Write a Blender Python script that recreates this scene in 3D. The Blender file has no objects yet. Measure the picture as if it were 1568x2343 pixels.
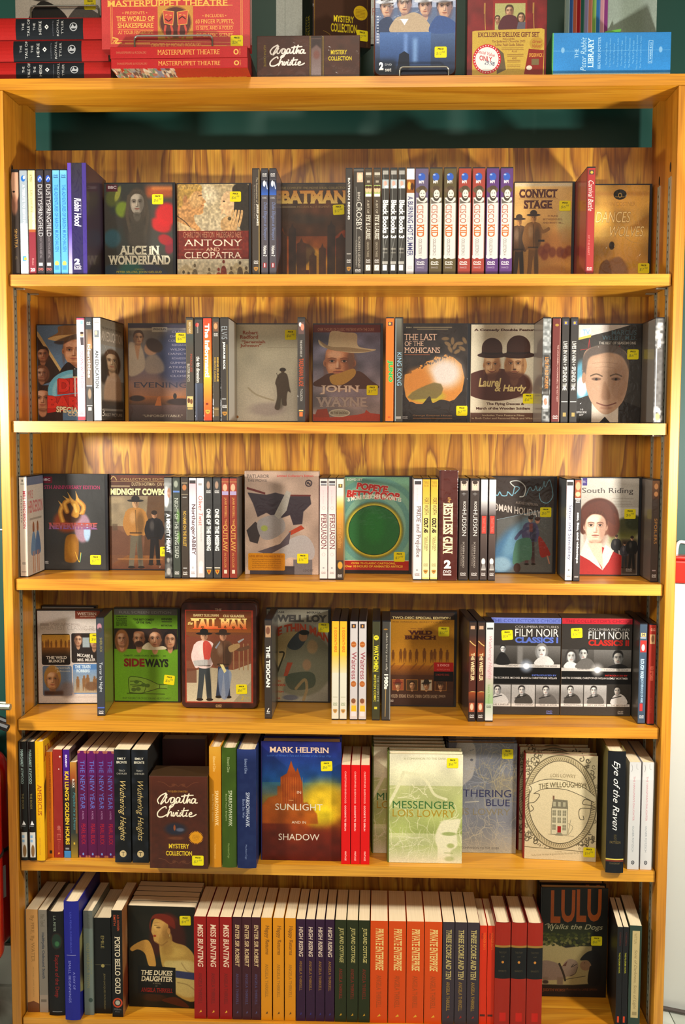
import bpy, bmesh, math, random
import numpy as np
from mathutils import Vector
random.seed(4); np.random.seed(4)
C = bpy.context.scene.collection
sc = bpy.context.scene
# ------------------------------------------------------------------ camera, light, exposure
CAM = np.array((0.08177, -1.96911, 1.19)); PITCH, YAW, ROLL, FPX = 0.0781, -0.03537, 0.00383, 2469.6
IW, IH = 1568, 2343
_cp, _sp, _cy, _sy, _cr, _sr = math.cos(PITCH), math.sin(PITCH), math.cos(YAW), math.sin(YAW), math.cos(ROLL), math.sin(ROLL)
FW = np.array((_sy*_cp, _cy*_cp, -_sp)); _r0 = np.array((_cy, -_sy, 0.0)); _u0 = np.cross(_r0, FW)
RT = _cr*_r0 + _sr*_u0; UP = -_sr*_r0 + _cr*_u0
from mathutils import Matrix
cd = bpy.data.cameras.new('camera'); cam = bpy.data.objects.new('camera', cd); C.objects.link(cam)
cd.sensor_fit = 'VERTICAL'; cd.sensor_height = 36.0; cd.lens = 36.0*FPX/IH; cd.clip_start = 0.05
m = Matrix.Identity(4)
for i in range(3):
    m[i][0] = RT[i]; m[i][1] = UP[i]; m[i][2] = -FW[i]; m[i][3] = CAM[i]
cam.matrix_world = m
sc.camera = cam
w = bpy.data.worlds.new('world'); sc.world = w; w.use_nodes = True
w.node_tree.nodes['Background'].inputs[0].default_value = (1.0, 0.78, 0.5, 1)
w.node_tree.nodes['Background'].inputs[1].default_value = 0.055
def lamp(name, kind, loc, power, col, size=0.1, size_y=None, aim=None, spot=None):
    l = bpy.data.lights.new(name, kind); o = bpy.data.objects.new(name, l); C.objects.link(o)
    l.energy = power; l.color = col; o.location = loc
    if kind == 'AREA':
        l.shape = 'RECTANGLE'; l.size = size; l.size_y = size_y or size
    else: l.shadow_soft_size = size
    if kind == 'SPOT': l.spot_size = spot; l.spot_blend = 1.0
    if aim is not None: o.rotation_euler = (Vector(aim)-Vector(loc)).to_track_quat('-Z', 'Y').to_euler()
    return o
lamp('wall_lamp_light', 'POINT', (-0.91, -0.56, 1.24), 58.0, (1.0, 0.96, 0.87), 0.05)
lamp('wall_lamp_light', 'POINT', (0.92, -0.60, 1.12), 63.0, (1.0, 0.96, 0.88), 0.05)
lamp('ceiling_fixture_light', 'AREA', (0.05, -0.95, 2.75), 6.0, (1.0, 0.72, 0.38), 1.4, 0.4, aim=(0.0, -0.1, 1.0))
lamp('ceiling_spot_light', 'SPOT', (0.1, -2.2, 3.05), 165.0, (1.0, 0.93, 0.80), 0.22, aim=(0.0, 0.0, 1.22), spot=math.radians(52))  # added unseen spot, brightens the upper and middle rows from the front
lamp('shop_window_light', 'AREA', (0.0, -3.4, 1.75), 26.0, (1.0, 0.95, 0.85), 3.0, 2.0, aim=(0.0, 0.0, 1.25))  # added area fill behind the camera, stands in for diffuse room light
vs = sc.view_settings
vs.view_transform = 'Standard'; vs.look = 'None'; vs.gamma = 1.0; vs.use_curve_mapping = False; vs.exposure = -0.22

def W(px, py, Y):
    d = FW*FPX + RT*(px-IW/2) - UP*(py-IH/2); t = (Y-CAM[1])/d[1]; return CAM+t*d
def WZ(px, py, z):
    d = FW*FPX + RT*(px-IW/2) - UP*(py-IH/2); t = (z-CAM[2])/d[2]; return CAM+t*d

# ------------------------------------------------------------------ materials
def hexc(s):
    if not isinstance(s, str): return s
    s = s.lstrip('#')
    if len(s) == 3: s = ''.join(c*2 for c in s)
    return tuple(int(s[i:i+2], 16)/255 for i in (0, 2, 4))
def lin(c): return tuple((x/12.92 if x <= 0.04045 else ((x+0.055)/1.055)**2.4) for x in hexc(c))
_mats = {}
def mat(name, col, rough=0.5, coat=0.0, metal=0.0, spec=0.5, noise=0, namt=0.12, bump=0.0, bscale=60):
    if name in _mats: return _mats[name]
    M = bpy.data.materials.new(name); M.use_nodes = True; nt = M.node_tree; b = nt.nodes['Principled BSDF']
    c = (*lin(col), 1); b.inputs['Base Color'].default_value = c
    b.inputs['Roughness'].default_value = rough; b.inputs['Metallic'].default_value = metal
    b.inputs['Specular IOR Level'].default_value = spec
    b.inputs['Coat Weight'].default_value = coat; b.inputs['Coat Roughness'].default_value = 0.08
    if noise or bump:
        tc = nt.nodes.new('ShaderNodeTexCoord'); n = nt.nodes.new('ShaderNodeTexNoise')
        n.inputs['Scale'].default_value = noise or bscale; n.inputs['Detail'].default_value = 5
        nt.links.new(tc.outputs['Object'], n.inputs['Vector'])
        if noise:
            mx = nt.nodes.new('ShaderNodeMix'); mx.data_type = 'RGBA'; mx.blend_type = 'MULTIPLY'; mx.inputs[0].default_value = namt*4
            mx.inputs[6].default_value = c; nt.links.new(n.outputs['Fac'], mx.inputs[7]); nt.links.new(mx.outputs[2], b.inputs['Base Color'])
        if bump:
            bp = nt.nodes.new('ShaderNodeBump'); bp.inputs['Strength'].default_value = bump; bp.inputs['Distance'].default_value = 0.002
            nt.links.new(n.outputs['Fac'], bp.inputs['Height']); nt.links.new(bp.outputs['Normal'], b.inputs['Normal'])
    _mats[name] = M; return M
def wood(name, cA, cB, cC, axis='Z', scale=1.0, rough=0.42, coat=0.25, figure=1.0, off=(0, 0, 0), gs=9, gd=2.5, gdist=.6):
    """oak: long soft figure bands plus fine pores, stretched along one axis"""
    M = bpy.data.materials.new(name); M.use_nodes = True; nt = M.node_tree; b = nt.nodes['Principled BSDF']; L = nt.links.new
    tc = nt.nodes.new('ShaderNodeTexCoord'); mp = nt.nodes.new('ShaderNodeMapping'); L(tc.outputs['Object'], mp.inputs['Vector'])
    st = {'Z': (1, 1, 0.13), 'X': (0.08, 1, 1), 'Y': (1, .1, 1)}[axis]
    mp.inputs['Scale'].default_value = tuple(s*scale for s in st); mp.inputs['Location'].default_value = off
    n1 = nt.nodes.new('ShaderNodeTexNoise'); n1.inputs['Scale'].default_value = gs; n1.inputs['Detail'].default_value = gd; n1.inputs['Distortion'].default_value = gdist
    L(mp.outputs[0], n1.inputs['Vector'])
    m1 = nt.nodes.new('ShaderNodeMath'); m1.operation = 'MULTIPLY'; m1.inputs[1].default_value = 7*figure; L(n1.outputs['Fac'], m1.inputs[0])
    m2 = nt.nodes.new('ShaderNodeMath'); m2.operation = 'FRACT'; L(m1.outputs[0], m2.inputs[0])
    r1 = nt.nodes.new('ShaderNodeValToRGB'); L(m2.outputs[0], r1.inputs[0])
    e = r1.color_ramp.elements; e[0].position = 0; e[0].color = (*lin(cA), 1); e[1].position = 1; e[1].color = (*lin(cA), 1)
    x = e.new(0.45); x.color = (*lin(cB), 1); x = e.new(0.80); x.color = (*lin(cC), 1)
    mp2 = nt.nodes.new('ShaderNodeMapping'); L(tc.outputs['Object'], mp2.inputs['Vector'])
    st2 = {'Z': (1, 1, 0.02), 'X': (0.02, 1, 1), 'Y': (1, .02, 1)}[axis]; mp2.inputs['Scale'].default_value = st2
    n2 = nt.nodes.new('ShaderNodeTexNoise'); n2.inputs['Scale'].default_value = 380; n2.inputs['Detail'].default_value = 3; L(mp2.outputs[0], n2.inputs['Vector'])
    r2 = nt.nodes.new('ShaderNodeValToRGB'); L(n2.outputs['Fac'], r2.inputs[0])
    r2.color_ramp.elements[0].position = 0.36; r2.color_ramp.elements[0].color = (.72, .66, .58, 1); r2.color_ramp.elements[1].position = 0.56
    mx = nt.nodes.new('ShaderNodeMix'); mx.data_type = 'RGBA'; mx.blend_type = 'MULTIPLY'; mx.inputs[0].default_value = 0.8
    L(r1.outputs[0], mx.inputs[6]); L(r2.outputs[0], mx.inputs[7]); L(mx.outputs[2], b.inputs['Base Color'])
    bp = nt.nodes.new('ShaderNodeBump'); bp.inputs['Strength'].default_value = 0.15; bp.inputs['Distance'].default_value = 0.0006
    L(n2.outputs['Fac'], bp.inputs['Height']); L(bp.outputs['Normal'], b.inputs['Normal'])
    b.inputs['Roughness'].default_value = rough; b.inputs['Coat Weight'].default_value = coat; b.inputs['Coat Roughness'].default_value = 0.25
    return M
WD_BACK = wood('oak_plywood', 'd0992c', 'ba7a1c', '844c0c', 'Z', 1.0, figure=1.25, gs=13, gd=4.5, gdist=.5)
WD_SHELF = wood('oak_shelf', 'd49628', 'ca881c', 'b87410', 'X', 1.0, figure=0.8)
WD_SIDE = wood('oak_side', 'cc8c26', 'c2801c', 'b47214', 'Z', 1.0, figure=0.5)
BLACK = mat('black_plastic', '16151a', 0.28, bump=.05)
PAGE = None
def page_mat():
    M = bpy.data.materials.new('book_pages'); M.use_nodes = True; nt = M.node_tree; b = nt.nodes['Principled BSDF']; L = nt.links.new
    tc = nt.nodes.new('ShaderNodeTexCoord'); mp = nt.nodes.new('ShaderNodeMapping'); mp.inputs['Scale'].default_value = (1, .004, .004)
    n = nt.nodes.new('ShaderNodeTexNoise'); n.inputs['Scale'].default_value = 1500; n.inputs['Detail'].default_value = 2
    L(tc.outputs['Object'], mp.inputs['Vector']); L(mp.outputs[0], n.inputs['Vector'])
    r = nt.nodes.new('ShaderNodeValToRGB'); L(n.outputs['Fac'], r.inputs[0])
    r.color_ramp.elements[0].position = .3; r.color_ramp.elements[0].color = (*lin('d9c49c'), 1)
    r.color_ramp.elements[1].position = .6; r.color_ramp.elements[1].color = (*lin('e8d6b4'), 1)
    L(r.outputs[0], b.inputs['Base Color']); b.inputs['Roughness'].default_value = .8
    return M
PAGE = page_mat()

# ------------------------------------------------------------------ print painting (numpy canvas -> image datablock)
_txt = {}
def glyphs(s, bold=0.0):
    k = (s, bold)
    if k in _txt: return _txt[k]
    cu = bpy.data.curves.new('t', 'FONT'); cu.body = s; cu.offset = bold; cu.resolution_u = 3; cu.fill_mode = 'FRONT'
    o = bpy.data.objects.new('t', cu)
    me = bpy.data.meshes.new_from_object(o)
    me.calc_loop_triangles(); n = len(me.vertices)
    co = np.zeros(n*3); me.vertices.foreach_get('co', co); co = co.reshape(-1, 3)[:, :2]
    tr = np.zeros(len(me.loop_triangles)*3, dtype=int); me.loop_triangles.foreach_get('vertices', tr)
    T = co[tr].reshape(-1, 3, 2)
    ar = (T[:, 1, 0]-T[:, 0, 0])*(T[:, 2, 1]-T[:, 0, 1])-(T[:, 2, 0]-T[:, 0, 0])*(T[:, 1, 1]-T[:, 0, 1])
    T[ar < 0] = T[ar < 0][:, ::-1]
    bpy.data.objects.remove(o); bpy.data.curves.remove(cu); bpy.data.meshes.remove(me)
    _txt[k] = T; return T
def fill(edges, w, h, ss=3):
    """signed coverage of closed shapes; edges (n,4) x0 y0 x1 y1 in pixels"""
    acc = np.zeros((h*ss, w+2))
    e = edges.copy(); e[:, 1] *= ss; e[:, 3] *= ss
    s = np.where(e[:, 3] > e[:, 1], 1.0, -1.0); fl = s < 0
    e[fl] = e[fl][:, [2, 3, 0, 1]]
    r0 = np.clip(np.ceil(e[:, 1]-0.5), 0, h*ss).astype(int); r1 = np.clip(np.ceil(e[:, 3]-0.5), 0, h*ss).astype(int)
    n = np.maximum(r1-r0, 0)
    if n.sum() == 0: return np.zeros((h, w))
    idx = np.repeat(np.arange(len(e)), n); st = np.repeat(np.cumsum(n)-n, n); row = np.arange(n.sum())-st+r0[idx]
    E = e[idx]; x = E[:, 0]+(row+0.5-E[:, 1])/(E[:, 3]-E[:, 1])*(E[:, 2]-E[:, 0]); x = np.clip(x, 0, w)
    xi = np.floor(x).astype(int); fr = x-xi; sg = s[idx]
    np.add.at(acc, (row, xi), sg*(1-fr)); np.add.at(acc, (row, xi+1), sg*fr)
    cov = np.cumsum(acc, 1)[:, :w].reshape(h, ss, w).mean(1)
    return np.clip(np.abs(cov), 0, 1)
def blur(m, r):
    r = int(round(r))
    if r < 1: return m
    for ax in (0, 1):
        for _ in range(2):
            p = np.pad(m, [(r+1, r) if a == ax else (0, 0) for a in (0, 1)], mode='edge'); c = np.cumsum(p, ax)
            k = 2*r+1
            m = (c[k:]-c[:-k])/k if ax == 0 else (c[:, k:]-c[:, :-k])/k
    return m
def smooth(pts, n=6, closed=True):
    P = [np.array(p, float) for p in pts]; N = len(P); out = []
    for i in range(N if closed else N-1):
        g = (lambda j: P[j % N]) if closed else (lambda j: P[min(max(j, 0), N-1)])
        a, b, c, d = g(i-1), g(i), g(i+1), g(i+2)
        for k in range(n):
            t = k/n; out.append(0.5*((2*b)+(c-a)*t+(2*a-5*b+4*c-d)*t*t+(3*b-a-3*c+d)*t**3))
    if not closed: out.append(P[-1])
    return out
class Cv:
    """a small print canvas; user units run x0..x1, y0 (top) .. y1"""
    def __init__(s, x0, y0, x1, y1, bg, f=0.62):
        s.o = (x0, y0); s.f = f; s.sz = (x1-x0, y1-y0)
        s.w = max(4, int((x1-x0)*f)); s.h = max(4, int((y1-y0)*f))
        s.fx = s.w/(x1-x0); s.fy = s.h/(y1-y0)
        s.a = np.empty((s.h, s.w, 3)); s.a[:] = hexc(bg); s.bg = bg
    def P(s, x, y): return ((x-s.o[0])*s.fx, (y-s.o[1])*s.fy)
    def mix(s, m, col, a, x=0, y=0):
        H, Wd = m.shape; X0, Y0 = max(x, 0), max(y, 0); X1, Y1 = min(x+Wd, s.w), min(y+H, s.h)
        if X1 <= X0 or Y1 <= Y0: return
        k = m[Y0-y:Y1-y, X0-x:X1-x, None]*a
        if isinstance(col, tuple) and len(col) == 2:
            t = np.linspace(0, 1, H)[Y0-y:Y1-y, None, None]; cc = np.array(hexc(col[0]))*(1-t)+np.array(hexc(col[1]))*t
        else: cc = np.array(hexc(col))
        s.a[Y0:Y1, X0:X1] = s.a[Y0:Y1, X0:X1]*(1-k)+cc*k
    def r(s, x0, y0, x1, y1, col, a=1, s_=0, rad=0):
        if rad:
            pts = []
            for cx, cy, q in ((x1-rad, y0+rad, -90), (x1-rad, y1-rad, 0), (x0+rad, y1-rad, 90), (x0+rad, y0+rad, 180)):
                for k in range(5): t = math.radians(q+k*22.5); pts.append((cx+rad*math.cos(t), cy+rad*math.sin(t)))
        else: pts = [(x0, y0), (x1, y0), (x1, y1), (x0, y1)]
        return s.p(pts, col, a, b=s_)
    def g(s, y0, y1, c0, c1, x0=None, x1=None):
        x0 = s.o[0] if x0 is None else x0; x1 = s.o[0]+s.sz[0] if x1 is None else x1
        return s.r(x0, y0, x1, y1, (c0, c1))
    def e(s, cx, cy, rx, ry, col, a=1, s_=0.15, rot=0):
        X, Y = s.P(cx, cy); RX, RY = rx*s.fx, ry*s.fy; R = int(max(RX, RY)*1.5+3)
        x0, y0 = int(X)-R, int(Y)-R; yy, xx = np.mgrid[y0:y0+2*R, x0:x0+2*R]; c, n = math.cos(math.radians(rot)), math.sin(math.radians(rot))
        dx, dy = xx+.5-X, yy+.5-Y; u = (dx*c+dy*n)/max(RX, .3); v = (-dx*n+dy*c)/max(RY, .3); d = np.sqrt(u*u+v*v)
        w = max(s_, 1.0/max(min(RX, RY), 1)); m = np.clip((1+w/2-d)/w, 0, 1); m = m*m*(3-2*m)
        s.mix(m, col, a, x0, y0); return s
    def p(s, pts, col, a=1, sm=0, b=0):
        if sm: pts = smooth(pts)
        A = np.array([s.P(*q) for q in pts]); bb = int(b*s.fx*2)+2
        x0, y0 = int(A[:, 0].min())-bb, int(A[:, 1].min())-bb; x1, y1 = int(A[:, 0].max())+bb+1, int(A[:, 1].max())+bb+1
        A = A-(x0, y0); E = np.concatenate([A, np.roll(A, -1, 0)], 1); E = E[E[:, 1] != E[:, 3]]
        m = fill(E, x1-x0, y1-y0); m = blur(m, b*s.fx) if b else m
        s.mix(m, col, a, x0, y0); return s
    def l(s, pts, wd, col, a=1, sm=1, b=0):
        if sm and len(pts) > 2: pts = smooth(pts, 5, False)
        A = np.array([s.P(*q) for q in pts]); h = max(wd*s.fx/2, .35); R = h+2+b*s.fx
        x0, y0 = int(A[:, 0].min()-R), int(A[:, 1].min()-R); x1, y1 = int(A[:, 0].max()+R)+1, int(A[:, 1].max()+R)+1
        yy, xx = np.mgrid[y0:y1, x0:x1]; D = np.full(xx.shape, 1e9)
        for p, q in zip(A[:-1], A[1:]):
            d = q-p; L2 = max(d@d, 1e-9); t = np.clip(((xx+.5-p[0])*d[0]+(yy+.5-p[1])*d[1])/L2, 0, 1)
            D = np.minimum(D, (xx+.5-p[0]-t*d[0])**2+(yy+.5-p[1]-t*d[1])**2)
        w = 1+b*s.fx; m = np.clip((h+w/2-np.sqrt(D))/w, 0, 1)
        s.mix(m, col, a, x0, y0); return s
    def t(s, st, x0, y0, x1, y1, col, b=0, it=0, sf=0, rot=0, a=1, o=None, ow=2, ang=0, arc=0, strike=0):
        """text fitted to a box; rot 90 reads downwards, -90 upwards"""
        T = glyphs(st, b).copy()
        if it: T[..., 0] += T[..., 1]*it
        lo = T.reshape(-1, 2).min(0); hi = T.reshape(-1, 2).max(0); T = (T-lo)/(hi-lo)
        bx0, by0 = s.P(x0, y0); bx1, by1 = s.P(x1, y1); bw, bh = bx1-bx0, by1-by0
        if rot: bw, bh = bh, bw
        pad = 4; Wc, Hc = int(bw+2*pad+2), int(bh+2*pad+2)
        Q = np.empty_like(T); Q[..., 0] = T[..., 0]*bw+pad; Q[..., 1] = (1-T[..., 1])*bh+pad
        if arc or ang:
            ex = int(abs(arc)*bh+abs(ang)*bw)+2; Q[..., 1] += ex-arc*bh*(1-(2*T[..., 0]-1)**2)-ang*bw*(T[..., 0]-.5); Hc += 2*ex; pad_y = pad+ex
        else: pad_y = pad
        E = np.concatenate([np.concatenate([Q[:, i], Q[:, (i+1) % 3]], 1) for i in range(3)]); E = E[np.abs(E[:, 1]-E[:, 3]) > 1e-6]
        m = fill(E, Wc, Hc)
        if sf:
            k = max(1, int(round(bh*0.085*sf))); band = max(1, int(round(bh*0.07)))
            for (ya, yb) in ((pad, pad+band+1), (int(pad+bh-band), int(pad+bh+1))):
                q = m[ya:yb].copy(); z = q.copy()
                for d in range(1, k+1):
                    z[:, d:] = np.maximum(z[:, d:], q[:, :-d]); z[:, :-d] = np.maximum(z[:, :-d], q[:, d:])
                m[ya:yb] = z
        if rot == 90: m = np.rot90(m, -1)
        elif rot == -90: m = np.rot90(m, 1)
        ox, oy = (int(bx0-pad), int(by0-pad_y)) if not rot else (int(bx0-pad_y), int(by0-pad))
        if o:
            q = m.copy(); n = max(1, int(ow*s.fx))
            for dx in range(-n, n+1):
                for dy in range(-n, n+1): q = np.maximum(q, np.roll(np.roll(m, dx, 1), dy, 0))
            s.mix(q, o, a, ox, oy)
        s.mix(m, col, a, ox, oy); return s
    def v(s, st, y0, y1, col, x0=None, x1=None, **k):   # spine text, reading downwards, in photo pixels
        wd = s.sz[0]; x0 = wd*.25 if x0 is None else x0; x1 = wd*.75 if x1 is None else x1
        return s.t(st, x0, y0, x1, y1, col, rot=90, **k)
    def n(s, sc_=40, amt=.08, col=None, seed=0):
        r = np.random.RandomState(seed+7); gh, gw = max(2, int(s.sz[1]/sc_)), max(2, int(s.sz[0]/sc_)); g = r.rand(gh+2, gw+2)
        yy = np.linspace(0, gh, s.h); xx = np.linspace(0, gw, s.w); yi = yy.astype(int); xi = xx.astype(int); fy = (yy-yi)[:, None]; fx = (xx-xi)[None]
        fy = fy*fy*(3-2*fy); fx = fx*fx*(3-2*fx)
        G = (g[yi][:, xi]*(1-fy)*(1-fx)+g[yi+1][:, xi]*fy*(1-fx)+g[yi][:, xi+1]*(1-fy)*fx+g[yi+1][:, xi+1]*fy*fx)
        if col: s.mix(np.clip(G*2-.7, 0, 1), col, amt)
        else: s.a = np.clip(s.a*(1+(G[..., None]-.5)*2*amt), 0, 1)
        return s
    def face(s, cx, cy, h, skin='c99a78', hair='3a2a1e', sd=1, long=0, bald=0, dark='5a3826', hat=None, st=0, look=0):
        rw = h*.36
        if long: s.e(cx, cy+h*.16*long, rw*1.42, h*(.60+.25*long), hair, 1, .25); s.e(cx-sd*rw*.9, cy+h*.1, rw*.3, h*.5, dark, .35, .8)
        if not bald: s.e(cx-sd*rw*.06, cy-h*.12, rw*1.14, h*.50, hair, 1, .12)
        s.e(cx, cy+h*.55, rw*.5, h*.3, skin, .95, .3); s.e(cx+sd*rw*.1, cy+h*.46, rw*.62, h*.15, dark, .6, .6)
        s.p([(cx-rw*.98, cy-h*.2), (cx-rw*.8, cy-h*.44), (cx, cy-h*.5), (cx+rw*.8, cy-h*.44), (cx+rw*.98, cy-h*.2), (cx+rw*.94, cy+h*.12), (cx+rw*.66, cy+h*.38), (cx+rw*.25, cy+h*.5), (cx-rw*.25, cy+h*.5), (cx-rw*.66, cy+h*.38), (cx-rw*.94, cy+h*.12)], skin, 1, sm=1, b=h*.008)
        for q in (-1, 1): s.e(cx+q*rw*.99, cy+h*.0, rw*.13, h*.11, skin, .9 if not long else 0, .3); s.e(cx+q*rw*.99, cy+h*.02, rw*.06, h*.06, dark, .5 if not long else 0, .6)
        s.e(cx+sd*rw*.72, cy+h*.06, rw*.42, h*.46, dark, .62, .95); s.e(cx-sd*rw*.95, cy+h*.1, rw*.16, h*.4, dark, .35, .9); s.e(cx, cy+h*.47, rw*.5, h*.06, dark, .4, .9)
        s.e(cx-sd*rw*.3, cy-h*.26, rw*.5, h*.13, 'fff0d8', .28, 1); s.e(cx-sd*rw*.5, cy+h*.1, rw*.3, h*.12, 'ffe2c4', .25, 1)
        lk = look*rw*.25
        for q in (-1, 1):
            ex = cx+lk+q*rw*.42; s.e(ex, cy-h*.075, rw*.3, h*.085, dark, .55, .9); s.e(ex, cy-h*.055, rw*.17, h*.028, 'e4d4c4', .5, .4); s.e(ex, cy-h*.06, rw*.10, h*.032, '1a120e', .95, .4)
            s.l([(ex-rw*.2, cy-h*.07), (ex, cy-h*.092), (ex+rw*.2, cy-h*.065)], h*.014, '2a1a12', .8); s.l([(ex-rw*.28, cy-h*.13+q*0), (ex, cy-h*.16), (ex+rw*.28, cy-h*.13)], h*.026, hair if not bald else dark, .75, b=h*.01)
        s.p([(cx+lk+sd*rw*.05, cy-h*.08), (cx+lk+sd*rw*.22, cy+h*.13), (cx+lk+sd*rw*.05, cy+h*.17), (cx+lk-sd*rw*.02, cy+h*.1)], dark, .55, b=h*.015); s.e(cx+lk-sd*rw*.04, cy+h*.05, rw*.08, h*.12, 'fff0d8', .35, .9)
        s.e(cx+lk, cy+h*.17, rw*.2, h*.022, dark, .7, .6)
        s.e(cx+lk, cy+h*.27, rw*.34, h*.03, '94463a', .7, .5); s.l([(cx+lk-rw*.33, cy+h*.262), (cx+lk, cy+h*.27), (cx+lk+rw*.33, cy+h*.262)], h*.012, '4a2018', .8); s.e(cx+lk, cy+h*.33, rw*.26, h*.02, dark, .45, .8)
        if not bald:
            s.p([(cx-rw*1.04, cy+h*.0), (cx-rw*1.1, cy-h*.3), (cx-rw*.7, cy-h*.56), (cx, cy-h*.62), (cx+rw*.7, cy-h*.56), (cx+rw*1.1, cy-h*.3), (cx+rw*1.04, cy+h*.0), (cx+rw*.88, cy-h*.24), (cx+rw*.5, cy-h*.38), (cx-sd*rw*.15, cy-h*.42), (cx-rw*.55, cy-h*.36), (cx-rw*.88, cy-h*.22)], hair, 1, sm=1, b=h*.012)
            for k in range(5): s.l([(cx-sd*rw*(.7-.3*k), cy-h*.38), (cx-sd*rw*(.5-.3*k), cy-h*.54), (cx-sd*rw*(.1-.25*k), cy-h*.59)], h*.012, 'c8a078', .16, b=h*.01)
        if hat:
            s.e(cx, cy-h*.36, rw*1.9, h*.13, hat, 1, .06, -4*sd); s.p([(cx-rw*.95, cy-h*.36), (cx-rw*.85, cy-h*.8), (cx-rw*.3, cy-h*.88), (cx, cy-h*.82), (cx+rw*.4, cy-h*.88), (cx+rw*.85, cy-h*.78), (cx+rw*.95, cy-h*.36)], hat, 1, sm=1)
            s.l([(cx-rw*.95, cy-h*.42), (cx, cy-h*.38), (cx+rw*.95, cy-h*.42)], h*.07, '241a14', .8); s.e(cx, cy-h*.2, rw*.9, h*.12, '1c120c', .5, .9)
        return s
    def fig(s, cx, y0, y1, top, legs, skin='b98a66', hat=None, arm=0, a=1):
        h = y1-y0; u = h/8
        s.p([(cx-u*.6, y0+4*u), (cx+u*.6, y0+4*u), (cx+u*.75, y0+6*u), (cx+u*.85, y1), (cx+u*.3, y1), (cx+u*.05, y0+4.9*u), (cx-u*.3, y1), (cx-u*.9, y1), (cx-u*.7, y0+6*u)], legs, a)
        s.p([(cx-u*.35, y0+1.1*u), (cx-u*1.05, y0+1.5*u), (cx-u*1.15, y0+3*u), (cx-u*.7, y0+4.2*u), (cx+u*.7, y0+4.2*u), (cx+u*1.15, y0+3*u), (cx+u*1.05, y0+1.5*u), (cx+u*.35, y0+1.1*u)], top, a, sm=1)
        s.l([(cx-u*1, y0+1.7*u), (cx-u*1.3, y0+3*u), (cx-u*.9, y0+4.1*u)], u*.42, top, a)
        if arm: s.l([(cx+u*.9, y0+1.7*u), (cx+u*1.9*arm, y0+2.2*u), (cx+u*3*arm, y0+1.9*u)], u*.42, top, a)
        else: s.l([(cx+u*1, y0+1.7*u), (cx+u*1.3, y0+3*u), (cx+u*.9, y0+4.1*u)], u*.42, top, a)
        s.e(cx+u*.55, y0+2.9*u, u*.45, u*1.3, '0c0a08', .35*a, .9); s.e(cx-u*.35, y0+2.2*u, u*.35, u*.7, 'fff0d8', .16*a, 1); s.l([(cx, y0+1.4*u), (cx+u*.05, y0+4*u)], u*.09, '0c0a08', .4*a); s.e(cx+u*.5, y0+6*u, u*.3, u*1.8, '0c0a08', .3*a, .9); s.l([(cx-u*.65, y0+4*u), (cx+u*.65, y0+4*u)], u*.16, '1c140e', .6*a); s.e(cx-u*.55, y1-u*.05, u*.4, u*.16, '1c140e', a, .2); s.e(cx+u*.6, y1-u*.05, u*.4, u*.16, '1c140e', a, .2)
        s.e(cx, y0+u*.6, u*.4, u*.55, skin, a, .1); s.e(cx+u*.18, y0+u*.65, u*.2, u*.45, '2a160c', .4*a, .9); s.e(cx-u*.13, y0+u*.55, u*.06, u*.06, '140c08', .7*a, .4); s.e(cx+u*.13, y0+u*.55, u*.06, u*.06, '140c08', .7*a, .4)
        if hat: s.e(cx, y0+u*.3, u*.95, u*.16, hat, a, .1); s.e(cx, y0+u*.05, u*.48, u*.32, hat, a, .1)
        else: s.e(cx, y0+u*.3, u*.44, u*.34, '2a1e16', a, .1)
        return s
    def dvd(s, x0, y0, x1, y1, col='e8e4e0'):
        s.t('DVD', x0, y0, x1, y0+(y1-y0)*.6, col, b=.02, it=.2); s.r(x0, y0+(y1-y0)*.72, x1, y1, col, .8); return s
    def img(s, name):
        im = bpy.data.images.new(name, s.w, s.h, alpha=False); px = np.ones((s.h, s.w, 4), dtype=np.float32)
        px[..., :3] = np.clip(s.a[::-1], 0, 1); im.pixels.foreach_set(px.ravel()); im.update(); im.pack(); return im
def printmat(name, cv, coat=0.0, rough=0.45, crinkle=0.0):
    M = bpy.data.materials.new(name); M.use_nodes = True; nt = M.node_tree; b = nt.nodes['Principled BSDF']; L = nt.links.new
    t = nt.nodes.new('ShaderNodeTexImage'); t.image = cv.img(name); t.extension = 'EXTEND'
    uv = nt.nodes.new('ShaderNodeUVMap'); L(uv.outputs[0], t.inputs[0]); L(t.outputs[0], b.inputs['Base Color'])
    b.inputs['Roughness'].default_value = rough; b.inputs['Specular IOR Level'].default_value = 0.25; b.inputs['Coat Weight'].default_value = coat; b.inputs['Coat Roughness'].default_value = 0.07
    if crinkle:
        tc = nt.nodes.new('ShaderNodeTexCoord'); n = nt.nodes.new('ShaderNodeTexNoise'); n.inputs['Scale'].default_value = 42; n.inputs['Detail'].default_value = 2; n.inputs['Distortion'].default_value = 1.6
        L(tc.outputs['Object'], n.inputs['Vector']); bp = nt.nodes.new('ShaderNodeBump'); bp.inputs['Strength'].default_value = crinkle; bp.inputs['Distance'].default_value = 0.004
        L(n.outputs['Fac'], bp.inputs['Height']); L(bp.outputs['Normal'], b.inputs['Coat Normal'])
    return M
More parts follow.
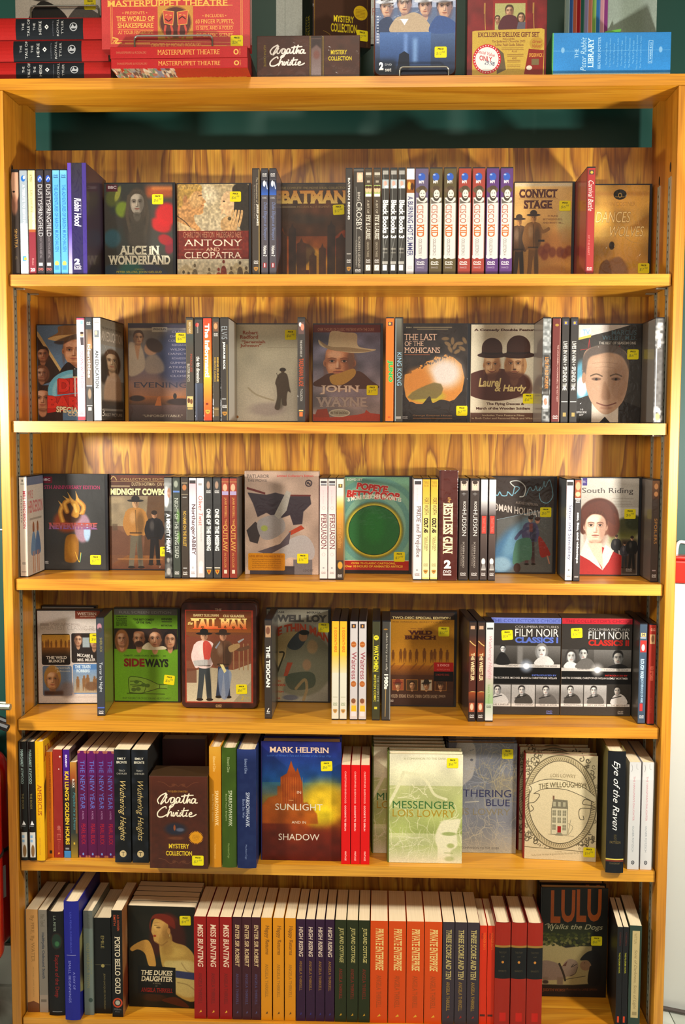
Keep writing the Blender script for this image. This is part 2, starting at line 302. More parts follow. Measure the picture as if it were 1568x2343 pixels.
# ------------------------------------------------------------------ spine prints (units: pixels of the photograph)
SP = {}
def S(name, wd, bg, ops, h=236): SP[name] = (wd, h, bg, ops)
def pic(c, y0, y1, bg, skin='c99a78', hair='2a1e16', x0=None, x1=None):
    w_ = c.sz[0]; x0 = 1 if x0 is None else x0; x1 = w_-1 if x1 is None else x1
    c.r(x0, y0, x1, y1, bg); h = (y1-y0); cx = (x0+x1)/2
    c.e(cx, y0+h*.42, min(w_*.34, h*.36), h*.36, hair, 1, .1); c.e(cx, y0+h*.5, min(w_*.26, h*.28), h*.32, skin, 1, .15); c.e(cx+1, y0+h*.46, 1, 1, '2a1a10', .8, .5); c.e(cx-2, y0+h*.46, 1, 1, '2a1a10', .8, .5)
    c.r(x0, y1-h*.12, x1, y1, bg)
def dv(c, y, col='e6e2de', x0=None, x1=None): c.dvd(c.sz[0]*.2 if x0 is None else x0, y, c.sz[0]*.8 if x1 is None else x1, y+7, col)
def shield(c, y, col='b07a30'): w_ = c.sz[0]; c.p([(w_*.22, y), (w_*.78, y), (w_*.72, y+6), (w_*.5, y+9), (w_*.28, y+6)], col, .9, sm=1); c.r(w_*.35, y+3, w_*.65, y+4.5, '3a2a18', .7)
S('singer', 17, '2b211c', lambda c: (c.e(10, 30, 10, 42, 'b58a70', 1, .3), c.e(6, 48, 3, 2, '1a0e08', 1, .3), c.r(0, 0, 17, 4, '17120f'), c.e(7, 78, 8, 22, '8c5c46', .8, .6), c.v('SINATRA', 133, 176, 'b08540', 5, 12), c.v('S', 195, 203, '6a5a40', 6, 11)))
S('tribute', 18, '8f9aa4', lambda c: (c.g(120, 236, 'a8b4bf', 'eaf2f6'), c.e(9, 18, 5, 7, '1f5fae', 1, .1), c.e(11, 16, 2.5, 4, 'e8f0f8', .9, .2), c.v('A TRIBUTE TO EDITH PIAF', 32, 128, 'f2f4f4', 6, 12, b=.02), c.v('Live at Montreux', 128, 190, 'ffffff', 2, 15, it=.4), c.r(5, 195, 13, 206, '2f86c4'), c.r(8, 198, 14, 204, 'c4a33a')))
S('opera', 17, 'c9c08a', lambda c: (c.r(0, 136, 17, 236, '7d2430'), c.r(0, 134, 17, 140, '9a5028'), c.r(12, 0, 16, 134, 'ddd6a4'), c.v('KTEH', 10, 26, '6e6a44', 4, 10), c.v('Maria Callas', 96, 134, 'fbf6de', 9, 14, b=.02), c.v('Life and Art', 45, 95, '8a8458', 5, 10), c.v('Debut', 200, 216, 'd8b0a8', 7, 11), c.t('20', 3, 222, 14, 230, 'f0e8e4', b=.03)))
S('dusty', 16, '322c30', lambda c: (c.e(8, 19, 5, 8, '2a52b4', 1, .1), c.l([(5, 22), (9, 15), (12, 20)], 1.6, 'dfe8ff'), c.v('DUSTYSPRINGFIELD', 32, 150, 'c9c4c6', 3, 13), c.v('LIVE AT THE ROYAL ALBERT HALL', 152, 200, '8c8489', 5, 11), c.r(3, 210, 12, 217, 'c9c0bd'), c.t('DVD', 2, 222, 13, 228, 'd86a60', b=.02)))
S('azure', 17, '55a0dc', lambda c: (c.g(0, 20, '6fb4ea', '55a0dc'), c.dvd(3, 10, 14, 17, '1c3c66'), c.v('THE ADVENTURES OF BARON MUNCHAUSEN', 32, 185, '2d6ca8', 4, 13, b=.02), c.e(8, 212, 5, 6, 'd0b04a', .9, .3), c.r(3, 216, 13, 226, '3f86c8')))
S('forest', 46, '231a4c', lambda c: (c.r(0, 0, 9, 254, '5a3fa4'), c.g(150, 254, '5a3fa4', 'cfd0ea', 0, 9), c.r(36, 0, 46, 254, '3b2a7a'), c.g(0, 100, '28242e', '28204a', 10, 35), c.v('Robin Hood', 80, 145, 'eeecf4', 15, 32, it=.25, b=.03), c.v('THE ADVENTURES OF', 84, 116, 'a8a0c8', 30, 33), c.t('2', 14, 218, 28, 232, 'ffffff', b=.06), c.dvd(13, 234, 31, 243)), 256)
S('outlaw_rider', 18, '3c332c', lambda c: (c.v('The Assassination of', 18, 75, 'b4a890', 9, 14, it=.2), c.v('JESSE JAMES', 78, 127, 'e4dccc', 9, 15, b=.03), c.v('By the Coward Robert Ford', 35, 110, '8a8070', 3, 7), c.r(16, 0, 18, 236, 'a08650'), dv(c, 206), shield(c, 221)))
S('jazz', 16, '4a444a', lambda c: (c.r(0, 0, 16, 22, '38353a'), c.dvd(3, 9, 13, 16), c.g(24, 58, '24242c', '2e5ab4'), c.e(7, 32, 3, 7, 'f0f0f4', 1, .2), c.l([(11, 28), (14, 44)], 1.5, 'e8e8f0'), c.t('3 DISC', 3, 62, 13, 66, 'ddd'), c.v('Duke Ellington at Newport', 74, 160, '6c7aa6', 3, 13, it=.3), c.v('Volume 2', 172, 196, 'f0eee8', 4, 12, it=.25, b=.02), c.r(4, 211, 12, 222, '8a2c30'), c.l([(8, 213), (8, 220)], 2, 'f2eeee')))
S('bats', 16, '3a332e', lambda c: (c.v('BATMAN BEGINS', 20, 114, 'e8e2d8', 5, 10, b=.03), c.r(3, 190, 13, 192, 'a8a098'), dv(c, 204), shield(c, 221)))
S('crosby', 24, '3a342e', lambda c: (c.r(0, 0, 24, 5, '6a6660', .6), c.r(8, 8, 22, 30, 'c8a68a'), c.e(15, 18, 5, 8, 'e2c4a4', 1, .3), c.v('BING', 52, 72, 'd8cec2', 9, 15), c.v('CROSBY', 74, 138, 'd8cec2', 6, 19), c.v('SCREEN LEGEND', 152, 222, 'bcb2a4', 11, 16), c.v('COLLECTION', 160, 215, '8a8276', 5, 9), dv(c, 226, x0=5, x1=18), c.l([(6, 40), (9, 100), (7, 160), (8, 220)], .8, 'b8b4ac', .7)))
S('comedy', 17, '45392c', lambda c: (c.r(2, 8, 15, 14, 'b8b0a0'), c.t('VIDEO', 2, 15, 15, 19, '8a8270'), c.r(5, 26, 12, 31, '9a907c'), c.r(1, 36, 16, 62, '94a45a'), c.e(5, 47, 4, 6, 'dcae88', 1, .2), c.e(12, 47, 4, 6, 'dcae88', 1, .2), c.e(5, 41, 4, 3, '4a3020'), c.e(12, 41, 4, 3, '4a3020'), c.r(2, 56, 15, 62, 'f2ece4'), c.v('A BIT OF', 70, 100, 'c2b8a4', 5, 10), c.v('FRY & LAURIE', 104, 158, 'eee6d4', 3, 13, sf=1), c.v('SEASON THREE', 164, 198, 'a89e8a', 5, 10), dv(c, 204), c.r(3, 216, 14, 229, 'dcd6cc'), c.l([(5, 227), (11, 218)], .8, '8a8478')))
S('books', 17, '383530', lambda c: (c.r(2, 4, 15, 13, 'c8c4bc', .7), c.r(1, 24, 16, 44, 'a8b2b4'), c.e(8, 33, 4, 6, 'd09c8c', 1, .3), c.e(11, 40, 4, 3, 'eee', .9, .3), c.v('Black Books 3', 70, 156, 'f4f2ec', 2, 15, b=.04), c.r(3, 178, 14, 182, '8a8478', .8), c.r(3, 187, 14, 190, '8a8478', .6), c.r(2, 208, 15, 214, 'bcb8b0', .8), c.r(3, 216, 13, 229, 'e4e0d8'), c.l([(4, 10), (6, 60), (4, 120), (6, 200)], .8, 'd8d8d4', .6), c.l([(12, 150), (4, 205), (10, 225)], .9, 'd8d8d4', .5)))
S('summer', 18, 'ccc8c8', lambda c: (c.r(0, 0, 18, 24, 'e6e4e6'), c.r(0, 24, 18, 54, '8a4c14'), c.e(6, 38, 4, 9, 'd8a040', 1, .4), c.e(13, 40, 4, 8, '3c1c08', 1, .4), c.v('A BURNING HOT SUMMER', 62, 196, '35355e', 2, 15, b=.01), dv(c, 218, 'a8a4a6')))
def cisco(bg, n):
    def f(c):
        c.r(2, 78, 27, 204, 'cdc6bf'); c.p([(1, 204), (6, 207), (12, 203), (18, 207), (27, 205), (27, 198), (1, 198)], 'cdc6bf')
        c.e(14, 19, 8, 9, '2c52a8', 1, .3); c.e(10, 14, 3, 2, 'd4def4', .6, .6); c.t('MPI', 8, 27, 19, 34, 'e6e0dc', b=.02)
        c.e(14, 49, 13, 8, '5e4a34', 1, .15); c.e(15, 44, 8, 5, '4a3a28', 1, .2); c.r(2, 66, 27, 80, 'cdc6bf'); c.e(15, 61, 8, 13, '3c3228', 1, .1); c.e(16, 58, 7, 10, 'd6ccc0', 1, .12)
        c.e(13, 56, 1.2, 1, '221a12'), c.e(19, 56, 1.2, 1, '221a12'); c.e(16, 64, 4, 1.2, '5a4a3c'); c.p([(3, 68), (8, 74), (20, 78), (27, 72), (27, 78), (3, 80)], '4a4036', .8)
        c.v('CISCO', 82, 124, 'a86048', 4, 18, sf=1); c.v('KID', 128, 156, 'b85f24', 4, 20, sf=1, b=.02); c.v('THE', 108, 122, 'b8aca4', 20, 24)
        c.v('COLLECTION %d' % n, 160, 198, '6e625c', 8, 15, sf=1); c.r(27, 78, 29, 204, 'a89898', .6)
        c.dvd(4, 212, 22, 220); c.t('ENHANCED', 5, 224, 21, 228, 'b8b0bc')
    return f
for nm, bg, n in (('cisco1', '5c506c', 1), ('cisco2', '55482a', 2), ('cisco3', '93382c', 3), ('cisco4', '56326a', 4)): S(nm, 29, bg, cisco(bg, n), 240)
S('carnival', 18, '9c2e2c', lambda c: (c.r(0, 0, 3, 236, '7c2422'), c.r(4, 5, 15, 15, '4a3a30'), c.e(10, 10, 3, 3, 'd8a83c', 1, .3), c.v('Carnival Battle', 28, 96, 'ecd6cc', 3, 14, it=.3), c.v('OF THE HEART', 150, 195, 'c08078', 4, 8), dv(c, 222)))
S('downlove', 17, 'f0e2e6', lambda c: (c.r(0, 0, 17, 4, 'c83c5c'), c.r(0, 228, 17, 238, 'c83040'), c.r(9, 6, 15, 14, '7cb0dc'), c.e(12, 38, 4, 5, 'c49070'), c.e(12, 34, 4, 3, '2c1c18'), c.p([(8, 44), (16, 44), (16, 62), (9, 62)], '3c3236'), c.v('DOWN WITH LOVE', 76, 162, 'c2384e', 7, 14), c.g(180, 228, 'f0e2e6', 'f2b4c0'), dv(c, 216, '777')))
S('identities', 15, '6c5a4c', lambda c: (c.r(0, 0, 15, 26, '2c3034'), dv(c, 9), c.g(26, 70, '54402e', 'c08a5c', 5, 15), c.v('identities', 60, 138, 'f2eae0', 4, 11, b=.02), c.r(0, 155, 15, 236, '34302e'), c.r(1, 156, 14, 157.5, 'ddd'), c.e(8, 175, 4, 12, 'a08468', .8, .5), c.r(1, 202, 14, 203.5, 'ddd'), c.r(4, 206, 12, 214, 'c0b8ac')))
S('school', 17, 'dcdad8', lambda c: (c.dvd(3, 5, 14, 11, '6a6462'), c.r(3, 28, 14, 44, '6e7478'), c.e(7, 34, 3, 5, 'c8a890', 1, .3), c.g(44, 74, 'dcc0a4', 'e2dcd8', 3, 14), c.v('AN EDUCATION', 74, 162, '34363c', 4, 12, b=.03), c.v('INCLUDES', 190, 215, '9a9690', 7, 11)))
S('buster', 18, '453d34', lambda c: (c.r(2, 4, 16, 36, '8a6e3e'), c.v('NEW | NEW', 9, 34, 'e0d8c4', 5, 11), c.g(36, 70, '3c4440', '453d34'), c.v('BUSTER BOYS', 105, 146, 'c8c0b0', 2, 8), c.v('MARQUEE', 82, 124, '9c3c28', 8, 14), c.r(2, 180, 16, 205, 'c8a86c'), c.e(6, 190, 3, 6, '5c3420'), c.e(12, 192, 3, 6, '6c4428'), c.r(3, 206, 15, 211, 'a08850')))
S('dimension', 18, '3d3833', lambda c: (c.r(0, 0, 18, 3, '201c1a'), c.e(6, 15, 4, 5, 'b03028'), c.v('Dimensions', 12, 34, 'c8c0b8', 5, 9), c.v('the 4th dimension', 88, 148, 'e8e2d8', 3, 11, b=.02), c.g(150, 236, '3d4454', '2c2830'), c.r(2, 150, 5, 236, '6c7488', .5)))
S('informer', 19, 'd85420', lambda c: (c.g(0, 80, 'd83c24', 'e07428'), c.g(80, 140, 'e07428', 'e8b034'), c.g(140, 236, 'e8a830', 'c83c1c'), c.v('The Informant!', 12, 136, 'fbf0e4', 3, 14, b=.05), c.r(5, 195, 11, 200, '7c2c14'), shield(c, 212, 'd8a03c')))
S('irene', 15, '40382f', lambda c: (c.r(2, 8, 13, 30, '6c4a34'), c.e(7, 18, 4, 7, 'c08a5c', 1, .3), dv(c, 34), c.v('IRENE DUNNE', 90, 146, 'cca23a', 9, 13, b=.02), c.v('ROMANCE CLASSICS', 90, 146, 'b89234', 3, 7, b=.02), c.r(2, 205, 13, 226, '6c5634', .8), c.r(2, 209, 13, 210, 'c8b070')))
S('jailhouse', 18, '352f2b', lambda c: (c.v('ELVIS', 18, 48, '8c9298', 2, 15), c.v('JAILHOUSE ROCK', 54, 118, 'ece8e0', 4, 10, b=.05), c.r(14, 60, 15.5, 236, 'a08648', .8), c.r(3, 185, 12, 187, 'aaa'), dv(c, 200), shield(c, 216)))
S('hothouse', 17, '38322e', lambda c: (c.r(2, 8, 15, 36, '5c4440'), c.e(6, 14, 3, 5, 'e4d8cc', 1, .3), c.e(11, 20, 4, 8, 'c07c64', 1, .3), c.v('THE ADVENTURES OF', 50, 88, 'dcd4c8', 5, 10), c.v('TARZANIAN BLADE', 92, 156, 'a8401c', 3, 13, b=.02), c.v('TV COLLECTION', 162, 190, 'd8d0c4', 6, 11), c.r(3, 211, 13, 214, 'c8a860'), c.r(4, 216, 12, 226, 'c0642c')))
S('juno', 17, 'd9691e', lambda c: (c.r(4, 8, 14, 17, '5a3c38'), c.e(8, 12, 2.5, 3, 'd8b04c'), c.v('JUNO', 96, 146, '2f9a44', 3, 15, b=.04, o='7cc878', ow=.5), c.r(5, 225, 11, 229, 'b04c18')))
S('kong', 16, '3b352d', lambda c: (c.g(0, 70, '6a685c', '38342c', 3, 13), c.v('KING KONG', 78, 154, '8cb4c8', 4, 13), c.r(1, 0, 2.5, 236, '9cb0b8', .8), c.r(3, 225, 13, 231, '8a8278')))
S('wrapnoir', 18, '3a3a38', lambda c: (c.r(0, 0, 18, 78, '6c6e6c'), c.n(5, .5, 'd8dada', 3), c.r(2, 84, 16, 175, '35302c'), c.v('LOVE IN BED FOREVER', 88, 160, 'b87430', 5, 13, b=.03, it=.2), c.r(2, 176, 15, 206, 'c8bcb4'), c.e(8, 190, 4, 8, 'b87860', 1, .2), c.n(6, .25, 'e8e8e4', 5)))
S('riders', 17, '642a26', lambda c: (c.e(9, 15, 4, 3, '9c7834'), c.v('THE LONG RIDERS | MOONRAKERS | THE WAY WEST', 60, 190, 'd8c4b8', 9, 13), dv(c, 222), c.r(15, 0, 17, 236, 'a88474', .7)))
S('splendid', 16, '34302d', lambda c: (c.r(4, 6, 13, 15, '4a4a6c'), c.e(8, 10, 2.5, 3, 'c89c3c'), c.v('LIVES IN VAIN + SPLENDID TIME', 52, 164, 'd8d2c8', 3, 12, b=.02), c.r(1, 189, 15, 191, 'c8c4c0'), c.r(5, 215, 12, 224, 'a08a50')))
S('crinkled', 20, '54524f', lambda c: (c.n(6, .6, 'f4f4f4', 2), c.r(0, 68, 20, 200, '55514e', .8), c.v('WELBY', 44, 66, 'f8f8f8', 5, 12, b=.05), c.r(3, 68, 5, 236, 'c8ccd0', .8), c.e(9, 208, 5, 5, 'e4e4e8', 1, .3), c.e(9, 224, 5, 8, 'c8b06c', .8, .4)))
S('henderson', 18, 'cfc7ba', lambda c: (c.g(0, 236, 'd2cabd', 'c6b4a2'), c.e(8, 8, 1.5, 3, '554'), c.r(4, 15, 12, 17, '665', .8), c.v('MRS HENDERSON', 33, 122, 'a4283c', 8, 15, b=.01), c.v('PRESENTS', 45, 108, '5c5450', 3, 6), c.dvd(5, 203, 13, 208, '554e4c'), c.r(3, 225, 14, 227, '8a7e74')))
S('heart', 17, '2c2a28', lambda c: (c.r(0, 0, 17, 78, '6c6c6a'), c.e(5, 45, 6, 24, 'd4d2ce', 1, .4), c.e(11, 35, 4, 12, '9c6c54', .9, .4), c.v('A MIGHTY HEART', 84, 178, 'f2efe8', 4, 13, b=.05), c.e(8, 195, 3, 6, 'a8a090', .6, .5), c.n(7, .3, 'e4e4e0', 4), c.e(9, 222, 5, 8, 'd0ccc4', .6, .6)))
S('livingdead', 18, '3c4038', lambda c: (c.e(8, 14, 5, 8, 'a0a494', .8, .5), c.r(1, 30, 17, 34, '5a78b4'), c.e(13, 90, 4, 16, '5c8838', .7, .8), c.e(14, 140, 4, 14, '5c8838', .7, .8), c.v('NIGHT OF THE LIVING DEAD', 48, 190, 'c2c4b8', 4, 13, sf=1), dv(c, 222)))
S('bullet', 17, '3e342c', lambda c: (c.r(2, 10, 15, 13, '8a7860'), c.e(8, 22, 5, 7, 'a86c40', 1, .4), c.r(1, 38, 16, 39, 'b0a080'), c.l([(4, 45), (13, 45)], 1, 'ccc'), c.v('NO NAME ON THE BULLET', 78, 162, 'b8923c', 4, 12, b=.03), c.r(4, 213, 13, 215, 'bbb'), dv(c, 223)))
S('abbey', 17, 'ded2d4', lambda c: (c.r(1, 5, 16, 13, '3a3436'), c.g(13, 60, 'dca8b0', 'e2d6d8'), c.v('Jane Austen', 22, 44, 'c8b4b8', 6, 11), c.v('NorthangerABBEY', 62, 182, '3a1c24', 3, 15, b=.01), c.r(7, 210, 9, 215, '888'), c.dvd(4, 222, 13, 228, '8a8082')))
S('twist', 17, 'c8c0bd', lambda c: (c.g(0, 236, 'd8d2d0', 'bcb2ae'), c.r(4, 12, 12, 17, '9a9290'), c.v('Oliver Twist', 42, 112, 'a83c30', 4, 13, it=.1), c.v('A Roman Polanski film', 112, 150, '9a8e8a', 8, 12), c.e(9, 205, 5, 9, 'd8ccc8', 1, .5), c.r(4, 210, 13, 226, 'dedad6')))
S('missing', 17, '383635', lambda c: (c.e(8, 16, 4, 9, '9a7c68', 1, .5), dv(c, 28), c.v('ONE OF THE MISSING', 72, 172, 'dedad2', 3, 13, b=.05), c.r(2, 211, 15, 214, 'b8b0a0'), c.p([(3, 217), (14, 217), (12, 224), (8.5, 229), (5, 224)], 'b8862c'), c.p([(6, 219), (11, 219), (8.5, 226)], '9c2c1c')))
S('outlaw', 17, '7e3022', lambda c: (c.r(0, 0, 17, 32, '8e3c2c'), c.e(8, 22, 5, 9, 'd09c7c', 1, .3), c.r(1, 31, 16, 40, '9c8cac'), c.r(0, 8, 17, 9, 'b08c50'), c.v('JANE RUSSELL THE', 46, 112, 'c89c4c', 5, 11, sf=1), c.v('OUTLAW', 112, 176, 'c89c4c', 3, 13, sf=1), c.v('IN COLOR!', 180, 216, 'c0924c', 5, 10), c.r(5, 221, 12, 230, 'c8b8a0')), 240)
S('persuasion', 18, 'dcc8c0', lambda c: (c.r(2, 5, 16, 16, '4a4244'), c.r(2, 11, 16, 13, 'ddd'), c.g(17, 86, 'e2b0b0', 'dccac4'), c.v('Jane Austen', 26, 60, 'd09ca0', 5, 10), c.l([(5, 70), (9, 66), (13, 70), (9, 74), (5, 70)], .8, 'b8a09c'), c.v('PERSUASION', 86, 168, '5a141c', 3, 15, sf=1), c.r(2, 85, 16, 86.5, '5a141c'), c.l([(5, 182), (9, 178), (13, 182), (9, 186), (5, 182)], .8, 'b8a09c'), c.r(7, 213, 11, 216, '888'), c.dvd(4, 224, 14, 229, '8a7c78')), 240)
S('pirates', 17, 'dcd2c0', lambda c: (c.r(4, 12, 14, 21, '5c4c38'), c.e(9, 16, 2, 3, 'd8b04c'), c.g(40, 70, 'e8d8b4', 'dc9c34'), c.g(70, 196, 'd89838', '6c4424'), c.v('Pirates of the Caribou', 82, 166, 'c08a48', 4, 13, it=.2), c.r(0, 196, 17, 240, '3c3026'), c.e(9, 208, 6, 9, 'c88c34', 1, .4), dv(c, 230)), 240)
S('prejudice', 19, 'dad0cc', lambda c: (c.r(2, 4, 17, 12, '3a3638'), c.g(12, 60, 'e0bcc0', 'dcd4d0'), c.v('Jane Austen', 20, 52, 'c8acac', 5, 10), c.v('PRIDE and Prejudice', 64, 184, '4c2c2c', 4, 16, sf=1), c.r(7, 213, 11, 216, '888'), c.dvd(4, 222, 15, 228, '6a5c5a')))
S('fortworth', 18, 'd8c070', lambda c: (c.g(0, 60, 'c89c24', 'd4b04c'), c.g(60, 236, 'd8bc64', 'dcd0a0'), c.t('TRIPLE', 3, 5, 15, 11, '7c6424'), c.t('FEATURE', 3, 13, 15, 18, '7c6424'), c.v('FORT WORTH', 44, 84, '4a3420', 4, 14), c.v('COLT .45', 92, 128, '2a2018', 3, 14, b=.06), c.v('TALL MAN', 136, 172, '5c4a30', 9, 13), c.v('RIDING', 140, 168, '5c4a30', 4, 8), dv(c, 202, '8a7a50'), shield(c, 218, 'b07a30')), 240)
S('restless', 43, '4a1e18', lambda c: (c.r(0, 0, 4, 252, '3a1814'), c.r(8, 0, 9, 252, '6c3c34', .7), c.n(9, .12, '7a4438', 2), c.v('the', 62, 74, 'd8a850', 20, 28, it=.3), c.v('RESTLESS GUN', 76, 190, 'f0dcac', 10, 32, b=.04, sf=1), c.t('2', 13, 206, 29, 226, 'f6f0e4', b=.06), c.dvd(11, 230, 30, 242)), 254)
S('hudson', 22, '3b302b', lambda c: (c.r(3, 4, 20, 26, 'b8a89c'), c.e(11, 15, 6, 10, 'd4b8a0', 1, .2), c.e(11, 7, 6, 4, '3a2c24'), c.e(9, 13, 1, 1, '221'), c.e(14, 13, 1, 1, '221'), c.l([(6, 34), (16, 34)], 1, 'ccc', .8), c.l([(11, 30), (11, 38)], .8, 'ccc', .8), c.v('ROCK', 52, 72, 'dcd4cc', 9, 15, b=.02), c.v('HUDSON', 72, 134, 'dcd4cc', 7, 17), c.v('SCREEN LEGEND', 148, 210, 'c0b4a8', 9, 13), c.v('COLLECTION', 155, 205, '9a8c80', 4, 7), dv(c, 222)), 238)
S('whiteblack', 17, '443834', lambda c: (c.r(0, 0, 17, 46, 'd8d4d2'), c.g(46, 84, 'd8d4d2', '564a48'), c.r(3, 86, 14, 128, 'c83c30'), c.v('THAT TRAIL', 90, 125, 'ec7468', 5, 11), c.g(130, 188, '54443e', '3c302c'), c.e(8, 195, 5, 8, 'd0ccc8', 1, .3), c.p([(3, 214), (6, 200), (12, 202), (15, 214)], '8a8480'), c.r(3, 212, 14, 216, 'aaa49e'), dv(c, 222)), 238)
S('sense', 17, 'e0dad6', lambda c: (c.r(1, 4, 16, 13, '34302f'), c.g(14, 60, 'e4bcc2', 'e2dcd8'), c.v('Jane Austen', 22, 50, 'ccb0b2', 5, 10), c.v('Sense and Sensibility', 58, 188, '3c3c60', 3, 14), c.r(7, 210, 11, 214, '777'), c.dvd(4, 223, 14, 228, '555')))
S('tapes', 16, '362f2e', lambda c: (c.r(0, 0, 16, 42, '8c4428'), c.e(8, 14, 6, 10, 'dca078', .9, .4), c.e(8, 33, 6, 6, 'e4b08c', .9, .4), c.r(1, 43, 15, 45, 'eee'), dv(c, 46), c.v('sex, lies, and videotape', 76, 196, 'e8e4dc', 5, 12, b=.05), c.r(3, 226, 13, 230, '8a8480')))
S('spoilers', 18, '41342d', lambda c: (c.g(0, 44, '7c5434', '4c3428'), c.e(9, 14, 5, 7, 'c88c58', .9, .3), c.e(9, 32, 5, 6, 'c88c58', .9, .3), c.v('SPOILERS', 90, 150, 'b8803c', 6, 13), c.r(4, 212, 13, 215, '988'), dv(c, 223)), 238)
S('terror', 17, '34373e', lambda c: (c.e(7, 20, 5, 8, 'a8747c', 1, .4), c.e(8, 28, 4, 6, '3c3436', 1, .4), c.v('SHERLOCK', 46, 80, '9a8c4c', 7, 12), c.v('Terror by Night', 104, 174, 'd8dce0', 4, 12), c.r(1, 210, 16, 213, '4a60b0'), dv(c, 219)), 228)
S('texican', 17, '352d28', lambda c: (c.r(2, 12, 15, 40, 'a88464'), c.e(8, 24, 5, 9, '6c4432', 1, .4), c.v('THE TEXICAN', 60, 158, 'e0dcd4', 3, 13, b=.05), c.l([(10, 208), (6, 216), (12, 216)], 2, 'dcd8d0'), c.r(4, 219, 12, 221, '999')), 230)
S('godfathers', 17, 'cfc8b4', lambda c: (c.g(0, 90, 'dfa424', 'e0b83c'), c.g(80, 120, 'd8b048', 'd0c4a0'), c.v('3 GODFATHERS', 14, 72, 'd86c20', 5, 12, b=.03), c.r(3, 176, 14, 178, 'b0a890'), dv(c, 190, '7c8460'), shield(c, 206, 'b88440')), 228)
S('waitress', 17, 'bfb6b4', lambda c: (c.r(3, 6, 13, 16, '3c2c2c'), c.e(8, 11, 2, 3, 'c8863c'), c.e(8, 54, 6, 7, 'a85c28'), c.l([(4, 54), (12, 54)], 1, 'd8a060'), c.v('Waitress', 72, 136, '8a2c38', 3, 14), c.e(8, 147, 6, 7, 'a85c28'), c.l([(4, 147), (12, 147)], 1, 'd8a060'), c.r(2, 182, 15, 225, 'c8b090'), c.e(9, 190, 4, 6, 'd0a080'), c.e(8, 187, 5, 6, '6c3418', .8), c.p([(4, 198), (14, 198), (15, 212), (3, 212)], 'd8a824'), c.r(3, 212, 14, 224, 'd0c8c8')), 230)
S('watch', 18, '3a3824', lambda c: (c.e(9, 38, 6, 6, 'd8c42c'), c.l([(6, 38), (12, 36)], 1.4, '3a3824'), c.r(1, 30, 3, 120, 'a89c2c', .6), c.v('WATCHMEN', 56, 118, 'dccc2c', 3, 14, b=.03), c.v('MOTION COMIC', 126, 190, 'c8b82c', 3, 9, b=.02), c.v('THE COMPLETE', 128, 190, 'a8a488', 11, 15), c.r(5, 202, 12, 208, 'c8b82c')), 232)
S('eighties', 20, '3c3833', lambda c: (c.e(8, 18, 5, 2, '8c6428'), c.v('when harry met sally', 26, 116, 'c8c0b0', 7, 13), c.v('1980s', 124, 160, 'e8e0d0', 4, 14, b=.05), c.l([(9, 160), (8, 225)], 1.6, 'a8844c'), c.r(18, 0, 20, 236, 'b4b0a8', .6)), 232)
S('wrestler', 17, '4a2015', lambda c: (c.r(0, 0, 17, 30, '34241c'), c.r(3, 8, 13, 16, 'b08a6c'), c.g(30, 80, '34201a', '8a3c18'), c.l([(2, 44), (8, 50), (15, 55)], 2, 'f0c874', .9, b=1), c.v('THE WRESTLER', 72, 138, 'dcc090', 4, 13, b=.04), c.l([(2, 166), (9, 164), (16, 165)], 2, 'f4cc78', .9, b=1), c.g(165, 190, '8a3c18', '3c1c14'), c.r(2, 190, 14, 212, '9c4c30'), c.e(8, 200, 4, 8, 'd8b090', 1, .4), c.r(0, 212, 17, 232, '2c201c'), dv(c, 219)), 232)
S('heights', 17, 'bcbcb4', lambda c: (c.g(0, 130, 'c8ccc8', 'c0a8a4'), c.g(130, 190, 'b8a89c', '86a46c'), c.g(190, 232, 'a0ac90', 'ccc8c4'), c.r(2, 12, 15, 16, '3c3c3c'), c.v('Wuthering Heights', 32, 134, 'b87c80', 4, 13, it=.3), c.v('Laura Wood', 146, 190, '6c8c4c', 5, 10), c.dvd(3, 195, 13, 200, '4c4c44')), 230)
S('history', 18, '38485a', lambda c: (c.r(3, 20, 15, 29, 'd8a86c'), c.t('H', 6, 21, 12, 28, '2c3c4c', b=.04), c.r(2, 31, 15, 33, 'ddd'), c.r(2, 38, 17, 66, 'b82c28'), c.e(9, 55, 4, 8, 'e4d8cc', 1, .3), c.v('ROUGH WAR', 82, 128, 'b8d0e0', 3, 12, b=.03), c.v('BROTHERHOOD OF ARMS', 128, 186, 'a4c0d4', 5, 11, b=.02), c.r(4, 188, 11, 206, 'b83030'), dv(c, 216)), 234)
S('blood', 18, '97291d', lambda c: (c.dvd(3, 8, 15, 14, 'd8a088'), c.r(2, 22, 15, 44, 'b89468'), c.e(9, 32, 4, 8, '6c4430', .8, .4), c.v('RED SEPTEMBER', 96, 130, 'd86c54', 4, 12, b=.03), c.v('STORIES', 170, 205, 'b84c38', 5, 10)), 230)
S('poems', 19, '13110f', lambda c: (c.v('MARGARET ATWOOD', 18, 96, 'a8c4bc', 5, 11, sf=1), c.r(2, 2, 3.5, 200, '7c9094', .6), c.v('THE DOOR', 118, 154, '8a7c44', 6, 11), c.p([(6, 190), (10, 180), (15, 190)], 'ddd'), c.r(4, 192, 14, 194, '777'), c.r(4, 207, 17, 265, 'c8c4bc'), c.r(5, 214, 11, 220, '7ca0c0'), c.r(5, 224, 11, 230, '7ca0c0'), c.e(11, 250, 4, 14, '7c5a34', 1, .3)), 272)
S('america', 25, 'dba412', lambda c: (c.v('LAWRENCE FERLINGHETTI', 12, 92, 'c08a20', 6, 12), c.v('AMERICUS', 100, 170, '8c3418', 6, 18, sf=1), c.v('BOOK 1', 176, 210, 'c0902c', 8, 13), c.v('NEW DIRECTIONS', 222, 262, 'b07820', 8, 13)), 275)
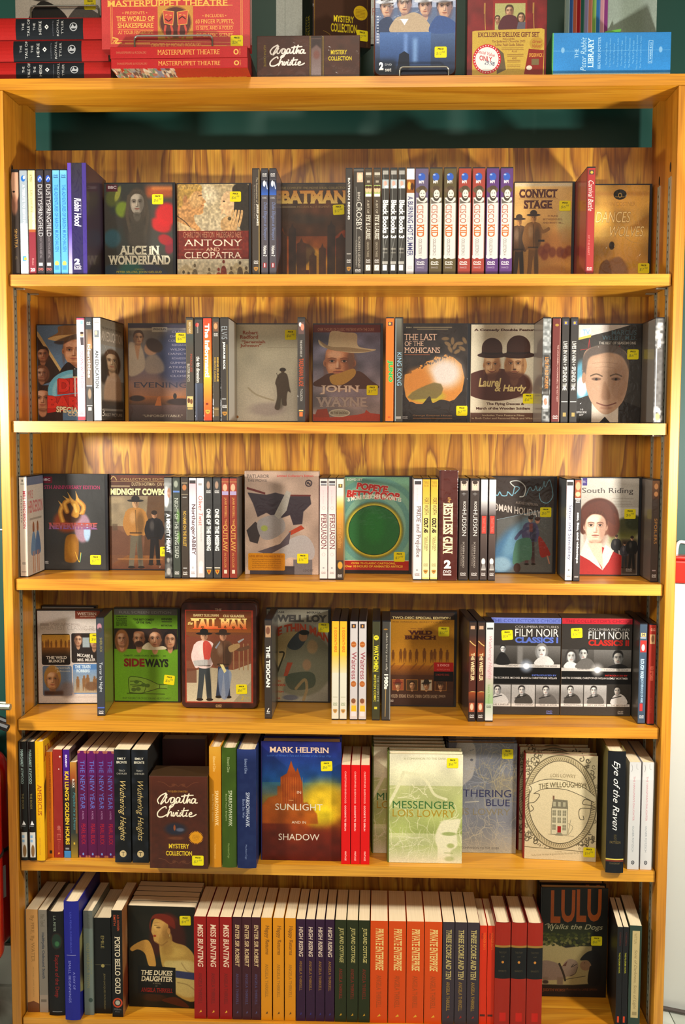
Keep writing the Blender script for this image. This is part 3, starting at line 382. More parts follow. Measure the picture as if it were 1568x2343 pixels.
S('rambles', 15, 'c0640c', lambda c: (c.v('CARELESS RAMBLES by John Clare', 8, 128, '7c3c08', 5, 10), c.v('selected and illustrated', 135, 205, '944c0c', 5, 9), c.r(5, 224, 11, 231, '2c1c10')), 240)
S('redworn', 22, '86221c', lambda c: (c.n(10, .15, '9c3c2c', 3), c.v('FEI', 180, 205, 'b05444', 7, 16), c.e(12, 176, 4, 4, 'b06458', .8, .5), c.v('Fiction', 208, 228, 'a4483c', 8, 14), c.p([(8, 238), (14, 236), (11, 232)], 'd8843c'), c.e(17, 16, 2, 2, 'd8c8b8'), c.e(14, 44, 1.5, 1.5, 'd8c8b8')), 245)
S('kailung', 16, '24161a', lambda c: (c.r(0, 0, 16, 60, '3e1474'), c.g(60, 90, '4c1454', '3a1428'), c.v('BRAMAH', 12, 40, 'e4dcec', 5, 10, b=.03), c.v('KAI LUNG’S GOLDEN HOURS', 50, 218, 'd8b428', 3, 13, b=.04), c.r(3, 225, 12, 229, '888'), c.r(0, 232, 16, 248, '3c7cb4')), 248)
S('block', 16, '2c3430', lambda c: (c.g(0, 40, 'b07c30', '8c3c1c'), c.g(40, 60, '6c3420', '2c3834'), c.v('BLOCK', 38, 58, 'e0dccc', 5, 10, b=.03), c.v('Psyche in a Dress', 68, 152, '4c8c94', 4, 12, it=.2), c.r(12, 0, 16, 215, 'a0602c', .6), c.g(160, 215, '34342c', '9c7c24'), c.r(6, 180, 10, 185, 'c8a434')), 215)
S('newyear', 20, '51103f', lambda c: (c.g(0, 60, '5a1054', '52104a'), c.e(2, 2, 4, 4, 'b06c48', .8, .4), c.e(18, 2, 4, 4, 'b06c48', .8, .4), c.v('THE NEW YEAR', 22, 134, '5c6cb8', 5, 15), c.v('A NOVEL', 138, 158, 'b898b4', 8, 12), c.v('PEARL BUCK', 168, 216, 'b01c28', 6, 15), c.e(10, 238, 2, 3, '6c8ccc'), c.e(2, 244, 3, 3, 'b06c48', .8, .4), c.e(18, 244, 3, 3, 'b06c48', .8, .4)), 246)
S('heightsbook', 38, '0f1013', lambda c: (c.n(14, .5, '262c38', 6), c.t('EMILY', 8, 18, 28, 23, 'ddd4bc', b=.02), c.t('BRONTE', 6, 26, 30, 32, 'ddd4bc', b=.02), c.t('TRACY', 11, 46, 26, 50, 'c8c0ac'), c.t('CHEVALIER', 6, 53, 30, 57, 'c8c0ac'), c.v('Wuthering Heights', 72, 208, 'c8ac6c', 8, 26, it=.4), c.e(19, 238, 8, 8, 'c8b080'), c.t('T', 15, 234, 23, 243, '2c241c')), 258)
S('hawk3', 28, 'c17d15', lambda c: (c.g(0, 60, 'cc9430', 'c17d15'), c.v('Edward Cline', 22, 56, 'e8c890', 9, 15), c.v('SPARROWHAWK', 100, 180, 'ecd4a4', 13, 21, sf=1), c.v('Book Three: Caxton', 108, 170, 'dcb474', 6, 11), c.v('MacAdam/Cage', 222, 256, 'd8a860', 10, 15)), 276)
S('hawk4', 34, '364c12', lambda c: (c.n(20, .1), c.v('Edward Cline', 22, 56, 'b8bc94', 12, 18), c.v('SPARROWHAWK', 98, 180, 'd8d8bc', 15, 23, sf=1), c.v('Book Four: Empire', 106, 168, 'a8b080', 7, 12), c.v('MacAdam/Cage', 220, 254, '98a46c', 12, 17)), 276)
S('hawk6', 43, '14204a', lambda c: (c.n(9, .3, '26345c', 3), c.g(0, 30, '26346a', '14204a'), c.v('Edward Cline', 22, 56, 'a8b4cc', 17, 23), c.v('SPARROWHAWK', 100, 180, 'd8dce4', 20, 28, sf=1), c.v('Book Six: War', 116, 160, '9ca8c4', 12, 17), c.v('MacAdam/Cage', 222, 256, '8c98b4', 17, 22)), 277)
S('berlin', 21, 'cf0a0c', lambda c: (c.v('CHRISTOPHER ISHERWOOD', 15, 88, 'f4c8bc', 7, 11, b=.01), c.v('GOODBYE TO BERLIN', 92, 150, 'fbe4dc', 7, 11, b=.02), c.v('VINTAGE', 196, 218, 'f8dcd0', 8, 12, b=.02)), 226)
S('raven', 40, '111318', lambda c: (c.v('Eye of the Raven', 22, 180, 'e8e4dc', 8, 27, it=.45), c.v('ELIOT', 190, 204, '6c5c2c', 16, 22), c.t('PATTISON', 8, 205, 32, 211, '7c6834'), c.r(0, 245, 40, 248, 'c8b450'), c.r(0, 248, 40, 252, '6c2c1c'), c.t('COUNTERPOINT', 8, 254, 32, 258, '7c6c3c')), 278)
S('hangman', 32, 'c5c3c1', lambda c: (c.g(0, 40, 'c4c2c0', 'cfcdcb'), c.l([(6, 6), (8, 14), (6, 22)], .9, '777'), c.l([(20, 4), (20, 14), (24, 16)], .8, '777'), c.v('THE HANGMAN’S DAUGHTER', 32, 134, 'b8747c', 11, 16), c.v('OLIVER POTZSCH', 146, 206, '7c8288', 11, 16), c.e(15, 230, 4.5, 4.5, '34343c'), c.e(15, 230, 2.5, 2.5, 'c5c3c1'), c.e(15, 230, 1.2, 1.2, '34343c')), 246)
S('fire', 27, 'c08c4e', lambda c: (c.v('By FIRE, By WATER', 14, 120, '8a6434', 8, 18, sf=1), c.v('MITCHELL JAMES KAPLAN', 132, 200, '94703c', 12, 16), c.p([(0, 214), (14, 210), (27, 216), (27, 236), (0, 236)], '6a3c1c')), 236)
S('hallie', 20, '7d7468', lambda c: (c.v('Mike Tidwell', 10, 38, '5c5448', 4, 14), c.v('Hallfrydis Oxbound South', 52, 158, '3c4048', 5, 13, b=.03), c.r(0, 196, 20, 236, '948474'), c.r(3, 206, 16, 212, '6c6054')), 236)
S('rapture', 36, '0e0d0f', lambda c: (c.v('L.A. MEYER', 10, 46, '9cac94', 12, 18), c.e(20, 68, 13, 19, '281210'), c.e(20, 68, 11, 17, '1c3024', 1, .3), c.e(21, 74, 5, 6, '3c7444', .8, .6), c.v('Rapture of the Deep', 100, 198, '7c1614', 12, 24, b=.02), c.r(8, 230, 30, 232, '777')), 240)
S('beginnings', 36, '191c7c', lambda c: (c.v('LISA PEARL ROSENBAUM', 24, 116, '4c54b0', 14, 18), c.r(6, 121, 28, 122.5, '8484a8'), c.v('A DAY OF', 160, 200, '8c90c8', 20, 25), c.v('SMALL BEGINNINGS', 134, 230, '8c90c8', 9, 15)), 270)
S('harbour', 22, '656e66', lambda c: (c.r(0, 0, 22, 40, '5c5e56'), c.v('ALAN CAMP', 8, 42, '4c5048', 8, 15), c.v('OLD HARBOUR TOWN', 74, 176, '8c8458', 6, 13), c.v('THE STORY OF', 110, 145, '7c7850', 15, 19), c.e(15, 204, 5, 5, '34443c')), 238)
S('emile', 39, '0b0b0b', lambda c: (c.v('EMILE', 40, 68, '9c8c50', 16, 23), c.r(2, 104, 38, 105, '5c543c'), c.e(20, 107, 4, 4, '9c8c50'), c.v('JEAN-JACQUES ROUSSEAU', 124, 204, '8c7c48', 20, 25)), 214)
S('bello', 24, '0c0a0a', lambda c: (c.v('A.D. HOWDEN', 10, 46, 'b44420', 12, 17, b=.02), c.v('SMITH', 10, 34, 'b44420', 4, 9, b=.02), c.v('PORTO BELLO GOLD', 60, 188, 'd4c4a4', 6, 18, b=.02, sf=1), c.e(12, 208, 11, 11, 'b83c1c'), c.e(12, 208, 7.5, 7.5, '1c1816'), c.e(12, 208, 5.5, 5.5, 'a09888', 1, .3), c.t('McBooks', 4, 221, 20, 225, '888'), c.t('Press', 7, 227, 17, 230, '888')), 240)
def thirk(name, wd, bg, title, tc, ac, y1=118, ay=(132, 205), bc=None, auth='ANGELA THIRKELL', h=240):
    S(name, wd, bg, lambda c: (c.v(title, 18, y1, tc, wd*.28, wd*.74, it=.15, b=.02, sf=.6), c.v(auth, ay[0], ay[1], ac, wd*.34, wd*.62, sf=.6), c.p([(wd*.4, 226), (wd*.62, 224), (wd*.56, 219)], bc or ac)), h)
thirk('bunting', 29, '8a0e0c', 'MISS BUNTING', 'dcc0a4', '5c1414', bc='d8a82c')
thirk('robert', 21, '39121b', 'ENTER SIR ROBERT', 'c8ac7c', '48466c', y1=116)
thirk('returns', 26, 'cb8008', 'Happy Returns', '7a4a10', '84581c', y1=86, ay=(108, 186), bc='4c3010')
thirk('rising', 21, '2b0e2c', 'HIGH RISING', 'd0bca4', '9c7428', y1=88, ay=(98, 168), bc='2c2c6c')
thirk('cottage', 26, '20260c', 'JUTLAND COTTAGE', 'b8a868', '7c1c10', y1=100, ay=(114, 186), bc='b88820')
thirk('private', 40, 'c44105', 'PRIVATE ENTERPRISE', 'dcc078', '8a3c14', y1=116, ay=(128, 204), bc='d0a028')
thirk('threescore', 27, '33292f', 'THREE SCORE AND TEN', 'b8a464', 'a07c2c', y1=134, ay=(140, 208), bc='8c2018')
S('slimred', 17, 'c42808', lambda c: (c.v('WONDER BOYS', 16, 56, 'dc7424', 8, 13), c.v('PRIEST', 18, 32, '5c1c10', 3, 7), c.r(2, 208, 14, 213, '4c1c10')), 232)
S('clothred', 36, '8f1c0c', lambda c: (c.r(0, 52, 36, 57, '8c6828'), c.r(0, 57, 36, 128, '0d0c0e'), c.t('THE STORY', 9, 66, 27, 70, '54482c'), c.t('OF', 14, 76, 22, 79, '54482c'), c.e(18, 90, 3, 3, 'b4742c'), c.t('BANDITS', 9, 108, 27, 112, '54482c'), c.r(12, 206, 27, 226, 'b4180c')), 240)
S('slimblack', 14, '0f0e12', lambda c: (c.v('CHILDREN', 12, 42, '5c1c14', 5, 9), c.v('THE PILGRIM HAWK', 58, 106, '9c9820', 4, 8, b=.03), c.r(4, 204, 9, 218, 'c03c18')), 232)
S('darkness', 26, '26382e', lambda c: (c.r(6, 12, 22, 214, 'b4a070'), c.v('WITTLIN', 18, 42, '84744c', 9, 15), c.v('Sons of Darkness, Sons of Light', 56, 194, '7c6c48', 9, 17, it=.25), c.r(9, 200, 19, 208, '8c7c54')), 240)
# ------------------------------------------------------------------ front cover prints (units: enlarged crops of the photograph)
FR = {}
def F(name, box, bg, fn, f=0.62): FR[name] = (box, bg, fn, f)
def rough_people(c, pts, y0, y1, col='6a3a14', a=.9):
    for i, x in enumerate(pts):
        d = (i*37 % 11-5)*2; h = (y1-y0)+d; top = y1-h
        c.e(x, top+h*.1, h*.07, h*.1, col, a, .4); c.p([(x-h*.11, top+h*.22), (x, top+h*.16), (x+h*.11, top+h*.22), (x+h*.1, top+h*.6), (x+h*.07, y1), (x+h*.01, top+h*.68), (x-h*.07, y1), (x-h*.1, top+h*.6)], col, a, sm=1, b=1)
def alice(c):
    c.n(90, .5, '2c3a34', 1); c.r(1230, 345, 1455, 430, 'a8481c', .8, 14); c.r(1280, 350, 1455, 372, 'c87c34', .6, 8)
    for x, y, rx, ry, q, a in ((1400, 560, 90, 90, 'b81c1c', .95), (1350, 640, 90, 50, 'b81c1c', .9), (1390, 750, 60, 40, 'a81c20', .8), (1430, 800, 40, 60, '8c1c2c', .7), (960, 430, 60, 70, '5c6428', .7), (1040, 520, 60, 60, '7c9424', .9), (1000, 400, 20, 60, 'b0b040', .7), (950, 740, 70, 70, '28505c', .8), (1120, 1010, 120, 90, '1c5c50', .8), (940, 1000, 70, 60, '283c50', .7), (1300, 1000, 120, 60, '2c3450', .6)): c.e(x, y, rx, ry, q, a, .5, 20)
    c.e(1160, 640, 120, 180, '38322a', 1, .35); c.face(1158, 470, 165, 'ada393', '4c4236', 1, long=.9, dark='4c463e')
    c.l([(1090, 420), (1075, 560), (1100, 680)], 26, '564a3a', .9, b=8); c.l([(1225, 420), (1245, 560), (1225, 700)], 26, '463c30', .9, b=8); c.p([(1115, 570), (1200, 570), (1230, 780), (1090, 780)], '4c463c', .8, sm=1, b=10)
    c.r(905, 330, 998, 384, '4c1420'); c.t('BBC', 920, 342, 990, 364, 'ccc4c8', b=.03)
    c.t('ALiCE iN', 1012, 795, 1335, 864, 'd8d4bc', b=.04, sf=1); c.t('WONDERLAND', 918, 870, 1430, 940, 'd8d4bc', b=.04, sf=1)
    c.t('STARRING', 1135, 970, 1215, 982, 'a09030'); c.t('PETER SELLERS, JOHN GIELGUD', 982, 988, 1358, 1010, 'a89c34', b=.02); c.t('MICHAEL REDGRAVE', 1045, 1014, 1300, 1034, 'a89c34', b=.02); c.t('PETER COOK, LEO MCKERN', 1018, 1040, 1330, 1062, 'a89c34', b=.02)
F('alice', (885, 325, 1455, 1072), '38342e', alice)
def antony(c):
    c.g(318, 675, 'a8946c', 'b4a484'); c.e(300, 400, 120, 80, 'c8bca0', .6, .8)
    c.p([(100, 470), (150, 420), (190, 370), (275, 358), (290, 395), (288, 412), (322, 452), (303, 466), (308, 480), (300, 490), (306, 502), (298, 516), (300, 536), (270, 552), (228, 556), (236, 610), (275, 675), (90, 675), (90, 520)], 'ae7e4a', 1, sm=1, b=1); c.e(240, 440, 50, 60, 'c49c64', .8, .7)
    c.p([(90, 330), (200, 316), (275, 322), (292, 350), (282, 372), (235, 372), (205, 400), (180, 432), (165, 405), (140, 420), (135, 480), (90, 500)], 'a4803c', 1, sm=1, b=1); [c.l([(100+i*20, 345+(i*13 % 20)), (110+i*21, 330), (125+i*20, 350)], 4, 'c8a860', .6) for i in range(9)]; [c.l([(95+i*9, 400), (100+i*9, 440), (94+i*9, 480)], 3, '6c5020', .5) for i in range(5)]; c.n(12, .14, seed=4)
    c.l([(262, 408), (292, 402)], 7, '4c3018', .8); c.l([(286, 482), (304, 484)], 6, '7c4028', .8); c.e(157, 430, 16, 30, '8c5c34', .8, .4); c.l([(90, 560), (160, 610), (215, 675)], 9, '3c2c1c', .8); c.p([(90, 600), (180, 640), (250, 675), (90, 675)], 'b8a47c', .8)
    c.p([(560, 345), (662, 335), (662, 675), (600, 675), (560, 560), (520, 480), (530, 400)], '2c241a', 1, sm=1, b=3); c.e(600, 360, 70, 50, '2c241a', 1, .2)
    c.p([(450, 410), (500, 370), (540, 420), (540, 520), (500, 560), (460, 540), (440, 560), (445, 520), (428, 500), (440, 470)], 'cca87c', 1, sm=1); c.e(465, 450, 9, 6, '3c2c1c', .9, .4)
    c.p([(440, 600), (500, 560), (560, 600), (560, 675), (455, 675)], 'b08c5c', 1, sm=1)
    for i in range(4): c.l([(500+i*28, 655-i*6), (520+i*28, 590-i*12), (535+i*24, 520+i*2)], 18, 'c09864', 1); c.l([(512+i*28, 650-i*6), (532+i*28, 590-i*12)], 3, '6c4c28', .7)
    c.e(508, 582, 14, 14, '4c4028', 1, .2)
    c.r(88, 675, 662, 893, '6a1e12'); c.t('CHARLTON HESTON  HILDEGARD NEIL', 140, 684, 605, 728, 'a87c5c'); c.t('ANTONY', 148, 742, 605, 794, 'ddccb4', sf=.8); c.t('AND', 322, 804, 430, 832, 'd0b898', sf=.8)
    c.r(146, 814, 300, 817, 'b49c7c'); c.r(455, 814, 602, 817, 'b49c7c'); c.t('CLEOPATRA', 148, 838, 600, 886, 'ddccb4', sf=.8)
    c.g(893, 1072, 'd0c8ac', 'a89c7c'); c.p([(88, 980), (160, 930), (260, 1000), (88, 1010)], 'b8a880', .8); c.p([(480, 1000), (560, 920), (662, 980), (662, 1010)], 'b8a880', .8)
    for x, h, q in ((140, 70, '4c4430'), (230, 120, '6c6048'), (345, 90, '6c6048'), (460, 150, '7c3020'), (420, 90, '8c3c2c'), (590, 140, '5c4c34'), (640, 100, '5c4c34'), (520, 100, '6c5c40'), (180, 60, '5c5038')):
        c.e(x, 1062-h, 10, 14, q, 1, .3); c.p([(x-22, 1070), (x-20, 1075-h*.7), (x, 1070-h*.85), (x+20, 1075-h*.7), (x+24, 1070)], q, .95, sm=1)
    c.n(14, .16, seed=2)
F('antony', (88, 318, 662, 1072), 'a8946c', antony)
def nightcity(c):
    c.g(280, 700, '4c4034', '4a2a16'); c.g(700, 1070, '7c3c18', 'b0701c')
    c.p([(920, 620), (960, 640), (985, 720), (1040, 720), (1085, 760), (1070, 860), (1000, 980), (920, 1060)], 'a04c1c', .9, sm=1, b=3); c.p([(1490, 660), (1400, 700), (1330, 780), (1340, 880), (1490, 900)], '9c401c', .9, sm=1, b=4)
    c.e(1200, 960, 150, 160, 'c8902c', .95, .3); c.e(1390, 950, 120, 90, 'c07c24', .8, .5); c.p([(1060, 860), (1150, 760), (1230, 820), (1180, 900), (1100, 960)], '3c2c20', .8, sm=1, b=5)
    [c.p([(x, 1070), (x, y), (x+w_*.3, y-12), (x+w_*.5, y-46), (x+w_*.7, y-12), (x+w_, y), (x+w_, 1070)], q, .92, b=2) for x, y, w_, q in ((925, 700, 70, '3a2418'), (1010, 640, 60, '34241c'), (1075, 760, 80, '44281a'), (1330, 620, 66, '34241c'), (1400, 720, 92, '3c261a'), (1180, 860, 60, '4c2c18'), (1260, 800, 58, '46291a'))]; c.e(1180, 560, 150, 40, '40342a', .7, .8)
    c.r(1125, 1010, 1150, 1060, '5c3018'); c.r(1152, 970, 1178, 1060, '502814'); c.r(1390, 1000, 1420, 1060, '6c3814')
    c.e(1260, 470, 130, 70, '6c3820', .5, .9); c.n(50, .2, seed=3)
    c.t('THE COMPLETE 1943 MOVIE SERIAL COLLECTION', 945, 308, 1490, 326, '9c8854'); c.t('BATMAN', 948, 338, 1484, 442, ('c8843c', 'e0c46c'), b=.05, sf=.6, o='5c2414', ow=2)
    c.r(955, 466, 1070, 469, 'b8a47c'); c.r(1368, 464, 1484, 467, 'b8a47c'); c.t('INCLUDES ALL 15 SEGMENTS', 1080, 458, 1356, 474, '9c7c50')
F('nightcity', (920, 285, 1492, 1070), '4c4034', nightcity)
def convict(c):
    c.g(320, 1070, 'cfa662', 'a4702e'); c.n(110, .18, seed=1); c.r(95, 320, 620, 345, 'c8c0a8', .9, 8); c.e(560, 620, 70, 140, 'b4ac74', .8, .9); c.e(470, 1000, 160, 60, '9c6424', .8, .7); c.p([(330, 720), (620, 640), (620, 900), (330, 900)], 'a4622c', .5, b=30)
    for x, y in ((350, 830), (400, 810), (450, 840), (520, 840), (560, 850), (600, 830), (380, 860)): c.e(x, y, 34, 40, '6c2c18', .7, .6)
    c.t('CONVICT', 142, 368, 486, 432, '4a2018', b=.05, sf=1.4); c.t('STAGE', 185, 450, 440, 514, '4a2018', b=.05, sf=1.4); c.r(140, 438, 490, 441, '6c4024')
    for i, s in enumerate(('IT RUNS', 'BETWEEN HELL', 'AND BOOT HILL.')): c.t(s, (405, 362, 362)[i], 561+i*26, (495, 540, 548)[i], 574+i*26, '6c4424', sf=1)
    c.fig(145, 570, 1066, '5c4028', '3c2c1c', 'b8844c', '3c2c20'); c.fig(275, 540, 1066, '7c5428', '6c4820', 'b8844c', '34241a', arm=.7); c.r(320, 745, 378, 760, '2c2018')
F('convict', (96, 318, 624, 1066), 'b89050', convict)
def dances(c):
    c.g(300, 700, 'bc8c3c', 'd0a44c'); c.g(700, 1068, 'c89a44', 'a4702e'); c.n(120, .22, seed=4); c.r(790, 355, 1310, 375, '8c5424', .5, 12); c.p([(1100, 640), (1310, 520), (1310, 640)], '8c5c20', .6, b=12); c.r(790, 900, 1310, 945, 'b0841c', .7, 14)
    c.e(1028, 372, 62, 40, '1c1810', 1, .05); c.e(1028, 378, 20, 20, 'a08448', 1, .2); c.e(1028, 378, 11, 11, '1c1810', 1, .2); c.l([(985, 390), (1070, 390)], 6, 'a08448')
    c.t('KEVIN COSTNER', 865, 430, 1180, 462, 'b8883c'); c.t('DANCES', 800, 505, 1135, 590, 'f0d48c', it=.2, o='6c4418', ow=2.5); c.t('WITH', 1122, 582, 1215, 612, 'c89c54', it=.2); c.t('WOLVES', 940, 620, 1265, 700, 'f0d48c', it=.25, o='6c4418', ow=2.5); c.l([(1060, 690), (1150, 740), (1250, 752)], 5, 'c09850')
    c.e(960, 770, 26, 32, '34281c', 1, .3); c.e(1000, 970, 120, 100, '7c5430', .9, .4); c.p([(930, 1068), (950, 900), (1040, 860), (1100, 940), (1120, 1068)], '8c6440', .9, sm=1, b=5); c.p([(850, 1068), (850, 930), (920, 880), (960, 960), (960, 1068)], '6c4828', .9, sm=1, b=4)
F('dances', (760, 298, 1312, 1068), 'a8782c', dances)
def barton(c):
    c.r(285, 210, 700, 1060, '54718a'); c.p([(285, 250), (480, 620), (420, 700), (285, 760)], '2c2018'); c.p([(285, 255), (300, 275), (482, 615), (465, 628), (285, 300)], 'b49c64')
    c.face(330, 470, 120, '8c5c3c', '2c1c14', dark='4c2818'); c.face(320, 640, 120, '8c6448', '5c3820', dark='4c2818', long=.3); c.r(285, 745, 480, 1060, '30201a'); c.r(285, 760, 400, 800, 'd0c4a8'); c.face(322, 870, 190, 'b07c58', '2c1c14', dark='5c3420')
    c.face(575, 440, 235, 'bc885c', '2c1c14', 1, dark='5c3018', bald=1); c.p([(370, 330), (450, 275), (470, 215), (700, 210), (700, 240), (580, 320), (470, 335)], '7c5c34', 1, sm=1); c.p([(372, 330), (450, 300), (560, 290), (690, 250), (600, 330), (460, 350)], 'c8ac6c', .9, sm=1); c.p([(430, 350), (690, 250), (690, 300), (620, 330), (560, 340), (480, 380)], '2c1c14', .7, sm=1, b=4)
    c.p([(450, 700), (520, 540), (600, 590), (690, 540), (700, 700)], '241c18', 1, sm=1); c.e(580, 800, 215, 195, '5fa4b8', 1, .03); c.e(580, 800, 180, 160, '8cc4cc', .7, .1); c.e(580, 800, 150, 130, '4c8cac', .8, .1)
    c.p([(358, 855), (700, 800), (700, 940), (358, 995)], 'b02418'); c.p([(440, 690), (700, 665), (700, 800), (440, 830)], 'b02418'); c.t('DICK', 450, 690, 745, 815, 'c83020', b=.06, o='4c1410', ow=3, ang=-.05); c.t('BARTON', 362, 850, 900, 970, 'c83020', b=.06, o='4c1410', ow=3, ang=-.05)
    c.l([(580, 600), (580, 840)], 10, 'c8ccc0'); c.r(565, 600, 597, 665, '2c2c28'); c.r(562, 665, 620, 680, 'b8a87c'); c.t('SPECIAL AGENT', 430, 945, 820, 1000, 'd8cca4', b=.04, o='3c3424', ow=2, ang=-.06); c.t('COLLECTION', 520, 1000, 790, 1030, 'c8bc94', b=.03, ang=-.06)
F('barton', (285, 210, 760, 1060), '54718a', barton)
def schoolf(c):
    c.r(905, 150, 1130, 1060, '7c7468'); c.g(150, 380, '6c6454', '8c8478'); c.g(380, 700, '8c8c88', 'a0a09c')
    c.t('AN EDUCATION', 912, 255, 1120, 345, 'b8ac9c', b=.02); c.t('THE DARK FILM OF THE YEAR', 915, 220, 1110, 240, '3c342c')
    c.face(1010, 520, 170, 'a08060', '4c3424', long=.7, dark='54402c'); c.e(930, 600, 40, 130, '2c241c', .9, .4); c.p([(950, 700), (1040, 620), (1100, 700), (1090, 900), (940, 900)], 'a8886c', .9, sm=1, b=5); c.r(905, 880, 1130, 1060, '34302c', .8, 10)
    c.l([(940, 380), (980, 460), (1060, 560), (1050, 700)], 3, 'd0c4a8', .5); c.t('3', 912, 960, 935, 1025, 'd8d0c4'); c.t('BEST PICTURE', 940, 1000, 1110, 1025, 'a89c8c'); c.r(915, 955, 1115, 975, '8c8478', .7)
F('schoolf', (905, 150, 1130, 1060), '7c7468', schoolf)
def evening(c):
    c.g(240, 560, '7c6c58', '54505c'); c.g(560, 850, '5c5464', '8c5c3c'); c.g(850, 930, '9c5c2c', '4c3424'); c.g(930, 1068, '5c4440', '34241c'); c.r(1140, 215, 1700, 245, '3c303a'); c.r(1140, 250, 1700, 268, '9c8c74'); c.r(1350, 240, 1488, 282, 'b0a48c'); c.t('FOCUS', 1366, 250, 1476, 266, '3c342c', b=.03)
    c.e(1560, 500, 170, 260, '2a3050', .85, .6); c.n(100, .12, seed=5)
    c.p([(1137, 400), (1190, 375), (1250, 400), (1290, 560), (1250, 640), (1137, 660)], 'a8947c', .95, sm=1, b=5); c.p([(1195, 400), (1240, 395), (1235, 450), (1220, 530)], 'a0704c', .9, sm=1, b=3); c.face(1228, 335, 112, 'ac7c54', '4c3424', sd=-1, dark='6c4830', look=.6); c.e(1340, 430, 60, 60, 'a87c5c', 1, .3); c.e(1370, 400, 80, 56, '3c281c', 1, .3, 30); c.p([(1290, 520), (1380, 480), (1450, 560), (1440, 640), (1300, 640)], '94806c', .8, sm=1, b=8)
    for i, s in enumerate(('CLAIRE', 'DANES', 'COLLETTE', 'REDGRAVE', 'WILSON', 'DANCY', 'RICHARDSON', 'GUMMER', 'ATKINS', 'STREEP', 'CLOSE')): c.t(s, 1530-i % 3*16, 272+i*39, 1660, 290+i*39, '8c8490')
    c.t('EVENING', 1188, 728, 1665, 775, '2c2c3c', sf=.8); c.e(1210, 870, 70, 26, '34241c', 1, .4); c.e(1600, 900, 120, 30, '2c1c18', 1, .4); c.p([(1370, 935), (1395, 860), (1420, 850), (1430, 935)], 'b0642c'); c.e(1552, 850, 16, 26, '1c1410', 1, .3); c.t('“UNFORGETTABLE.”', 1262, 1015, 1620, 1036, 'a89c84', sf=1)
F('evening', (1135, 215, 1690, 1068), '5c5464', evening)
def jeremiah(c):
    c.g(200, 1065, 'bab092', 'c0b8a6'); c.n(130, .08, seed=2); c.e(850, 960, 150, 60, '8c7c7c', .5, .8); c.l([(690, 770), (760, 830), (900, 880)], 14, '8c7c5c', .5, b=8)
    for s, x0, y0, x1 in (('Robert', 645, 258, 772), ('Redford', 622, 296, 772), ('“Jeremiah', 635, 343, 832), ('Johnson”', 622, 376, 800)): c.t(s, x0, y0, x1, y0+33, '8c4424', b=.03, sf=.8)
    c.r(848, 405, 1125, 409, '8c8068', .6); c.e(978, 604, 26, 18, '3c3024', 1, .2); c.e(978, 618, 15, 18, '54402c', 1, .2); c.e(978, 608, 30, 6, '342820', 1, .2)
    c.p([(940, 650), (978, 630), (1015, 650), (1035, 760), (1045, 810), (1020, 800), (1010, 870), (1010, 925), (975, 920), (965, 860), (950, 960), (910, 950), (930, 860), (925, 760), (915, 720)], '4c3c2c', .95, sm=1, b=2); c.l([(925, 635), (945, 680)], 4, '34281c'); c.e(955, 900, 30, 60, '4c4434', .6, .7)
    c.e(590, 1030, 17, 13, '9c6428', 1, .15)
F('jeremiah', (557, 200, 1140, 1066), 'a09478', jeremiah)
def wayne(c):
    c.g(205, 1075, '5c5c74', '8c7c74'); c.n(70, .3, seed=8); c.e(160, 800, 200, 90, '7c6c74', .7, .7); c.r(-120, 205, 362, 275, '6c281c'); c.t('OVER 7 HOURS OF CLASSIC WESTERNS WITH THE DUKE!', -85, 235, 315, 264, 'c8a078')
    c.face(70, 550, 290, 'bc7c50', '5c4434', 1, dark='64341c', bald=1, look=-.4); c.e(150, 520, 24, 90, '5c4434', .6, .8); c.l([(20, 640), (60, 622), (110, 628), (150, 650)], 7, '7c4428', .5, b=3); c.p([(-80, 340), (-20, 400), (0, 280), (40, 262), (110, 275), (190, 290), (205, 400), (330, 430), (200, 460), (60, 440), (-60, 400)], 'bca880', 1, sm=1); c.p([(-75, 345), (0, 400), (140, 410), (300, 440), (160, 450), (-10, 425)], '8c7450', .9, sm=1)
    c.p([(-100, 760), (-60, 680), (20, 640), (120, 700), (200, 620), (290, 700), (330, 780)], '4c2c1c', 1, sm=1); c.p([(0, 670), (70, 640), (170, 600), (180, 660), (100, 740), (20, 740)], 'a87c30', 1, sm=1)
    c.t('JOHN', -65, 752, 205, 832, 'c8b098', b=.03, sf=1.2, o='6c4c3c', ow=1.5); c.t('WAYNE', -90, 858, 265, 945, '9c8c80', b=.03, sf=1.2, o='6c5448', ow=1.5); c.p([(-120, 1075), (-120, 1010), (-60, 1020), (0, 1040), (100, 1030), (200, 1015), (250, 1000), (260, 970), (290, 1000), (362, 1010), (362, 1075)], 'a0381c'); c.p([(-110, 1040), (-90, 970), (-20, 960), (0, 1040)], '8c3820')
    c.e(70, 1000, 76, 36, 'b4ac94', 1, .05); c.e(70, 1000, 68, 29, '4c4434', .3, .05); c.t('IN THE SADDLE', 8, 988, 130, 1010, '5c4c38', b=.03)
F('wayne', (-122, 205, 362, 1075), '5c5c74', wayne)
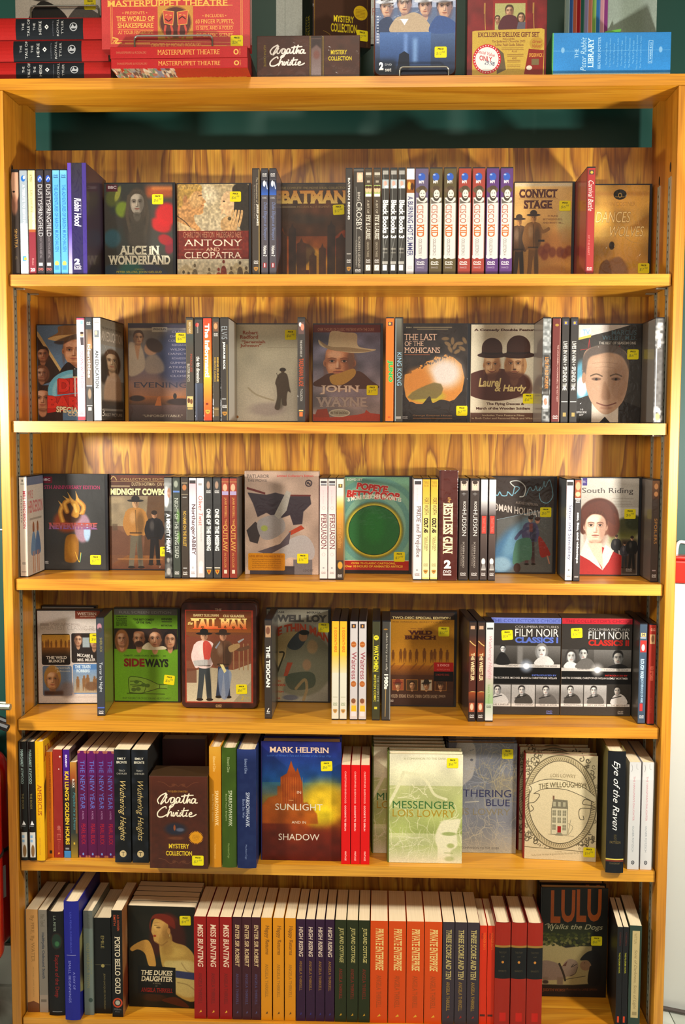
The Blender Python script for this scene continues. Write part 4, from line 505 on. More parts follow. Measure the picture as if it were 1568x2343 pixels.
def mohicans(c):
    c.r(565, 205, 1165, 1080, '2e2622'); c.n(60, .2, seed=3); r_ = random.Random(5); c.p([(590, 655), (640, 640), (660, 610), (700, 600), (730, 570), (770, 560), (790, 535), (850, 520), (870, 490), (930, 500), (960, 470), (1040, 500), (1110, 560), (1140, 680), (1120, 800), (1050, 880), (930, 920), (850, 915), (760, 920), (650, 920), (620, 880), (600, 850), (585, 760)], 'c07c34', 1); [c.e(640+i*17+r_.uniform(-8, 8), 628-i*7+r_.uniform(-14, 10), r_.uniform(6, 16), r_.uniform(5, 13), '2e2622', .95, .3, r_.uniform(0, 90)) for i in range(26)]; [c.l([(860+i*22, 480), (850+i*24+r_.uniform(-15, 15), 540+r_.uniform(0, 50))], 4, '3c2c20', .7) for i in range(9)]
    c.e(960, 640, 150, 130, 'd4c8c0', .95, .95); c.e(720, 720, 130, 120, 'b8702c', .8, .7); c.e(800, 850, 160, 60, 'a8982c', .9, .5); c.p([(615, 860), (660, 815), (720, 780), (790, 750), (860, 725), (925, 738), (945, 780), (930, 830), (880, 870), (760, 875), (660, 885)], '6c5c34', .92, b=3); c.p([(585, 930), (650, 900), (740, 930), (820, 850), (850, 910), (930, 880), (1050, 900), (1110, 840), (1165, 900), (1165, 1080), (565, 1080)], '2c2420', 1, sm=1)
    for i in range(9): c.e(960+i*22, 330+(i*47 % 120), 34, 16, '8c6c44', .7, .6, i*30)
    c.t('★★★★', 600, 222, 650, 238, 'b0a080'); c.r(665, 224, 1020, 234, '8c7c5c', .7); c.r(700, 242, 985, 250, '8c7c5c', .6)
    c.t('THE LAST', 585, 287, 880, 345, 'd4a88c', sf=1); c.t('OF THE', 588, 356, 758, 396, 'd4a88c', sf=1); c.t('MOHICANS', 590, 410, 912, 458, 'd4a88c', sf=1); c.r(585, 470, 820, 478, '7c4024', .9); c.dvd(572, 1032, 620, 1055, 'd8d0cc'); c.t('George Eastman House', 668, 1018, 1030, 1036, 'a06c3c'); c.r(668, 1046, 1030, 1054, '8c5c34', .8)
F('mohicans', (565, 203, 1168, 1080), '2e2622', mohicans)
def comedyduo(c):
    c.r(-390, 210, 268, 1085, 'c8bda4'); c.r(-390, 1003, 268, 1085, '5a3a2a'); x = -398
    c.t('A Comedy Double Feature', -358, 248, 222, 275, '46261c', b=.05); c.e(-150, 750, 320, 145, '4a2418', 1, .03)
    c.face(-190, 575, 205, 'c09060', '4c2c1c', 1, dark='7c4c2c', bald=1); c.e(30, 575, 105, 120, 'c09060', 1, .06); c.face(20, 570, 225, 'c09060', '34201a', -1, dark='6c4024', bald=1); c.r(5, 608, 35, 620, '34201a', .9, 3); c.l([(-230, 618), (-190, 640), (-150, 618)], 5, '5c2c1c', .8); c.l([(-25, 632), (20, 650), (62, 630)], 5, '5c2c1c', .8)
    for cx, cy, q in ((-190, 430, 1.0), (55, 420, 1.15)):
        c.e(cx, cy-10, 95*q, 90*q, '40241a', 1, .05); c.r(cx-95*q, cy-10, cx+95*q, cy+50*q, '40241a'); c.e(cx, cy+55*q, 135*q, 26*q, '341c14', 1, .1); c.l([(cx-90*q, cy+34*q), (cx, cy+44*q), (cx+90*q, cy+34*q)], 16, '241410', .8)
    c.p([(-300, 700), (-190, 640), (60, 640), (170, 700), (150, 850), (-280, 850)], '4a2418', .8, sm=1, b=8); c.t('Laurel', -310, 690, -100, 770, 'c8b070', it=.2, b=.03); c.t('& Hardy', -160, 750, 135, 830, 'c8b070', it=.2, b=.03)
    c.t('The Flying Deuces &', -235, 912, 118, 940, '46261c', b=.04); c.t('March of the Wooden Soldiers', -330, 952, 172, 976, '46261c', b=.04); c.t('Includes Two Feature Films', -270, 1018, 120, 1034, 'b8a480', b=.02); c.t('in Both Color and Restored Black and White!', -370, 1046, 218, 1062, 'b8a480', b=.02)
F('comedyduo', (-388, 210, 250, 1085), 'b0a48c', comedyduo)
def welby(c):
    c.r(600, 215, 1215, 1090, '383430'); c.p([(600, 215), (1100, 215), (900, 270), (620, 335), (600, 335)], 'd4ccc4'); c.p([(620, 260), (715, 240), (720, 320), (620, 330)], 'eceae4'); c.t('TV', 640, 258, 708, 305, '60a8dc'); c.p([(600, 330), (720, 300), (720, 325), (600, 350)], 'd8c060')
    c.e(650, 720, 100, 180, '5ca4c0', .9, .5); c.e(640, 770, 50, 90, 'e8f0ec', .8, .6); c.l([(620, 440), (680, 430), (690, 460), (705, 340), (725, 530), (735, 420), (800, 440), (960, 430), (1000, 400), (1010, 450)], 5, 'b03030', .9, sm=0)
    c.p([(600, 880), (760, 830), (800, 1090), (600, 1090)], '2c2824', 1); c.p([(1000, 880), (1215, 960), (1215, 1090), (940, 1090)], '241f1c', 1); c.p([(740, 900), (1000, 900), (1000, 1090), (740, 1090)], 'c8bcac', 1); c.p([(820, 1090), (870, 1040), (920, 1090)], '1c1a1a')
    c.p([(650, 560), (680, 440), (860, 395), (1040, 440), (1090, 560), (1080, 780), (1020, 930), (880, 1020), (760, 940), (690, 800)], 'b08c70', 1, sm=1); c.p([(643, 640), (648, 500), (720, 420), (860, 388), (1000, 410), (1080, 500), (1098, 640), (1068, 560), (1010, 490), (900, 462), (790, 480), (710, 510), (684, 600), (672, 680)], '5c5048', 1, sm=1, b=5); c.e(860, 560, 150, 60, 'c4a084', .6, .9); c.l([(740, 560), (860, 548), (980, 562)], 5, '8c6850', .5, b=4); c.l([(760, 600), (860, 590), (970, 604)], 5, '8c6850', .4, b=4)
    c.e(1000, 720, 80, 180, '8c6850', .6, .8); c.e(660, 690, 20, 50, 'a47c60', 1, .3)
    for x in (780, 970): c.e(x, 700, 46, 14, '5c4030', .8, .4); c.e(x, 702, 13, 11, '241a14', 1, .3); c.l([(x-55, 672), (x, 655), (x+55, 675)], 12, '54402f', .9)
    c.p([(860, 720), (830, 860), (870, 890), (920, 870), (900, 800)], '8c6448', .6, sm=1, b=6); c.l([(790, 915), (880, 940), (975, 915)], 12, '6c3c30', .9); c.e(880, 960, 60, 14, '9c7058', .8, .5)
    c.t('MARCUS', 918, 262, 1158, 306, '506c78', b=.01); c.t('WELBY, M.D.', 830, 310, 1160, 356, '506c78', b=.01); c.t('THE BEST OF SEASON ONE', 798, 366, 1155, 390, 'c8c0b4', b=.02); c.t('10', 635, 968, 660, 984, 'ddd'); c.t('EPISODE', 592, 992, 692, 1010, 'ddd', b=.02); c.t('SET', 622, 1018, 664, 1034, 'ddd', b=.02)
F('welby', (590, 213, 1215, 1090), '383430', welby)
def hendf(c):
    c.r(0, 0, 140, 190, 'b4aa9c'); c.r(0, 0, 140, 16, '5c6478'); c.t('MRS', 10, 26, 50, 42, 'a85858'); c.t('HENDERSON', 10, 46, 132, 70, 'a85858', b=.02); c.r(20, 80, 120, 84, '8c8478')
    for x, q in ((50, '5c7894'), (85, '4c6484')): c.e(x, 100, 8, 12, '7c4c2c', 1, .2); c.p([(x-22, 150), (x-10, 112), (x+10, 112), (x+24, 150)], q, 1, sm=1); c.l([(x-6, 148), (x-4, 186)], 6, 'a87454'); c.l([(x+8, 148), (x+8, 186)], 6, 'a87454')
F('hendf', (0, 0, 140, 190), 'b4aa9c', hendf, 2)
def neverwhere(c):
    c.n(160, .25, '4a4a48', 2); c.r(370, 155, 470, 215, '6c1428'); c.t('BBC', 385, 172, 455, 194, 'ccc', b=.03); c.t('15TH ANNIVERSARY EDITION', 385, 236, 902, 268, 'b0285c', sf=1)
    c.p([(590, 700), (690, 690), (700, 850), (670, 930), (590, 930), (570, 880)], '8c5c1c', 1, sm=1, b=3); c.e(640, 800, 40, 90, 'b07c2c', .7, .8); c.e(600, 560, 120, 100, '8c3c1c', .9, .5); c.e(740, 620, 75, 130, 'a07c8c', .9, .3); c.e(780, 660, 30, 80, '9cc4e4', .8, .5); c.e(640, 480, 90, 100, '3c2414', .9, .4)
    for q in ([(560, 560), (540, 480), (560, 420), (520, 370)], [(600, 470), (580, 400), (620, 370), (560, 325)], [(660, 500), (680, 430), (650, 380), (605, 290)], [(740, 480), (750, 420), (700, 370), (680, 280)]):
        c.l(q[:3], 44, '9c6424', 1, b=6); c.l(q[:3], 20, 'd09c44', .8, b=8); c.p([(q[2][0]-14, q[2][1]), q[3], (q[2][0]+16, q[2][1])], 'c89444', .9)
    c.l([(670, 400), (690, 440), (680, 500)], 56, 'b8842c', 1, b=8); c.l([(668, 410), (684, 470)], 22, 'e0b45c', .8, b=8); c.l([(720, 490), (757, 450)], 14, 'c09040', 1)
    c.t('NEVERWHERE', 440, 575, 868, 632, ('b04c2c', '6c58a0'), b=.04, sf=1.3, o='7c2c34', ow=2); c.l([(670, 840), (705, 930), (720, 845)], 6, 'd0a838'); c.l([(712, 930), (724, 850)], 4, '40c8a0', .7); c.dvd(372, 925, 425, 945)
F('neverwhere', (345, 140, 950, 995), '2c2b2a', neverwhere)
def cowboy(c):
    c.g(130, 320, '5c2c1c', '34241c'); c.g(320, 600, '7c6c54', '8c7c60'); c.g(600, 870, '6c4c38', '5c3c2c'); c.g(870, 1000, '7c5028', '4c2818'); c.n(60, .12, seed=6)
    c.l([(990, 170), (1010, 145), (1030, 150), (1045, 175)], 8, 'b89c5c'); c.t("COLLECTOR'S EDITION", 1085, 157, 1560, 179, 'b89c64'); c.r(985, 186, 1560, 189, 'b89c64'); c.t('DUSTIN HOFFMAN  JON VOIGHT', 1190, 196, 1580, 240, 'c0ac80', b=.01); c.r(990, 225, 1170, 238, 'b8a47c', .7)
    c.t('MIDNIGHT COWBOY', 985, 252, 1560, 314, 'e4e0a0', b=.05); c.p([(1340, 320), (1560, 320), (1560, 870), (1290, 870)], '4c301c', .8, b=4); c.p([(980, 600), (1160, 680), (1160, 860), (980, 960)], '5c3c2c', .8, b=3); c.r(1000, 580, 1050, 640, '4c3c2c', .7, 4); c.e(1030, 360, 80, 30, 'a89470', .5, .8)
    c.fig(1222, 340, 985, '9c6c34', '5c5444', 'b08860', '1c1614'); c.fig(1398, 455, 955, '1c1a1c', '1c1818', 'a87c5c'); c.l([(1050, 905), (1470, 905)], 10, '94683c', .8, b=6); c.t('2', 1442, 968, 1452, 984, 'ccc')
F('cowboy', (972, 130, 1580, 998), '5c2c1c', cowboy)
def mech(c):   # plain stand-in: armour-like angular masses on tan, no figure copied
    c.g(110, 1036, 'a08674', 'ae9684'); c.n(120, .14, seed=7)
    c.t('PATLABOR', 808, 140, 1005, 172, '4c403c'); c.t('THE MOVIE', 808, 182, 985, 206, '4c403c'); c.t('Limited Collector’s Edition', 1075, 140, 1400, 160, 'a83c34', b=.02); c.e(1357, 215, 32, 32, '34282c', 1, .05); c.e(1357, 215, 22, 22, '8c7464', 1, .1); c.e(1350, 212, 10, 10, '34282c', 1, .2); c.e(1366, 222, 8, 8, '34282c', 1, .2)
    c.p([(810, 300), (980, 320), (1060, 300), (1180, 330), (1370, 330), (1380, 400), (1310, 470), (1300, 580), (1220, 590), (1190, 500), (1080, 540), (980, 480), (900, 520), (860, 400)], '30262c', .95, sm=0, b=2); c.p([(805, 250), (970, 300), (968, 318), (803, 270)], '5c2420'); c.r(1190, 318, 1375, 332, '5c2420')
    c.p([(800, 640), (880, 560), (940, 620), (900, 760), (830, 740)], '38302f', 1); c.p([(900, 560), (1040, 500), (1130, 540), (1140, 640), (1020, 720), (930, 700)], '8c8480', .95, sm=1); c.p([(1050, 500), (1160, 280), (1200, 300), (1160, 460), (1090, 540)], 'a0988c', .95); c.p([(1100, 800), (1220, 700), (1340, 690), (1410, 800), (1380, 900), (1200, 880), (1130, 900)], 'a49c98', 1, sm=1)
    c.p([(1180, 650), (1290, 590), (1320, 620), (1200, 680)], 'a03c24'); c.p([(900, 830), (1100, 760), (1200, 640), (1180, 760), (1000, 860)], '54484c', 1); c.e(960, 620, 30, 26, '8c9440', .9, .5); c.r(1220, 900, 1390, 1036, '6c6464'); c.r(830, 960, 1230, 1036, '3c3436')
    c.r(815, 845, 1145, 1000, 'c07c14', rad=12); c.t('NEVER BEFORE AVAILABLE IN THE US!', 828, 864, 1135, 882, '7c3c10')
    for i in range(5): c.t('Special package illustrated by limited release and more'[i*3:i*3+40], 850, 896+i*19, 1110, 906+i*19, '5c3010')
    c.t('2 DVD SET', 1308, 990, 1400, 1008, '3c3434')
F('mech', (785, 108, 1448, 1036), '8c7464', mech)
def cartoons(c):   # characters left out
    c.r(248, 140, 800, 960, '6f9c7c')
    for i, q in enumerate(('5a8a80', '7ca88c', '5c8c84', '84ac90', '5c9088', '74a488')): c.e(500, 560, 400-i*46, 420-i*46, q, .8, .04)
    c.e(498, 595, 242, 240, '1c1c14'); c.e(498, 595, 236, 234, 'c8b83c'); c.e(498, 595, 216, 214, '1c1c14', 1, .02); c.e(498, 595, 212, 210, '2c6434', 1, .03); c.e(498, 560, 90, 140, '2c7434', .7, .8)
    c.t('8 DVD SET', 268, 152, 400, 172, 'd8dcc8', b=.03); c.t('POPEYE,', 345, 200, 620, 260, 'b82820', b=.06, it=.2, o='eee4d4', ow=2.5, ang=-.12); c.t('BETTY BOOP', 265, 262, 712, 328, 'b82820', b=.06, it=.15, o='eee4d4', ow=2.5, ang=-.06)
    c.t('& MORE FLEISCHER FAVORITES', 275, 316, 725, 352, 'e8e4d0', b=.04, arc=.8)
    c.r(246, 857, 790, 938, 'a8281c'); c.t('OVER 70 CLASSIC CARTOONS,', 308, 872, 680, 892, 'e0b83c', b=.04); c.t('Over 10 HOURS OF ANIMATED ANTICS!', 258, 896, 740, 916, 'e0b83c', b=.04); c.r(246, 938, 800, 960, '241c18'); c.r(246, 853, 790, 858, 'ddd0b0')
F('cartoons', (235, 138, 792, 958), '6f9c7c', cartoons)
def roman(c):
    c.g(150, 936, '3a2e28', '34302c'); c.p([(20, 500), (500, 400), (500, 936), (20, 936)], '5c5c58', .9, b=3); c.e(120, 760, 120, 240, '3c6c94', .8, .7, 35); c.e(200, 650, 70, 200, '6c94a8', .7, .7, 35); c.e(60, 870, 90, 60, '94b0bc', .7, .6)
    c.l([(-30, 270), (20, 300), (40, 270), (60, 300), (100, 300), (110, 270), (150, 300), (170, 230), (210, 240), (170, 285)], 8, '7cb4c8'); c.l([(170, 230), (130, 190), (200, 180), (260, 230), (250, 300), (215, 310)], 9, 'c8ccc4'); c.l([(265, 300), (300, 230), (320, 260), (340, 250), (350, 220), (365, 260), (390, 230), (380, 260), (410, 230), (420, 180), (430, 230), (465, 170), (490, 240), (495, 310), (450, 360), (395, 340), (380, 280)], 6, '6c9cac')
    c.t('GREGORY PECK', 0, 386, 145, 408, '9c8c80', ang=-.1); c.t('AUDREY HEPBURN', 180, 356, 372, 378, '9c8c80', ang=-.1); c.t('ROMAN HOLIDAY', -40, 392, 398, 452, 'c8bcb0', b=.01, ang=-.15); c.l([(20, 500), (378, 425)], 3, '8ca4b0', sm=0)
    c.fig(310, 465, 870, '4c4864', '543c3c', 'b08c74'); c.e(320, 470, 20, 10, '34241c'); c.l([(290, 570), (230, 600), (185, 655)], 26, '444460'); c.e(370, 505, 20, 26, 'a8745c', 1, .2); c.e(370, 492, 24, 16, '3c241c', 1, .2); c.p([(380, 640), (430, 680), (485, 780), (460, 800), (400, 800)], '8c2c24', 1, sm=1); c.p([(180, 700), (220, 660), (300, 650), (325, 700), (320, 820), (260, 840), (190, 870), (160, 850)], '48705c', 1, sm=1); c.e(200, 900, 30, 40, '3c241c', 1, .2); c.l([(460, 800), (478, 860)], 12, 'a8745c'); c.r(300, 530, 330, 600, '7c3c34', .8, 3)
F('roman', (-50, 150, 512, 938), '3a2e28', roman)
def riding(c):
    c.r(722, 168, 1196, 945, 'bcb4a8'); c.g(168, 400, 'c4bcb0', 'a49c90'); c.e(1110, 560, 120, 80, '3c3c20', .95, .4); c.e(1160, 520, 70, 60, '2c3018', .95, .4); c.r(960, 600, 1196, 700, '5c5c24', .8, 20); c.r(1060, 660, 1196, 945, '34281f', .95, 10); c.fig(1020, 620, 860, '1c1a1a', '2c2220', 'a88468'); c.fig(1090, 680, 890, '3c3c44', '2c2c30', 'a88468'); c.fig(1150, 630, 900, '181818', '141414', 'a88468')
    c.r(730, 165, 768, 225, '3c2c74'); c.t('BBC', 735, 185, 762, 205, 'ccc'); c.t('South Riding', 728, 243, 1150, 298, '3c3430', sf=1.2); c.r(980, 325, 1150, 330, '8c8478', .6); c.r(990, 350, 1130, 355, '8c8478', .6); c.r(980, 372, 1145, 377, '8c8478', .6)
    c.e(870, 480, 165, 155, '4c2414', 1, .1); c.e(985, 540, 60, 100, '5c2c18', 1, .3); c.e(745, 560, 30, 60, '4c2414', 1, .2); c.face(845, 560, 250, 'dcb8a0', '4c2414', 1, dark='8c6450', look=0); c.p([(730, 440), (780, 380), (900, 350), (980, 420), (1010, 540), (940, 500), (900, 430), (800, 440), (750, 500)], '542818', 1, sm=1)
    c.p([(722, 790), (780, 730), (900, 720), (960, 740), (1066, 790), (1066, 945), (722, 945)], '98201c', 1); c.p([(722, 780), (775, 650), (830, 760), (910, 910), (800, 830), (725, 790)], 'd0c8bc'); c.p([(910, 912), (900, 800), (930, 700), (1000, 750), (960, 840)], 'd0c8bc'); c.p([(780, 690), (900, 690), (915, 900), (830, 780)], 'd8b49c', 1, b=2); c.dvd(1105, 895, 1155, 918, 'b0a8a0')
F('riding', (715, 165, 1200, 945), 'bcb4a8', riding)
def filmset(c):
    c.r(255, 100, 860, 945, 'c4b8b0'); c.r(625, 95, 860, 182, '7c3420'); c.t('WESTERN', 645, 126, 825, 152, 'ddccbc', b=.03, sf=1); c.t('ADVENTURES', 668, 156, 815, 168, 'ccb8a8', b=.02)
    c.t('TURNER CLASSIC MOVIES', 385, 222, 668, 240, '8c7c74', ang=-.03); c.r(290, 222, 375, 246, 'a49890'); c.t('GREATEST CLASSIC FILMS', 292, 244, 880, 286, 'a89c94', ang=-.03); c.t('COLLECTION', 712, 272, 860, 286, '8c7c74')
    c.r(302, 318, 572, 596, '1c1410', rad=16); c.g(325, 470, 'b8882c', 'b8782c', 304, 570); c.g(440, 530, '7c4c18', '1c1410', 304, 570); rough_people(c, [312, 345, 365, 395, 440, 488, 530, 562], 372, 460, '6c4014'); c.t('THE WILD', 345, 520, 540, 545, 'd8d0c4', b=.03, sf=1.2); c.t('BUNCH', 370, 550, 515, 575, 'd8d0c4', b=.03, sf=1.2)
    c.r(585, 312, 860, 578, '241c1a', rad=16); c.face(650, 375, 100, 'a87c60', '34201a', -1); c.r(690, 350, 760, 440, '9ca8ac', .9, 4); c.face(800, 390, 110, '9c7458', '1c1414'); c.t('MCCABE &', 640, 500, 790, 530, 'ccc4bc', b=.03, sf=1, ang=-.1); c.t('MRS. MILLER', 640, 540, 812, 565, 'ccc4bc', b=.03, sf=1)
    c.r(308, 605, 585, 875, '5c6c84', rad=16); c.e(540, 820, 80, 70, '6c5c58', .8, .7); c.e(400, 710, 80, 110, '9c7438', 1, .15); c.face(400, 730, 165, 'b08058', '9c7034', dark='5c3c24'); c.r(320, 830, 500, 872, '3c241c', 1, 8); c.t('Jeremiah', 428, 615, 566, 638, 'c8c0a8', sf=1); c.t('Johnson', 442, 646, 568, 666, 'c8c0a8', sf=1)
    c.r(596, 590, 860, 858, '4c74a8', rad=16); c.g(640, 850, '6c8cb4', 'a89474', 598, 860); rough_people(c, [640, 700, 735, 800, 830], 690, 840, '7c5430'); c.e(770, 790, 60, 40, '6c4c34', .9, .4); c.t('THE TRAIN', 615, 598, 762, 628, 'd0dce0', b=.02, sf=1); c.t('ROBBERS', 630, 638, 755, 666, 'd0dce0', b=.02, sf=1); c.r(545, 885, 820, 890, '9c9088', .7)
F('filmset', (262, 110, 862, 940), 'c4b8b0', filmset)
def sideways(c):
    c.r(970, 95, 1526, 865, '5e8a1a'); c.r(970, 90, 1526, 142, '54504c'); c.t('FULL SCREEN EDITION', 1020, 110, 1475, 130, '84807c'); c.n(200, .06, seed=5)
    for i in range(5): c.t(('NOMINATED FOR', '5 ACADEMY', 'AWARDS', 'INCLUDING', 'BEST PICTURE')[i], 995, 150+i*18, 1088, 163+i*18, '24300c', b=.03)
    c.t('“THE BEST COMEDY', 1140, 172, 1328, 190, '24300c', b=.04); c.t('OF THE YEAR.”', 1170, 196, 1308, 214, '24300c', b=.04); c.t('WINNER', 1385, 165, 1482, 185, '24300c', b=.04); c.r(1390, 192, 1480, 200, '34401c'); c.t('BEST PICTURE', 1385, 222, 1482, 236, '24300c', b=.03)
    c.r(970, 256, 1526, 428, '2c201c'); c.face(1040, 345, 120, 'b07858', '8c5830', long=.8); c.face(1190, 345, 135, 'ac7450', '2c1c14', bald=1); c.e(1190, 385, 38, 26, '241814', .8, .4); c.face(1330, 345, 150, 'b47c58', '34221a'); c.face(1462, 350, 130, 'b8805c', '1c1414', -1, long=.3); c.p([(1220, 428), (1270, 370), (1320, 410), (1400, 400), (1420, 428)], 'c4b494', 1, sm=1)
    for i, s in enumerate(('GIAMATTI', 'HADEN CHURCH', 'MADSEN', 'OH')): c.t(s, (1056, 1150, 1292, 1400)[i], 478, (1134, 1276, 1362, 1424)[i], 492, '2c3c10', b=.02)
    c.t('SIDE', 1056, 508, 1238, 578, '6c1c14', b=.05); c.t('WAYS', 1240, 510, 1446, 580, '1c1c10', b=.05)
    c.p([(1100, 670), (1110, 664), (1200, 668), (1280, 690), (1360, 722), (1430, 722), (1428, 760), (1360, 758), (1290, 776), (1200, 800), (1110, 800), (1100, 790)], '6c8c2c', 1, sm=1)
    for q in ([(1102, 790), (1100, 668), (1200, 668), (1280, 690), (1360, 724), (1430, 724)], [(1102, 796), (1200, 800), (1290, 778), (1360, 758), (1428, 760)], [(1110, 700), (1200, 700), (1220, 730), (1110, 730)], [(1130, 745), (1240, 740), (1230, 790)], [(1368, 724), (1366, 758)]): c.l(q, 5, '24340c')
    for x, y in ((1165, 705), (1225, 730), (1180, 765), (1260, 735), (1140, 770)): c.e(x, y, 22, 16, '3c541c', .9, .3)
    c.l([(1080, 802), (1410, 806)], 6, '24340c', sm=0); c.t('FROM THE DIRECTOR OF ELECTION AND ABOUT SCHMIDT', 1042, 836, 1465, 852, '34441c')
F('sideways', (970, 92, 1530, 866), '5e8a1a', sideways)
def tallman(c):
    c.r(92, 30, 775, 990, '34160f'); c.n(40, .3, seed=9); c.r(128, 100, 740, 940, '8c2c18'); c.r(138, 110, 725, 930, '6c3c20'); c.g(110, 300, '5c2c14', '8c4c1c', 140, 722); c.p([(140, 330), (260, 360), (260, 560), (140, 620)], '742014', 1); c.g(560, 930, '9c8c70', 'b4a88c', 140, 722); c.p([(140, 340), (722, 320), (722, 580), (560, 640), (360, 620), (140, 660)], '6c3824', .9); c.r(140, 630, 230, 760, '5c3424', .8); c.p([(560, 930), (720, 740), (722, 930)], '8c8468', .8)
    for x in (560, 610, 650, 690): c.r(x, 400, x+9, 640, '8c6844')
    c.t('THE', 400, 88, 458, 108, 'a08468', sf=1); c.t('BARRY SULLIVAN', 206, 138, 432, 160, 'd0bc84', b=.03, sf=1.3); c.t('CLU GULAGER', 472, 142, 665, 164, 'd0bc84', b=.03, sf=1.3); c.t('the', 155, 206, 200, 236, 'e0c878', it=.4, b=.02); c.t('TALL MAN', 185, 175, 678, 272, ('e8d880', 'd0481c'), b=.06, sf=1.6, o='34140c', ow=2.5)
    c.fig(300, 290, 915, 'd0b4ac', '34383a', 'b88868', '1a1512', arm=.6); c.p([(290, 400), (330, 380), (370, 440), (350, 540), (300, 540)], 'ac3428', .9, sm=1); c.p([(200, 560), (330, 545), (330, 600), (210, 610)], '9c9c98', .8); c.fig(470, 290, 890, '5c3c28', '2c3448', 'b88060', '34241a', arm=1.0); c.p([(430, 640), (520, 640), (545, 700), (500, 900), (440, 860)], '74829c', .8, sm=1); c.p([(520, 430), (600, 400), (620, 430), (540, 480)], '9c7c50', .9, sm=1); c.p([(600, 380), (655, 352), (660, 362), (612, 398)], '8c8c8c'); c.p([(395, 440), (440, 380), (446, 388), (410, 450)], '7c8088'); c.p([(440, 590), (470, 590), (500, 650), (480, 670)], 'd0c084')
    c.t('2', 628, 875, 655, 914, 'b0983c', it=.3, b=.04); c.t('DVD', 662, 885, 705, 905, 'b0983c'); c.dvd(402, 955, 455, 980, 'c8a870')
F('tallman', (92, 30, 775, 990), '34160f', tallman, .68)
def thinman(c):
    c.r(860, 105, 1450, 912, '989280'); c.n(140, .12, seed=3); c.t('WILLIAM', 880, 120, 1030, 138, '4c4640', b=.02); c.t('MYRNA', 1240, 122, 1368, 140, '4c4640', b=.02); c.t('POWELL LOY', 850, 150, 1425, 214, '4c4844', b=.06)
    c.t('THE THIN MAN', 850, 330, 1450, 410, 'b4482a', b=.05, arc=1.3)
    c.e(1180, 580, 300, 290, '6c6c54', .7, .1); c.p([(930, 470), (980, 340), (1080, 300), (1160, 310), (1120, 400), (1060, 420), (1040, 520), (980, 600), (930, 680), (915, 560)], 'a89464', 1, sm=1); c.p([(1060, 420), (1160, 300), (1260, 300), (1200, 420), (1130, 460)], '3c4448', 1, sm=1); c.e(1205, 340, 40, 44, '9c7450', 1, .2); c.e(1215, 305, 46, 22, '24241f', 1, .2); c.e(1290, 430, 50, 60, 'a48860', .9, .4)
    c.l([(990, 480), (1030, 490), (990, 600), (960, 680)], 14, '34301f'); c.p([(1040, 720), (1080, 670), (1260, 650), (1320, 700), (1290, 790), (1100, 810)], '4c5444', 1, sm=1); c.e(1240, 590, 40, 50, '9c7c5c', .9, .5); c.p([(1060, 570), (1110, 570), (1060, 690), (1025, 690)], 'a8442c', .9); c.l([(1140, 800), (1220, 720), (1240, 800), (1210, 900)], 26, 'a08458', .8, b=4); c.e(1090, 880, 70, 24, '54586c', .7, .5)
    c.p([(900, 700), (1040, 700), (1000, 905), (900, 905)], 'b09c74', .8, b=6); c.t('MAUREEN', 870, 728, 995, 744, 'b0402c', b=.02); c.t("O'SULLIVAN", 850, 758, 1040, 782, 'b0402c', b=.04); c.t('NAT PENDLETON', 800, 822, 1025, 838, 'b0402c', b=.03); c.t('MINNA GOMBELL', 800, 878, 995, 896, 'b0402c', b=.03)
F('thinman', (868, 103, 1438, 912), '807a68', thinman)
def bunch(c):
    c.g(120, 600, 'a87418', 'b0741c'); c.r(560, 118, 1160, 182, '34241a'); c.t('TWO-DISC SPECIAL EDITION', 575, 158, 1105, 180, 'd0bc80', b=.03); c.t("THE ORIGINAL DIRECTOR'S CUT", 575, 200, 1100, 214, '5c3814'); c.g(600, 700, 'a4621c', '54301a'); c.g(690, 970, '4c2c1a', '34201a')
    c.t('THE', 806, 262, 850, 274, '5c2c14', sf=1); c.t('WILD', 726, 284, 942, 322, '4c2014', b=.06, sf=1.8); c.t('BUNCH', 694, 328, 972, 366, '4c2014', b=.06, sf=1.8); c.r(742, 266, 795, 269, '5c2c14'); c.r(862, 266, 905, 269, '5c2c14')
    rough_people(c, [585, 655, 692, 742, 800, 870, 935, 965, 1020, 1078], 450, 580, '64380f', .9)
    for x in (600, 690, 800, 870, 960, 1070): c.l([(x, 585), (x-50, 640)], 12, '6c3c18', .6, b=6)
    for i in range(4):
        x = 578+i*130; c.r(x, 730, x+106, 832, 'a0682c'); c.r(x+4, 734, x+102, 828, ('8c4428', '4c3820', 'b0a48c', '4c2c1c')[i]); c.face(x+53, 785, 66, 'b8885c', '2c1c14', hat=('6c2c20', None, '2c241c', '4c3424')[i])
    for i, s in enumerate(('HOLDEN', 'BORGNINE', 'RYAN', "O'BRIEN", 'OATES', 'SANCHEZ', 'JOHNSON')): c.t(s, 572+i*72, 868, 634+i*72, 900, 'a89074', b=.02)
    c.r(958, 572, 1135, 655, 'a81c18'); c.r(958, 655, 1135, 745, '14100f'); c.t('2 DISCS', 990, 588, 1100, 608, 'e4948c', b=.04); c.t('ALL THAT LOW PRICE', 985, 630, 1105, 644, 'd87c74'); c.t('2 MOVIE DISC', 975, 675, 1100, 694, '8c2c24', b=.03); c.dvd(556, 918, 592, 938, 'ccc0b0')
F('bunch', (556, 118, 1142, 968), 'a87418', bunch)
